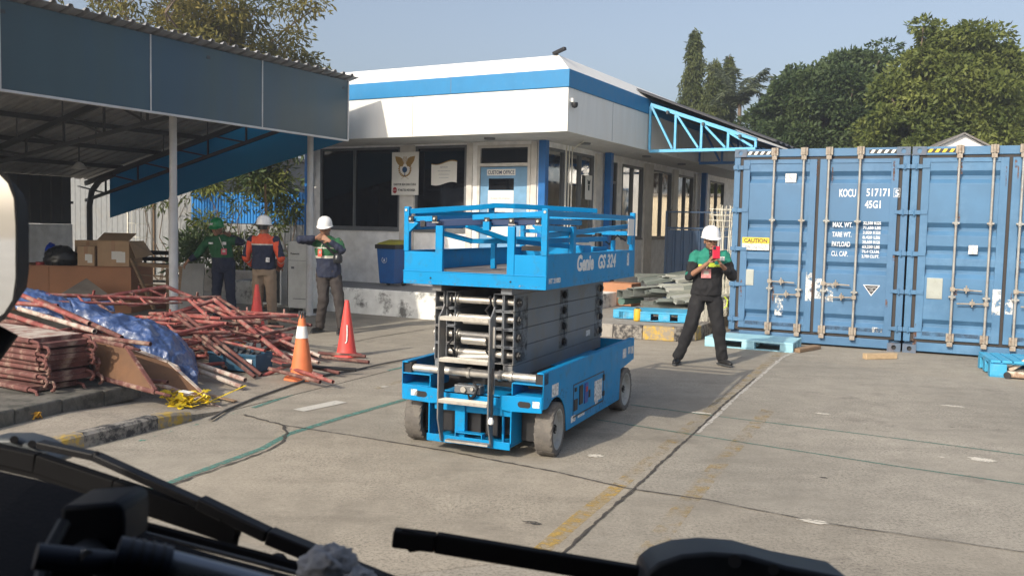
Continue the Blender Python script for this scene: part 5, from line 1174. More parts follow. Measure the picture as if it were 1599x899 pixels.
for k, (a, b) in enumerate((((425,562),(505,588)), ((430,560),(530,582)), ((440,570),(556,577)), ((420,575),(500,596)), ((455,575),(520,596)), ((380,545),(470,560)), ((400,540),(498,566)))):
    stube(gr(a[0],a[1],.16-.01*k), gr(b[0],b[1],.05+.008*k), 'loose tube on the ground right of the orange cone, %s counted from the base outwards' % ORD[k], (RD, RO, M['steel_dk'], RO, RD, RD, M['plank'])[k], .02)
for k, (a, b, za, zb, m_) in enumerate((((380,505),(497,566),.42,.10,RD), ((300,470),(470,545),.60,.20,RD), ((415,520),(500,556),.30,.10,M['plank']), ((330,505),(410,540),.4,.25,RD), ((270,500),(330,540),.5,.3,RO))):
    stube(P(a[0],a[1],11.2-.1*k), P(b[0],b[1],10.4), ('long red tube lying along the right slope of the heap', 'longest red tube crossing the whole heap towards the cones', 'worn pale tube near the right end of the heap', 'short red tube in the middle of the heap', 'short worn tube near the tarp')[k], m_)
# concrete block row under the planks
M['mossy'] = mat('mossy_concrete', (.16,.15,.13), .95, var=.35, vs=10, dirt_sheen=(.05,.05,.042), da=.9, ds=5, dthr=.48, bump=.9, bs=18)
bt_ = thing('rough_block_row', 'row of low rough concrete blocks under the stacked scaffold planks', 'concrete blocks'); e0, e1 = gr(-60, 682, .1), gr(222, 612, .1); ed = (e1-e0).normalized(); en = V(-ed.y, ed.x, 0)
if en.x > 0: en = -en
n = 4; Lb = (e1-e0).length
for i in range(n):
    a = e0+ed*(Lb*i/n+.002); b = e0+ed*(Lb*(i+1)/n-.002); mb = MB(); h = .27-.01*i; a.z = b.z = .05; h -= .10
    mb.slab([a, b, b+en*.9, a+en*.9], (0,0,1), h); mb.build('block', M['mossy'], bt_, bevel=.02)
# stacked catwalk planks with hooks
def hook(mb, p, d, up, s=1):
    p = Vector(p); mb.path([p, p+d*.05*s, p+d*.09*s+up*-.005*s, p+d*.105*s-up*.03*s, p+d*.09*s-up*.055*s, p+d*.07*s-up*.06*s], .011*s, 7)
def catwalk(label, O, A, B, m, edge=RO, th=.045):
    """deck panel: O corner, A along its length, B across; tubes down both long sides end in hooks"""
    O, A, B = Vector(O), Vector(A), Vector(B); t = thing('scaffold_plank', label, 'scaffold plank', O, 0, 'steel scaffold planks'); n = A.cross(B).normalized()
    if n.z < 0: n = -n
    mb = MB(); mb.slab([A*.01+B*.04, A*.99+B*.04, A*.99+B*.96, A*.01+B*.96], n, th*.5); mb.build('deck', m, t, bevel=.003)
    mb = MB(); d = A.normalized()
    for q in (B*0, B): mb.tube(q+n*.0, q+A, .024, 12)
    mb.bar(A*.0+B*.02, A*.0+B*.98, .03, .04); mb.bar(A+B*.02, A+B*.98, .03, .04); mb.build('side_tube', edge, t, smooth=True)
    mb = MB()
    for q in (B*0, B): hook(mb, q+A-d*.01, d, n, 1.25)
    mb.build('hook', edge, t, smooth=True); return t
sd = (-BE*1.0).normalized(); pbase = gr(40, 640, .3)
names = ('bottom', 'second lowest', 'third lowest', 'fourth from below', 'fifth from below', 'fourth from the top', 'third from the top', 'second from the top', 'top')
for i in range(9):
    E_ = V(-3.88+.03*gen.uniform(-2, 1), 7.30+.03*gen.uniform(-1, 1), .245+.049*i)+BE*((.06 if i % 2 else 0)+gen.uniform(-.05,.05))
    catwalk('red edged scaffold plank, %s of the flat stack on the concrete blocks' % names[i], E_+sd*1.7, -sd*1.7+BD*gen.uniform(-.07,.07)+V(0,0,gen.uniform(-.012,.012)), BD*gen.uniform(.42,.47), M['plank'] if i == 8 else RO, RO)
# bundle of hollow tubes
k = 0
for r_, c_ in ((0,0),(0,1),(0,2),(0,3),(1,0),(1,1),(1,2),(1,3),(2,0),(2,1),(2,2)):
    p_ = V(-3.72, 7.95, .25)+BD*(.056*c_+.028*(r_ % 2))+V(0,0,.05*r_)+BE*gen.uniform(-.06, .08); stube(p_-BE*1.5, p_, 'rusty hollow tube end in the bundle beside the planks, %s row, %s from the left' % (('bottom','middle','top')[r_], ORD[c_]), (RO, RD)[k % 2], .026); k += 1
# tubes lying on top of the stack
for k, (a, b, m_, l) in enumerate((((30,482,8.9),(148,517,8.2),M['plank'],'pale worn tube uppermost on the plank stack'), ((20,455,9.2),(140,505,8.5),RD,'red tube behind the pale tube on the stack'),
        ((-20,480,8.6),(120,527,7.9),RD,'red tube on the plank stack with its end by the catwalk'), ((-20,515,8.2),(105,540,7.7),RO,'worn red tube just above the plank stack'), ((-20,500,8.6),(60,505,8.3),RO,'short worn tube at the left edge on the stack'),
        ((40,505,8.5),(115,540,7.9),RD,'red tube slanting across the plank stack'), ((60,468,9.0),(190,527,8.3),RO,'worn tube running down beside the blue tarp'), ((-20,470,9.0),(90,478,8.9),RD,'red tube lying at the back of the stack'))):
    stube(P(*a), P(*b), l, m_, .024)
# two tilted catwalks that show brown undersides
o0 = P(118,523,8.1); catwalk('brown boarded catwalk tilted up against the plank stack', o0, P(196,541,7.75)-o0, P(160,590,7.75)-o0, M['ply'], RO, .03)
o0 = P(160,528,8.35); catwalk('brown boarded catwalk behind the tilted one, half under the tarp', o0, P(262,566,8.2)-o0, P(228,592,8.0)-o0, M['ply'], M['plank'], .03)
stube(P(100,520,8.2), P(235,537,7.9), 'long worn tube lying above the tilted catwalk'); stube(P(180,590,8.0), P(262,597,7.75), 'red tube end below the tilted catwalk'); stube(P(130,560,8.0), P(158,592,7.8), 'thin dark tube in front of the tilted catwalk', M['steel_dk'], .012)
for k in range(6): stube(P(110+8*k,568+4*k,8.6-.05*k), P(165+10*k,585+3*k,8.3-.05*k), 'dark rusty tube in the shade under the tilted catwalks, %s from the left' % ORD[k], (RO, M['steel_dk'])[k % 2], .018)
# crumpled tarp
def tarp(name, label, lo, up, nx, ny, bulge, seed, amp=.05):
    lo = [P(*p) for p in lo]; up = [P(*p) for p in up]
    def ev(L_, t): t *= len(L_)-1; i = min(int(t), len(L_)-2); return L_[i].lerp(L_[i+1], t-i)
    vs = []; fs = []; off = V(seed, seed*2, 0)
    for i in range(nx+1):
        for j in range(ny+1):
            t, s = i/nx, j/ny; p = ev(lo, t).lerp(ev(up, t), s); p = p+V(.1, -.45, .6)*bulge*sin(pi*s)
            q = p*5+off; rdg = (.5-abs(noise.noise(q)))*2; q2 = p*14+off; r2 = (.5-abs(noise.noise(q2)))
            e = amp*(rdg-.5)+amp*.45*r2+amp*.2*noise.noise(p*34); p = p+V(.1, -.6, .7)*e; p.z = max(p.z, .03+.02*noise.noise(p*9)); vs.append(tuple(p))
    for i in range(nx):
        for j in range(ny): a = i*(ny+1)+j; fs.append((a, a+ny+1, a+ny+2, a+1))
    mb = MB(); mb.add(vs, fs); o = mb.build(name, M['tarp'], smooth=True, angle=180); so = o.modifiers.new('t', 'SOLIDIFY'); so.thickness = .004; return tag(o, label, 'tarpaulin')
tarp('blue_tarpaulin', 'crumpled shiny blue tarpaulin draped over the scaffold parts from plank stack to crate', [(120,500,8.7),(190,532,8.5),(235,556,8.4),(262,580,8.35),(284,606,8.45),(310,606,8.6)], [(110,478,9.3),(190,498,9.3),(240,505,9.3),(280,524,9.3),(304,552,9.2),(314,596,8.9)], 90, 46, .22, 3, .075)
tarp('blue_tarpaulin', 'blue tarpaulin bunched behind the mirror edge at the back of the pile', [(25,484,9.3),(70,492,9.2),(110,497,9.2),(185,505,9.2)], [(30,452,10.0),(60,455,10.0),(90,464,10.0),(130,488,9.8)], 60, 30, .15, 9, .06)
tarp('blue_tarpaulin', 'small pale blue sheet showing through the frames below the tilted grey board', [(105,480,10.6),(180,488,10.4)], [(105,464,10.9),(175,466,10.8)], 30, 16, .05, 14, .03)
# yellow litter, box, crates
p = P(341,566,10.1); o = thing('yellow_carton', 'worn yellow carton inside the frames above the blue crate', 'box', (p.x, p.y, p.z), BA); mb = MB(); mb.box(0,.26,0,.2,0,.21); mb.build('carton', M['yellow'], o, bevel=.006); mb = MB(); mb.box(.0,.26,-.003,-.0,.0,.02); mb.box(.11,.15,-.004,-.001,.02,.2); mb.build('tape', mat('tape_brown', (.3,.2,.05), .5), o)
dkb = mat('tub_navy', (.015,.075,.14), .5, dirt_sheen=(.1,.12,.13), ds=7)
p = P(326,588,9.75); o = thing('blue_tub', 'dark blue plastic tub under the frames behind the orange cone', 'tub', (p.x, p.y, max(.03, p.z)), BA+.15); mb = MB(); w, d, h, th = .62, .3, .19, .012
mb.box(0,w,0,th,0,h); mb.box(0,w,d-th,d,0,h); mb.box(0,th,th,d-th,0,h); mb.box(w-th,w,th,d-th,0,h); mb.box(th,w-th,th,d-th,0,th); mb.box(-.01,w+.01,-.012,-.0005,h-.03,h); mb.build('tub_body', dkb, o, bevel=.004)
mb = MB(); mb.box(.5,.58,-.016,-.0125,.09,.14); mb.build('label', M['sticker'], o)
mb = MB()
for k in range(14): x = .05+.04*k; mb.bar((x, .05+.1*gen.random(), .16), (x+.1*gen.uniform(-1,1), .2, .24+.05*gen.random()), .05, .012)
mb.build('scrap', M['candk'], o)
# tangle of yellow strap
p = gr(287, 632, .035); mb = MB()
for k in range(20):
    c_ = V(gen.uniform(-.13,.13), gen.uniform(-.09,.09), .02); pts = []
    for j in range(6): c_ = c_+V(gen.uniform(-.09,.09), gen.uniform(-.05,.05), gen.uniform(-.04,.055)); c_.z = min(.12, max(.006, c_.z)); c_.x = max(-.2, min(.2, c_.x)); pts.append(c_.copy())
    for a, b in zip(pts[:-1], pts[1:]): mb.bar(a, b, .045, .003, (gen.uniform(-.5,.5), gen.uniform(-.5,.5), 1))
mb.bar((.15,.0,.02), (.28,.1,.02), .02, .003); mb.bar((.2,.06,.02), (.44,.35,.12), .022, .003); o = mb.build('yellow_strap', M['tape']); o.location = p; tag(o, 'tangled heap of yellow plastic strapping on the pavement in front of the tarp', 'strapping')
mb = MB(); mb.bar((-.02,-.02,.13),(.09,-.05,.12),.07,.004); ob = mb.build('paper_scrap', M['paper']); ob.parent = o
p = gr(50, 655, .09); mb = MB(); litterm = mat('litter_orange', (.6,.33,.04), .6)
for k in range(9): a = gen.random()*6; mb.bar((gen.uniform(-.06,.02), gen.uniform(-.03,.03), .01+.05*gen.random()), (gen.uniform(.0,.08), gen.uniform(-.04,.04), .02+.05*gen.random()), .05, .003, (cos(a), sin(a), .8))
o = mb.build('orange_litter', litterm); o.location = p; tag(o, 'crumpled orange wrapper in front of the concrete blocks', 'litter')
# wooden debris sticking out by strap
a, b = gr(310,612,.05), gr(368,626,.02); timber('thin splintered board beside the yellow strapping', a, b, .05, .012, M['wood'])
# ================================================================ plywood crate with boxes, under the shelter
q0 = gr(205, 489); q0 = V(q0.x, q0.y, 0); cd = V(-1, .02, 0).normalized(); cyaw = atan2(-cd.y, -cd.x)
CT = thing('plywood_crate', 'long reddish plywood crate under the shelter with boxes and bags on top', 'crate', q0, cyaw)
hz = at(200, 418, q0.y).z; mb = MB(); mb.box(-2.6, -1.45, 0, .9, 0, hz-.012); mb.box(-1.445, 0, 0, .9, 0, hz-.012); mb.build('panel', M['crate'], CT, bevel=.004); mb = MB(); mb.box(-2.6, 0, -.015, .91, hz-.010, hz+.01); mb.build('lid', M['crate'], CT, bevel=.004)
hz += .01
def carton(label, px0, px1, pyt, dy, dd, yaw=0, lab=True, flap=False):
    a = at(px0, 416, q0.y+dy); b = at(px1, 416, q0.y+dy); w = b.x-a.x; h = at(px0, pyt, q0.y+dy).z-hz
    t = thing('cardboard_box', label, 'cardboard box', (a.x, a.y, hz+.001), yaw); mb = MB(); mb.box(0, w, 0, dd, 0, h); mb.build('carton', M['box'], t, bevel=.004)
    mb = MB(); mb.box(w/2-.03, w/2+.03, -.003, -.0005, h*.45, h-.004); mb.box(w/2-.03, w/2+.03, .004, dd-.004, h+.0005, h+.003); mb.build('packing_tape', mat('tape_tan', (.38,.2,.1), .35), t)
    if lab: mb = MB(); mb.box(w*.45, w*.78, -.0045, -.0035, h*.28, h*.6); mb.box(w*.6, w*.88, -.006, -.005, h*.16, h*.58); mb.build('address_label', M['paper'], t)
    if flap:
        mb = MB(); mb.slab([V(0,-.01,h+.004), V(w,-.01,h+.004), V(w*.9,dd*.8,h+.13), V(-.08,dd*.8,h+.13)], (0,0,1), .008); mb.build('flap', M['box'], t)
        mb = MB(); mb.slab([V(w,0,h), V(w+.02,dd,h), V(w+.2,dd,h-.25), V(w+.12,0,h-.3)], (.4,0,1), .006); mb.build('flap', M['box'], t)
    return t
carton('largest cardboard box, right end of the crate top, with raised lid flap', 152, 203, 376, .12, .5, -.05, True, True)
carton('plain cardboard box behind the largest one', 117, 158, 375, .50, .3, 0, False)
carton('small cardboard box with white label between the bag and the largest box', 121, 147, 384, .06, .22, .05, True)
o = thing('notebook_bundle', 'flat red tin lying left of the black bag on the crate', 'tin', at(63, 416, q0.y+.1)); o.location.z = hz; mb = MB(); mb.lathe([(.07,0),(.075,.01),(.075,.045),(.07,.055)], 20); mb.build('tin_body', mat('tin_red', (.35,.03,.03), .4), o, smooth=True)
o.name = 'red_tin'
def blob(name, label, cat, c, R_, m, seed, amp=.25):
    import bmesh
    bm = bmesh.new(); bmesh.ops.create_icosphere(bm, subdivisions=4, radius=1)
    for v in bm.verts:
        n_ = v.co.copy(); e = 1+amp*(.5-abs(noise.noise(n_*2.3+V(seed,0,0))))+amp*.4*noise.noise(n_*6+V(0,seed,0)); v.co = V(n_.x*R_[0]*e, n_.y*R_[1]*e, max(-R_[2]*.55, n_.z*R_[2]*e))
    me = bpy.data.meshes.new(name); bm.to_mesh(me); bm.free(); me.materials.append(m); me.polygons.foreach_set('use_smooth', [True]*len(me.polygons)); o = link(bpy.data.objects.new(name, me)); o.location = c+V(0,0,R_[2]*.55); return tag(o, label, cat)
c = at(95, 418, q0.y+.2); blob('black_bag', 'full black plastic bag lying on the crate', 'plastic bag', V(c.x, c.y, hz), (.27,.2,.21), M['bag'], 2)
c = at(80, 418, q0.y+.4); blob('blue_bag', 'small bright blue plastic bag behind the black bag', 'plastic bag', V(c.x, c.y, hz), (.1,.1,.24), M['bluebag'], 5)
# tilted grey board against the crate front
A_, B_, C_, D_ = P(92,460,14.6), P(135,434,15.2), P(168,458,15.0), P(150,490,14.5); mb = MB(); mb.slab([A_, D_, C_, B_], (B_-A_).cross(C_-A_).normalized(), .025); tag(mb.build('grey_board', mat('board_beige', (.36,.31,.26), .7), bevel=.004), 'tilted grey chair-back board leaning on the crate', 'board')
# pallet bench and timber behind, grey planks the green worker leans on
o = thing('slat_bench', 'dark wooden slat bench standing right of the cardboard boxes', 'bench', at(205, 450, 17)+V(.05, 0, 0), -.1); o.location.z = 0
mb = MB()
for z in (.72, .84, .96): mb.box(0, .75, .3, .33, z, z+.08)
for y in (0, .1, .2): mb.box(0, .75, y, y+.08, .45, .475)
mb.build('slat', M['steel_dk'], o, bevel=.004); mb = MB()
for x in (.05, .68): mb.box(x, x+.05, .0, .05, 0, .45); mb.box(x, x+.05, .28, .3, 0, 1.04)
mb.build('leg', M['steel_dk'], o)
o = thing('sawhorse', 'weathered wooden sawhorse with a slanting leg behind the heap', 'sawhorse', at(236, 470, 15.6), -.05); o.location.z = 0
mb = MB(); mb.bar((-.35,.1,.86), (.65,.1,.80), .09, .06); mb.build('beam', M['wood'], o, bevel=.004); mb = MB()
mb.bar((-.35,.0,.95), (.10,-.1,.08), .06, .04); mb.bar((.25,.1,.78), (.15,.35,.0), .06, .04); mb.bar((.5,.1,.78), (.55,-.15,.0), .06, .04); mb.bar((-.3,.12,.5), (.6,.12,.47), .05, .03); mb.bar((-.3,.16,.66),(.6,.16,.62),.07,.02); mb.build('leg', M['wood'], o)
for k, (px, l) in enumerate(((287, 'grey board standing upright under the hand of the green helmeted worker, left one'), (306, 'grey board standing upright beside the green helmeted worker, right one'))):
    a = at(px, 490, 14.9); a.z = 0; o = thing('grey_board', l, 'board', a, .15-.2*k); o.rotation_euler = (radians(-6), radians(4-3*k), .1); mb = MB(); mb.box(-.10, .10, 0, .05, 0, .93); mb.build('board', M['slabg'], o, bevel=.006)
# red blocks pallet in the dark
o = thing('brick_stack', 'dim stack of red bricks behind the sawhorse', 'bricks', at(250, 480, 16.4)); o.location.z = 0; mb = MB()
for r_ in range(5):
    for c_ in range(5): mb.box(-.6+.24*c_+.1*(r_ % 2), -.6+.24*c_+.22+.1*(r_ % 2), 0, .12, .075*r_, .075*r_+.065)
mb.build('brick', mat('brick_red', (.25,.09,.06), .9), o, bevel=.004)
# planter wall under the bush
a = W(-7.9, .6); o = thing('planter', 'low mossy concrete planter wall in front of the leafy bush', 'planter', (a.x-1.9, a.y+.9, 0), BA); mb = MB(); mb.box(0, 3.3, 0, .15, 0, .52); mb.box(0, 3.3, .16, .9, 0, .44); mb.build('planter_wall', M['concrete'], o, bevel=.01)
# air conditioner outdoor unit
p = gr(449, 487); o = thing('air_conditioner', 'tall pale air conditioner outdoor cabinet behind the man in the orange jacket', 'air conditioner', V(p.x, p.y, 0), BA+.12)
mb = MB(); mb.box(0, .52, 0, .34, .08, 1.30); mb.build('cabinet', M['ac'], o, bevel=.015); mb = MB(); mb.box(.0,.52,-.006,-.001,.95,.955); mb.box(.08,.14,-.006,-.001,.80,.84); mb.box(.12,.44,-.006,-.001,.25,.26); mb.build('panel_seam', M['frame_g'], o); text('Panasonic', .05, face_m(.06,-.003,1.06), ink, o, bold=.001)
mb = MB(); mb.box(-.02,-.001,.02,.32,.12,1.25); mb.build('grille', M['candk'], o); mb = MB(); mb.box(.03,.12,.02,.3,0,.08); mb.box(.4,.49,.02,.3,0,.08); mb.build('foot', M['black'], o)
# the big fan unit at its left
o = thing('fan_grille_unit', 'dark condenser fan unit behind the legs of the man in the orange jacket', 'air conditioner', V(p.x-.75, p.y+.45, 0), BA+.12); mb = MB(); mb.box(0,.62,0,.3,.1,1.0); mb.build('cabinet', M['ac'], o, bevel=.01)
mb = MB()
for k in range(16): mb.tube((.04,-.012,.16+.05*k),(.58,-.012,.16+.05*k),.004,5)
for k in range(6): mb.tube((.05+.1*k,-.016,.15),(.05+.1*k,-.016,.95),.004,5)
mb.box(.03,.59,-.006,-.001,.14,.96); mb.build('grille', M['candk'], o)
# wheelie bin
p = gr(611, 446, .475); o = thing('wheelie_bin', 'blue wheelie bin with dark rim and yellow lid on the ledge by the office wall', 'bin', V(p.x, p.y, .473), BA); mb = MB()
w, d, h = .215, .2, .74; z0 = .05
mb.add([(-w*.78,-d*.8,z0),(w*.78,-d*.8,z0),(w*.78,d*.8,z0),(-w*.78,d*.8,z0),(-w,-d,h),(w,-d,h),(w,d,h),(-w,d,h)], [(0,3,2,1),(4,5,6,7),(0,1,5,4),(1,2,6,5),(2,3,7,6),(3,0,4,7)]); mb.build('bin_body', M['binblue'], o, bevel=.02)
mb = MB(); mb.box(-w-.025, w+.025, -d-.02, d+.03, h-.03, h+.05); mb.build('rim', M['black'], o, bevel=.01); mb = MB(); mb.add([(-w,-d,h+.052),(w,-d,h+.052),(w,d,h+.052),(-w,d,h+.052),(-w*.9,-d*.8,h+.08),(w*.9,-d*.8,h+.08),(w*.9,d*.9,h+.14),(-w*.9,d*.9,h+.14)], [(4,5,6,7),(0,1,5,4),(1,2,6,5),(2,3,7,6),(3,0,4,7)]); mb.build('lid', M['binyel'], o, bevel=.01)
mb = MB(); n = 20; R1, R2 = .062, .052; mb.add([(R1*cos(2*pi*i/n), 0, R1*sin(2*pi*i/n)) for i in range(n)]+[(R2*cos(2*pi*i/n), 0, R2*sin(2*pi*i/n)) for i in range(n)], [(i, (i+1) % n, n+(i+1) % n, n+i) for i in range(n)], Matrix.Translation((-.03, -d*.955, .50)) @ Matrix.Rotation(radians(-3.3), 4, 'X')); mb.prism([(-.05,.47),(-.01,.47),(-.03,.53)], .002, face_m(0, -d*.96, 0)); mb.build('recycling_mark', M['sticker'], o)
for s in (-1, 1): mb = MB(); mb.tube((s*w*.75, d*.75, .05), (s*w*.95, d*.75, .05), .05, 14); mb.build('wheel', M['black'], o)
# ================================================================ people
def ball(mb, c, r, n=14):
    c = Vector(c); rr = r if hasattr(r, '__len__') else (r, r, r); k = 8; vs = []; fs = []
    for i in range(k+1):
        a = pi*i/k
        for j in range(n): b = 2*pi*j/n; vs.append((c.x+rr[0]*sin(a)*cos(b), c.y+rr[1]*sin(a)*sin(b), c.z+rr[2]*cos(a)))
    for i in range(k):
        for j in range(n): fs.append((i*n+j, (i+1)*n+j, (i+1)*n+(j+1) % n, i*n+(j+1) % n))
    mb.add(vs, fs)
def cone_limb(mb, p, q, r1, r2): mb.tube(p, q, r1, 14, r2); ball(mb, p, r1); ball(mb, q, r2)
def loft(mb, rings, n=24):
    vs = []; 
    for c, rx, ry in rings: vs += [(c[0]+rx*cos(2*pi*i/n), c[1]+ry*sin(2*pi*i/n), c[2]) for i in range(n)]
    fs = []
    for k in range(len(rings)-1): fs += [(k*n+i, k*n+(i+1) % n, (k+1)*n+(i+1) % n, (k+1)*n+i) for i in range(n)]
    fs += [tuple(range(n-1, -1, -1)), tuple(range((len(rings)-1)*n, len(rings)*n))]; mb.add(vs, fs)
def remesh(mb, name, mats, parent, vox, smooth=4, wr=0, wf=18, classify=None, seed=0):
    me = bpy.data.meshes.new('tmp'); me.from_pydata(mb.v, [], mb.f); o = link(bpy.data.objects.new('tmp', me))
    m = o.modifiers.new('r', 'REMESH'); m.mode = 'VOXEL'; m.voxel_size = vox
    s = o.modifiers.new('s', 'SMOOTH'); s.factor = .5; s.iterations = smooth
    me2 = bpy.data.meshes.new_from_object(o.evaluated_get(bpy.context.evaluated_depsgraph_get())); bpy.data.objects.remove(o); me2.name = name
    if wr:
        nv = [(v.co.copy(), v.normal.copy()) for v in me2.vertices]
        for v, (c, n) in zip(me2.vertices, nv):
            q = V(c.x*wf, c.y*wf, c.z*wf*.7+seed*9); v.co = c+n*wr*((.5-abs(noise.noise(q)))*1.3+.5*noise.noise(q*2.3))
    me2.materials.clear()
    for x in mats: me2.materials.append(x)
    if classify:
        for p in me2.polygons: p.material_index = classify(p.center)
    me2.polygons.foreach_set('use_smooth', [True]*len(me2.polygons)); me2.update()
    o = link(bpy.data.objects.new(name, me2)); o.parent = parent; return o
def segd(p, a, b):
    ab = b-a; t = max(0, min(1, (p-a).dot(ab)/ab.length_squared)); return (p-(a+ab*t)).length, t
def hand(mb, w, d, n, curl, side, spread=.02):
    """w wrist, d along the hand, n palm normal; side=+1/-1 thumb direction along the across axis"""
    d = d.normalized(); n = (n-d*n.dot(d)).normalized(); x = d.cross(n)*side
    for k in (-.026, -.009, .009, .026): mb_p = w+d*.02+x*k; cone_limb(mb, mb_p*.5+w*.5, w+d*.085+x*k*1.15, .015, .0125)
    for k, (off, L_) in enumerate(((.030, .068), (.010, .076), (-.010, .070), (-.029, .055))):
        p = w+d*.088+x*off*1.15; a = d+x*off*spread*20; a.normalize(); p1 = p+(a*cos(curl*.5)+n*sin(curl*.5))*L_*.5; p2 = p1+(a*cos(curl*1.4)+n*sin(curl*1.4))*L_*.5
        cone_limb(mb, p, p1, .0105, .0095); cone_limb(mb, p1, p2, .0095, .008)
    p = w+d*.028+x*.03; p1 = p+(d*.6+x*.7+n*.25).normalized()*.038; p2 = p1+(d*.85+x*.2+n*.5).normalized()*.03; cone_limb(mb, p, p1, .013, .011); cone_limb(mb, p1, p2, .011, .009)
def person(label, loc, yaw, J, st, group=None):
    t = thing('person', label, 'person', loc, yaw, group)
    g = {k: Vector(v) for k, v in J.items() if k not in ('hp', 'hy', 'hands')}
    hip, ch, nk, hd = g['hip'], g['chest'], g['neck'], g['head']
    skin = st['skin']; HR = Matrix.Rotation(J.get('hy', 0), 3, 'Z') @ Matrix.Rotation(J.get('hp', 0), 3, 'X')
    # --- body, one continuous figure
    mb = MB()
    loft(mb, [(hip+V(0,0,-.08), .13, .09), (hip+V(0,0,.04), .145, .10), (hip.lerp(ch, .45), .12, .085), (ch+V(0,0,-.05), .15, .10), (ch+V(0,0,.09), .145, .085), (ch+V(0,0,.145), .07, .06)])
    cone_limb(mb, ch+V(0,0,.10), nk+V(0,0,.05), .055, .050)
    for s, S_ in ((-1, 'L'), (1, 'R')):
        cone_limb(mb, ch+V(s*.06,0,.09), g['sh'+S_], .05, .048); cone_limb(mb, g['sh'+S_], g['el'+S_], .048, .037); cone_limb(mb, g['el'+S_], g['wr'+S_], .038, .025)
        cone_limb(mb, hip+V(s*.09,0,-.04), g['kn'+S_], .082, .052); cone_limb(mb, g['kn'+S_], g['an'+S_], .052, .036)
        fd = g['toe'+S_]; cone_limb(mb, g['an'+S_]+V(0,0,-.04), g['an'+S_]+fd*.14+V(0,0,-.055), .032, .024)
        d_, n_, c_, sd = J['hands'][S_]; hand(mb, g['wr'+S_], Vector(d_), Vector(n_), c_, sd)
    def hv(x, y, z): return hd+HR @ V(x, y, z)
    def hball(x, y, z, r):
        k = len(mb.v); ball(mb, (0,0,0), r); 
        for i in range(k, len(mb.v)): mb.v[i] = tuple(hv(x, y, z)+HR @ Vector(mb.v[i]))
    hball(0, .012, .03, (.075, .093, .088)); hball(0, -.012, -.035, (.060, .072, .070)); hball(0, -.045, -.088, (.033, .030, .022)); hball(0, -.092, -.012, (.013, .016, .024)); hball(0, -.086, .03, (.05, .012, .010)); hball(0, -.075, -.058, (.024, .012, .010))
    for s in (-1, 1): hball(s*.074, .01, -.01, (.012, .020, .030)); hball(s*.035, -.068, -.025, (.022, .018, .02))
    cone_limb(mb, nk, hv(0, .015, -.05), .052, .05)
    remesh(mb, 'body', [skin], t, .0065, 3)
    for s in (-1, 1):
        m_ = MB(); ball(m_, hv(s*.031, -.083, .008), (.013, .007, .006)); m_.build('eye', M['black'], t, smooth=True); m_ = MB(); m_.bar(hv(s*.018, -.094, .032), hv(s*.050, -.084, .030), .006, .007); m_.build('eyebrow', M['black'], t)
    m_ = MB(); m_.bar(hv(-.022, -.088, -.058), hv(.022, -.088, -.058), .006, .006); m_.build('lips', st['lips'], t)
    # hair below the helmet
    m_ = MB()
    vs = []; n = 26; fs = []
    for i in range(n):
        a = 2*pi*i/n; y = sin(a); low = -.035 if y > .1 else (.0 if abs(y) <= .1 or y > -.35 else .045)
        for z in (.075, low): k = 1.06 if z > .05 else 1.03; vs.append(tuple(hv(cos(a)*.074*k, .014+y*.092*k, z)))
    for i in range(n): fs.append((2*i, 2*i+1, 2*((i+1) % n)+1, 2*((i+1) % n)))
    m_.add(vs, fs); h_ = m_.build('hair', M['black'], t, smooth=True)
    # --- trousers
    mb = MB(); loft(mb, [(hip+V(0,0,-.10), .155, .115), (hip+V(0,0,.0), .165, .125), (hip+V(0,0,.10), .150, .115)])
    for s, S_ in ((-1, 'L'), (1, 'R')):
        cone_limb(mb, hip+V(s*.085,0,-.04), g['kn'+S_], .098, .075); mb.tube(g['kn'+S_], g['an'+S_]+V(0,0,-.015), .074, 14, .062); ball(mb, g['kn'+S_], .075)
    remesh(mb, 'trousers', [st['trousers']], t, .011, 3, .017, 9, None, 3)
    # --- shoes
    for S_ in 'LR':
        a = g['an'+S_]; fd = g['toe'+S_].normalized(); mb = MB(); z0 = -a.z+.032 if False else 0
        base = V(a.x, a.y, max(.0, a.z-.085)); cone_limb(mb, base+V(0,0,.05)-fd*.035, base+V(0,0,.04)+fd*.12, .042, .034); cone_limb(mb, a, base+V(0,0,.05), .046, .045); cone_limb(mb, base+V(0,0,.035)+fd*.12, base+V(0,0,.032)+fd*.17, .040, .030)
        so_ = remesh(mb, 'shoe', [st['shoe']], t, .009, 3); m_ = MB(); sx = V(-fd.y, fd.x, 0)
        m_.slab([base-fd*.08+sx*.035, base+fd*.1+sx*.046, base+fd*.2+sx*.02, base+fd*.2-sx*.02, base+fd*.1-sx*.046, base-fd*.08-sx*.035], (0,0,1), .018); m_.build('sole', M['candk'], so_, bevel=.004)
    # --- jacket
    mb = MB(); hb = hip+V(0,0,st.get('hem', -.04))
    loft(mb, [(hb, .185, .135), (hip+V(0,0,.07), .180, .135), (hip.lerp(ch, .5), .168, .125), (ch+V(0,0,-.04), .182, .128), (ch+V(0,0,.07), .185, .115), (ch+V(0,0,.12), .13, .095), (ch+V(0,0,.16), .08, .075)])
    loft(mb, [(nk+V(0,.01,-.06), .085, .08), (nk+V(0,.01,.005), .073, .075)])
    for s, S_ in ((-1, 'L'), (1, 'R')):
        cone_limb(mb, ch+V(s*.07,0,.07), g['sh'+S_]+V(-s*.012,0,-.012), .066, .066); cone_limb(mb, g['sh'+S_]+V(-s*.012,0,-.012), g['el'+S_], .065, .054)
        w_ = g['el'+S_].lerp(g['wr'+S_], st.get('cuff'+S_, .95)); mb.tube(g['el'+S_], w_, .054, 14, .041); ball(mb, g['el'+S_], .054)
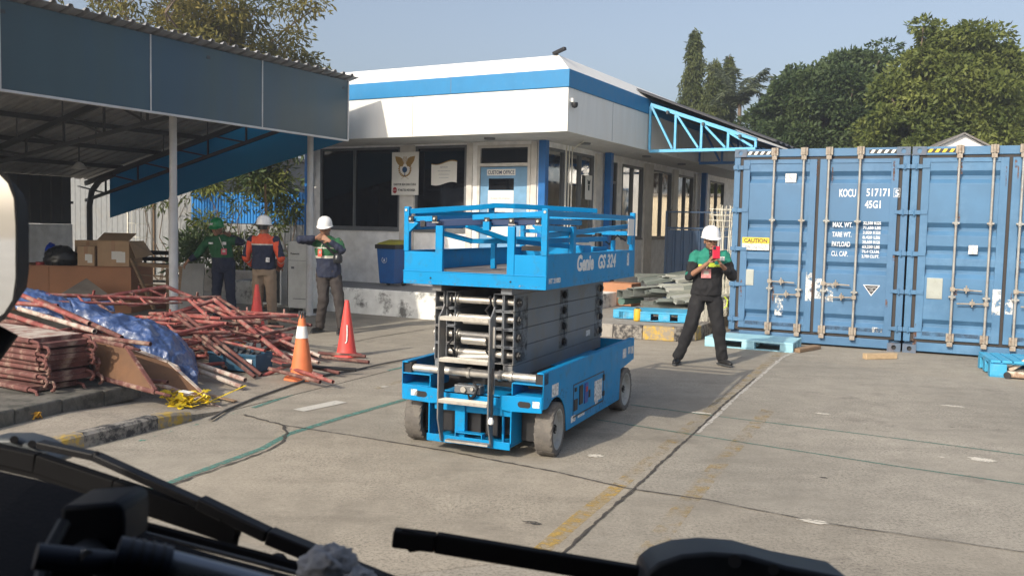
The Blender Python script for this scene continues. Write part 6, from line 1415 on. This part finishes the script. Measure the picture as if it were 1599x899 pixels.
    bones = [('torso', hip, ch+V(0,0,.1))]+[(b+S_, g[p+S_], g[q+S_]) for S_ in 'LR' for b, p, q in (('upper', 'sh', 'el'), ('fore', 'el', 'wr'))]
    def cl(c):
        best = min(((segd(c, a, b)[0]-(.10 if n_ == 'torso' else 0), segd(c, a, b)[1], n_) for n_, a, b in bones)); return st['paint'](best[2], best[1], c, ch, hip)
    remesh(mb, 'jacket', st['jacket'], t, .0095, 3, .016, 11, cl, st.get('seed', 5))
    # --- helmet
    def hmesh(name, prof, m, sc=(1, 1)):
        m_ = MB(); m_.lathe(prof, 32, cap=False); 
        m_.v = [tuple(hv(v[0]*sc[0], v[1]*sc[1]+.008, v[2])) for v in m_.v]; return m_
    m_ = hmesh('helmet', [(.108,.050),(.112,.055),(.110,.075),(.105,.11),(.092,.145),(.068,.172),(.035,.188),(.0,.192)], None, (1, 1.15)); hl_ = m_.build('helmet', st['helmet'], t, smooth=True)
    m_ = MB(); vs = []; fs = []; n = 36
    for i in range(n):
        a = 2*pi*i/n; f_ = max(0, -sin(a))**3; r1, r2 = 1.0, 1.0+.13+.42*f_
        for r_, z in ((r1, .052), (r2, .043-.018*f_), (r2, .038-.018*f_), (r1, .044)): vs.append(tuple(hv(cos(a)*.108*r_, .008+sin(a)*.124*(r_ if r_ < 1.01 else 1+.08+.40*f_), z)))
    for i in range(n):
        j = (i+1) % n
        for k in range(4): fs.append((4*i+k, 4*j+k, 4*j+(k+1) % 4, 4*i+(k+1) % 4))
    m_.add(vs, fs); m_.build('brim', st['helmet'], hl_, smooth=True, angle=50)
    m_ = MB()
    for x in (-.025, 0, .025): m_.path([hv(x, -.11, .10), hv(x, -.07, .160), hv(x, 0, .190), hv(x, .08, .163), hv(x, .125, .10)], .006, 6)
    m_.build('ridge', st['helmet'], hl_, smooth=True)
    m_ = MB(); m_.path([hv(-.07, .04, .04), hv(-.075, .0, -.05), hv(-.045, -.045, -.10), hv(.045, -.045, -.10), hv(.075, .0, -.05), hv(.07, .04, .04)], .004, 5); m_.build('chin_strap', M['black'], hl_)
    return t, g, hv, hl_
skin = mat('skin_brown', (.30,.155,.095), .55, var=.06); lipm = mat('lips_brown', (.22,.08,.065), .5)
cl_green = mat('cloth_green', (.016,.10,.038), .85, var=.12, vs=12); cl_dgreen = mat('cloth_dark_green', (.012,.075,.03), .85, var=.12, vs=12); cl_navy = mat('cloth_navy', (.014,.020,.045), .85, var=.15, vs=12); cl_orange = mat('cloth_orange', (.62,.085,.035), .8, var=.08, vs=10)
cl_black = mat('cloth_black', (.010,.010,.012), .85); cl_khaki = mat('cloth_khaki', (.24,.18,.125), .85, var=.08); cl_brown = mat('cloth_grey_brown', (.038,.031,.029), .85); refl = mat('reflective_strip', (.45,.44,.38), .4)
cl_teal = mat('cloth_teal', (.012,.19,.135), .8, var=.08, vs=10); neon = mat('neon_yellow', (.5,.62,.05), .6); hw = mat('helmet_white', (.80,.80,.79), .3, var=.02); hg = mat('helmet_green', (.015,.22,.07), .3, var=.03); shoe = mat('shoe_black', (.012,.012,.013), .5)
def badge(t, g, off, m, w=.07, h=.10, y=-.155):
    p = g['chest']+V(off[0], y, off[1]); m_ = MB(); m_.box(p.x-w/2, p.x+w/2, p.y-.006, p.y, p.z-h, p.z); b_ = m_.build('id_badge', m, t, bevel=.002); m_ = MB(); m_.bar(p+V(0,-.004,-.01), g['neck']+V(off[0]*.2, -.09, -.03), .010, .003, (0,1,0)); m_.box(p.x-w*.25, p.x+w*.25, p.y-.009, p.y-.0065, p.z-h*.6, p.z-h*.2); m_.build('lanyard', refl, b_)
# ---- man with the phone, right
def paint4(b, t, c, ch, hip):
    z = c.z-ch.z
    if b == 'torso': return 1 if z > -.02 and abs(c.x-ch.x) > .03 and c.y < .06 else (2 if -.045 < z <= -.005 and c.y < 0 and abs(c.x-ch.x) < .15 else 0)
    if b.startswith('upper'): return 1 if (t < .38 or (b == 'upperL' and t > .86)) else 0
    return 0
b4 = V(2.43, 11.0, 0)
t4, g4, hv4, _ = person('man in white helmet and black trousers with teal vest photographing with a red phone', b4, 0, dict(
    hip=(-.03,.0,.90), chest=(0,.02,1.27), neck=(0,.02,1.435), head=(0,-.01,1.535), hp=radians(3), hy=radians(4),
    shL=(-.19,.02,1.36), elL=(-.255,-.05,1.10), wrL=(-.085,-.25,1.265), shR=(.19,.02,1.36), elR=(.27,-.05,1.11), wrR=(.09,-.245,1.245),
    knL=(-.215,-.05,.50), anL=(-.355,.02,.095), knR=(.12,-.05,.49), anR=(.195,-.02,.095), toeL=(-.35,-.9,0), toeR=(.35,-.9,0),
    hands={'L': ((.35,-.25,.6), (.6,-.1,-.1), 1.0, -1), 'R': ((-.45,-.25,.6), (-.6,-.1,-.1), 1.0, 1)}),
    dict(skin=skin, lips=lipm, trousers=cl_black, shoe=shoe, jacket=[cl_black, cl_teal, neon], helmet=hw, paint=paint4, hem=-.03, cuffL=.16, cuffR=.70))
ph = thing('mobile_phone', 'red cased phone held up with both hands by the man in the teal vest', 'phone', b4+V(.0,-.335,1.335)); ph.rotation_euler = (radians(-8), 0, 0)
m_ = MB(); m_.box(-.045,.045,-.006,.006,-.005,.155-.01); m_.build('phone_case', mat('phone_red', (.5,.01,.04), .35), ph, bevel=.006); m_ = MB(); m_.box(-.04,-.005,-.010,-.0065,.10,.14); m_.build('camera_bump', M['black'], ph, bevel=.003); m_ = MB(); m_.box(-.04,.04,.0062,.0075,.0,.14); m_.build('screen', M['black'], ph)
badge(t4, g4, (-.07,-.075), mat('badge_pink', (.6,.25,.25), .5, var=.5, vs=30), .12, .11, -.15)
m_ = MB(); m_.path([(.17,-.10,.86),(.21,-.10,.82),(.20,-.11,.74),(.17,-.10,.72)], .009, 6); m_.build('glove_loop', neon, t4, smooth=True)
m_ = MB(); m_.box(g4['chest'].x+.09, g4['chest'].x+.15, -.125, -.119, 1.30, 1.35); m_.build('chest_patch', M['sticker'], t4)
# ---- man with both hands at his face, white helmet
def paint3(b, t, c, ch, hip):
    z = c.z-ch.z
    if b == 'torso': return 2 if (-.155 < z < -.12 or -.01 < z < .012) else (0 if z > -.155 else 1)
    if b == 'upperL': return 1 if t > .25 else 0
    if b == 'upperR': return 0
    return 1
b3 = V(-2.80, 13.40, 0)
t3, g3, hv3, _ = person('man in white helmet, green vest with pale stripes, both hands raised to his face', b3, radians(8), dict(
    hip=(.04,.0,.92), chest=(.02,.0,1.28), neck=(.0,.0,1.45), head=(-.02,-.015,1.56), hp=radians(8), hy=radians(-10),
    shL=(-.17,.0,1.38), elL=(-.37,-.14,1.40), wrL=(-.14,-.17,1.42), shR=(.19,.0,1.37), elR=(.24,-.20,1.25), wrR=(.06,-.19,1.385),
    knL=(-.03,-.08,.50), anL=(-.09,.03,.095), knR=(.20,-.10,.52), anR=(.25,-.16,.095), toeL=(-.55,-.8,0), toeR=(-.25,-.9,0),
    hands={'L': ((.75,.2,.35), (.2,.8,.1), .9, -1), 'R': ((-.8,.2,.45), (-.2,.8,.1), .9, 1)}),
    dict(skin=skin, lips=lipm, trousers=cl_brown, shoe=shoe, jacket=[cl_green, cl_navy, refl], helmet=hw, paint=paint3, hem=-.08, cuffL=.92, cuffR=.9))
badge(t3, g3, (-.10,-.02), mat('badge_orange', (.7,.12,.08), .5, var=.2, vs=30), .06, .11, -.155)
m_ = MB(); m_.path([(-.10,-.12,1.42),(.0,-.155,1.32),(.12,-.15,1.20),(.20,-.10,1.13)], .02, 6); sl_ = m_.build('bag_strap', M['black'], t3, smooth=True)
o = blob('sling_bag', 'small black sling bag at the hip of the man in the striped vest', 'bag', b3+V(.20,-.12,1.06), (.07,.07,.10), M['bag'], 8, .1)
# ---- man from behind, orange and navy jacket
def paint2(b, t, c, ch, hip):
    z = c.z-ch.z
    if b == 'torso': return 2 if .005 < z < .03 else (1 if z >= .03 else 0)
    if b.startswith('upper'): return 0 if (abs(c.x) > .25 or t < .12) else 1
    return 1 if t < .8 and not (.28 < t < .36) else (2 if .28 < t < .36 else 0)
b2 = V(-3.86, 13.85, 0)
t2, g2, hv2, _ = person('man seen from behind in white helmet, orange and navy jacket and khaki trousers', b2, pi+radians(-4), dict(
    hip=(0,.0,.92), chest=(0,.0,1.28), neck=(0,.0,1.45), head=(.0,-.01,1.56), hp=radians(2), hy=radians(-12),
    shL=(-.20,.0,1.37), elL=(-.28,.03,1.10), wrL=(-.22,-.15,.95), shR=(.20,.0,1.37), elR=(.28,.03,1.10), wrR=(.22,-.15,.95),
    knL=(-.12,-.02,.50), anL=(-.14,.02,.095), knR=(.10,-.03,.50), anR=(.13,.02,.095), toeL=(-.2,-.95,0), toeR=(.25,-.95,0),
    hands={'L': ((.5,-.7,-.2), (.2,.5,-.6), .8, -1), 'R': ((-.5,-.7,-.2), (-.2,.5,-.6), .8, 1)}),
    dict(skin=skin, lips=lipm, trousers=cl_khaki, shoe=shoe, jacket=[cl_navy, cl_orange, refl], helmet=hw, paint=paint2, hem=.0, cuffL=.95, cuffR=.95))
m_ = MB(); m_.box(-.14, -.08, .135, .138, 1.03, 1.10); m_.build('back_patch', M['sticker'], t2)
# ---- green helmet man leaning on the board
def paint1(b, t, c, ch, hip):
    z = c.z-ch.z
    if b == 'torso': return 0 if z > -.20 else 1
    if b == 'upperR': return 2 if t < .5 else 1
    if b == 'upperL': return 0
    return 0 if (b == 'foreL' and t < .3) else 1
b1 = V(-4.86, 14.85, 0)
t1_, g1, hv1, _ = person('man in green helmet and green and navy jacket leaning on a grey board', b1, radians(6), dict(
    hip=(.05,.0,.90), chest=(.0,.0,1.24), neck=(-.02,-.01,1.41), head=(-.05,-.05,1.51), hp=radians(9), hy=radians(-6),
    shL=(-.21,.0,1.32), elL=(-.37,-.02,1.08), wrL=(-.50,-.08,.98), shR=(.19,.0,1.33), elR=(.36,-.05,1.30), wrR=(.15,.10,1.38),
    knL=(-.05,-.06,.48), anL=(-.06,.02,.095), knR=(.17,-.04,.48), anR=(.19,.02,.095), toeL=(-.25,-.95,0), toeR=(.25,-.95,0),
    hands={'L': ((-.6,-.1,-.75), (-.1,.2,-.9), .7, -1), 'R': ((-.6,.35,.25), (-.2,-.8,.1), .8, 1)}),
    dict(skin=skin, lips=lipm, trousers=cl_navy, shoe=shoe, jacket=[cl_green, cl_navy, cl_dgreen], helmet=hg, paint=paint1, hem=-.06, cuffL=.9, cuffR=.9))
badge(t1_, g1, (.09,-.05), mat('badge_red', (.5,.06,.1), .5, var=.4, vs=30), .09, .10, -.155)
m_ = MB(); m_.box(-.16, -.09, -.14, -.134, 1.26, 1.29); m_.box(.06, .12, -.14, -.134, 1.25, 1.30); m_.build('chest_patch', M['sticker'], t1_)
p = hv1(-.045, -.125, .095); m_ = MB(); m_.box(-.03,.03,-.004,.0,-.012,.02); s_ = m_.build('helmet_sticker', M['sticker'], t1_); s_.location = p; s_.rotation_euler = (radians(-18), 0, radians(-25))
# ================================================================ the cab this photo is taken from
CM = M['cab']; rubm = mat('wiper_rubber', (.008,.008,.009), .7, spec=.1); armm = mat('wiper_arm_black', (.012,.012,.014), .5, spec=.2)
cab = thing('truck_cab', 'dark cab interior edge with dashboard, wipers and side mirror in the foreground', 'truck cab', (0, 0, 0))
# dashboard and windscreen ledge, running down to the right as the photo shows
A = at(-60, 728, .80); B = at(330, 818, .80); C_ = at(600, 915, .80); D_ = at(900, 1010, .80)
mb = MB(); edge = [A, at(100, 752, .80), at(190, 800, .80), B, at(470, 865, .80), C_, D_]
def sheet(name, front, dz, dy, m, th=.02, bev=.006):
    mb = MB(); n = len(front); vs = list(front)+[p+V(0, dy, dz) for p in front]; vs2 = [v+V(0, 0, -th) for v in vs]
    mb.add(vs+vs2, [(i, i+1, n+i+1, n+i) for i in range(n-1)]+[(2*n+i, 3*n+i, 3*n+i+1, 2*n+i+1) for i in range(n-1)]+[(i, 2*n+i, 2*n+i+1, i+1) for i in range(n-1)]+[(n+i, n+i+1, 3*n+i+1, 3*n+i) for i in range(n-1)]+[(0, n, 3*n, 2*n), (n-1, 3*n-1, 4*n-1, 2*n-1)][:1]); return mb.build(name, m, cab)
sheet('dashboard', [at(-60,722,.72), at(60,748,.72), at(150,776,.72), at(240,838,.72), at(400,884,.72), at(560,925,.72), at(900,1020,.72)], -.10, -.5, CM, .25)
for k, (dy_, w) in enumerate(((0, .010), (9, .004), (22, .007), (36, .004))):
    mb = MB(); mb.path([at(150, 800+dy_, .76-.012*k), at(230, 824+dy_, .76-.012*k), at(400, 868+dy_, .76-.012*k), at(600, 922+dy_, .76-.012*k), at(760, 962+dy_, .76-.012*k)], w*.55, 8); mb.build('windscreen_seal', rubm if k % 2 == 0 else mat('seal_grey', (.08,.085,.09), .5), cab, smooth=True)
# outer body below the windscreen, roof, rear wall and side so that the cab is in its own shade
mb = MB(); mb.box(-.95, 1.3, -.9, -.87, .6, 2.25); mb.box(-.95, 1.3, -.9, .42, 2.22, 2.26); mb.box(-.95, -.92, -.87, .10, .6, 2.22); mb.box(-.95, -.92, .10, .42, .6, 1.1); mb.box(1.27, 1.3, -.87, .3, .6, 2.22); mb.box(-.95, 1.3, -.9, .62, .55, .6); mb.build('cab_shell', CM, cab)
mb = MB(); mb.box(-.95, 1.3, .60, .66, .35, 1.05); mb.build('front_panel', M['white'], cab, bevel=.02)
# wipers
def wiper(pts, blade, D, tag_, w0=.012):
    o = link(bpy.data.objects.new('wiper', None)); o.parent = cab; o.empty_display_size = .05; o['label'] = tag_
    mb = MB(); P_ = [at(*p) for p in pts]
    for a, b in zip(P_[:-1], P_[1:]): mb.bar(a, b, w0, w0*.6)
    for a in P_[1:-1]: ball(mb, a, w0*.45, 10)
    mb.build('wiper_arm', armm, o, bevel=.001)
    mb = MB(); B_ = [at(*p) for p in blade]
    for a, b in zip(B_[:-1], B_[1:]): mb.bar(a, b, .012, .019)
    mb.build('wiper_blade', rubm, o, bevel=.0015); mb = MB()
    for a, b in zip(B_[:-1], B_[1:]): mb.bar(a-V(0,0,.010), b-V(0,0,.010), .003, .012)
    mb.bar(B_[0], B_[0].lerp(B_[1], .15), .015, .018); mb.bar(B_[-1], B_[-1].lerp(B_[-2], .12), .015, .018); mb.build('blade_edge', rubm, o)
    return o
wiper([(62,693,.88), (150,712,.87), (312,785,.84)], [(-40,700,.90), (60,722,.88), (180,762,.86), (372,826,.83)], 0, 'left wiper lying low across the bottom left')
# second arm continuing to the right
o = link(bpy.data.objects.new('wiper', None)); o.parent = cab; o['label'] = 'long wiper arm running down to the bottom centre'
mb = MB(); a, b, c = at(312,783,.84), at(420,835,.82), at(640,925,.80); mb.bar(a, b, .014, .012); mb.bar(b, c, .016, .014); mb.build('wiper_arm', armm, o, bevel=.002)
o = link(bpy.data.objects.new('wiper', None)); o.parent = cab; o['label'] = 'right wiper with its tip pointing left at the bottom centre'
mb = MB(); a, b, c = at(614,838,.85), at(680,846,.85), at(1040,906,.84); mb.bar(a, b, .015, .017); mb.bar(b, c, .012, .019); mb.build('wiper_blade', rubm, o, bevel=.002)
mb = MB(); mb.add([at(612,836,.845), at(630,826,.845), at(668,834,.845), at(668,858,.845), at(640,862,.845), at(612,836,.86), at(630,826,.86), at(668,834,.86), at(668,858,.86), at(640,862,.86)], [(0,4,3,2,1),(5,6,7,8,9),(0,1,6,5),(1,2,7,6),(2,3,8,7),(3,4,9,8),(4,0,5,9)]); mb.build('blade_tip', rubm, o, bevel=.001)
def housing(name, pts, D0, D1, m, bev=.004):
    mb = MB(); n = len(pts); vs = [at(x, y, D0) for x, y in pts]+[at(x, y, D0)+V(0, D1-D0, -(D1-D0)*.1) for x, y in pts]
    mb.add(vs, [tuple(range(n)), tuple(range(2*n-1, n-1, -1))]+[(i, n+i, n+(i+1) % n, (i+1) % n) for i in range(n)]); return mb.build(name, m, cab, smooth=True, bevel=bev, angle=30)
caph = mat('wiper_cap', (.02,.023,.028), .5, spec=.3)
h1 = housing('wiper_cap', [(1010,893),(1030,878),(1065,866),(1110,862),(1165,866),(1230,884),(1330,903),(1330,930),(1000,930)], .80, .86, caph)
h2 = housing('wiper_cap', [(-30,684),(15,684),(45,692),(70,706),(84,722),(76,726),(30,724),(-30,716)], .90, .95, mat('wiper_cap_grey', (.07,.08,.09), .5))
mb = MB(); mb.tube(at(1147,876,.795), at(1147,876,.81), .006, 14); mb.tube(at(1208,889,.795), at(1208,889,.81), .005, 14); mb.tube(at(22,686,.895), at(22,686,.91), .004, 12); mb.tube(at(50,693,.895), at(50,693,.91), .004, 12); mb.build('cap_hole', M['black'], cab, smooth=True)
# things on the dashboard
o = thing('dashboard_camera', 'dark rounded device on a stalk standing on the dashboard at lower left', 'dash camera', at(140, 830, .55))
mb = MB(); c0 = at(140, 825, .55)
def rel(p): return tuple(p-c0)
P8 = [(95,790),(180,784),(193,792),(195,815),(193,862),(120,868),(88,850)]
n = len(P8); vs = [rel(at(x, y, .53)) for x, y in P8]+[rel(at(x, y, .53)+V(-.005,.05,-.004)) for x, y in P8]; o.location = c0
mb.add(vs, [tuple(range(n)), tuple(range(2*n-1, n-1, -1))]+[(i, n+i, n+(i+1) % n, (i+1) % n) for i in range(n)]); mb.build('device_body', mat('device_navy', (.006,.008,.013), .6, spec=.15), o, bevel=.004, smooth=True, angle=30)
mb = MB(); mb.path([rel(at(150,865,.54)), rel(at(120,885,.5)), rel(at(110,910,.48))], .012, 10); mb.path([rel(at(100,815,.52)), rel(at(70,870,.5)), rel(at(60,920,.48))], .004, 8); mb.build('stalk', M['black'], o, smooth=True)
o = thing('handle_tube', 'blurred grey tube with a dark rubber grip crossing the lower left corner', 'tube', at(150, 890, .45)); c0 = o.location.copy()
mb = MB(); mb.tube(rel(at(255,882,.50)), rel(at(420,925,.50)), .0095, 20); mb.build('tube', mat('satin_grey', (.25,.28,.32), .35, .6), o, smooth=True); mb = MB()
mb.tube(rel(at(180,868,.49)), rel(at(262,884,.50)), .0115, 20); mb.tube(rel(at(55,868,.47)), rel(at(182,880,.49)), .007, 16); mb.build('rubber_grip', mat('grip_navy', (.015,.02,.035), .5), o, smooth=True); mb = MB()
for k in range(4): q = .2+.2*k; a = at(180,868,.49).lerp(at(262,884,.50), q); b = at(180,868,.49).lerp(at(262,884,.50), q+.05); mb.tube(rel(a), rel(b), .0122, 20)
mb.tube(rel(at(130,868,.48)), rel(at(136,869,.478)), .004, 10); mb.build('grip_ring', M['black'], o, smooth=True)
c = at(512, 880, .70); ragm = mat('rag_grey', (.33,.33,.34), .9, var=.2, bump=.4, bs=80)
rg = blob('crumpled_rag', 'crumpled whitish rag lying at the bottom edge below the wipers', 'cloth', c-V(0,0,.010), (.021,.020,.014), ragm, 4, .5)
rg2 = blob('crumpled_rag', 'smaller grey rag lump right of the whitish one at the bottom edge', 'cloth', at(552, 893, .69)-V(0,0,.014), (.016,.015,.010), ragm, 6, .5)
kn = blob('rubber_stopper', 'small dark rubber stopper left of the rag at the bottom edge', 'stopper', at(433, 871, .80)-V(0,0,.008), (.009,.009,.008), M['black'], 3, .1)
# outside mirror at the left
mt = link(bpy.data.objects.new('side_mirror', None)); mt.parent = cab; mt['label'] = 'black framed outside mirror cut by the left picture edge'
Dm = .95; out = [(-110,262),(-26,258),(0,264),(14,278),(24,304),(27,350),(27,440),(22,476),(8,498),(-12,512),(-110,520)]
mb = MB(); n = len(out); vs = [at(x, y, Dm) for x, y in out]; cc_ = sum(vs, Vector())/n; back = [cc_+(v-cc_)*.8+V(-.02,.07,0) for v in vs]; inn = [cc_+(v-cc_)*.92+V(0,.0,0) for v in vs]; inn2 = [v+V(0,.006,0) for v in inn]
mb.add(vs+back+inn+inn2, [(i, (i+1) % n, n+(i+1) % n, n+i)[::-1] for i in range(n)]+[(i, (i+1) % n, 2*n+(i+1) % n, 2*n+i) for i in range(n)]+[(2*n+i, 2*n+(i+1) % n, 3*n+(i+1) % n, 3*n+i) for i in range(n)]+[tuple(range(2*n-1, n-1, -1))]); mb.build('mirror_frame', M['cab'], mt, smooth=True, angle=35)
mm_, nt_, b_ = nodes('mirror_glass'); b_.inputs['Metallic'].default_value = 1; b_.inputs['Roughness'].default_value = .04; b_.inputs['Base Color'].default_value = (.8,.82,.84,1)
mb = MB(); mb.slab([v+V(0,.003,0) for v in inn], (0,1,0), .002); mb.build('mirror_glass', mm_, mt)
mb = MB(); mb.path([cc_+V(-.02,.06,-.1), cc_+V(-.1,.0,-.25), cc_+V(-.2,-.3,-.3)], .014, 10); mb.build('mirror_arm', M['cab'], mt, smooth=True)
# ================================================================ light haze in the air of the yard
mh = bpy.data.materials.new('haze'); mh.use_nodes = True; nt = mh.node_tree; nt.nodes.clear()
pv = nt.nodes.new('ShaderNodeVolumePrincipled'); pv.inputs['Color'].default_value = (.86,.91,1,1); pv.inputs['Density'].default_value = .0022; pv.inputs['Anisotropy'].default_value = .3
ou = nt.nodes.new('ShaderNodeOutputMaterial'); nt.links.new(pv.outputs[0], ou.inputs['Volume'])
mb = MB(); mb.box(-520, 520, -70, 1010, -1.0, 16); tag(mb.build('haze', mh), kind='stuff')
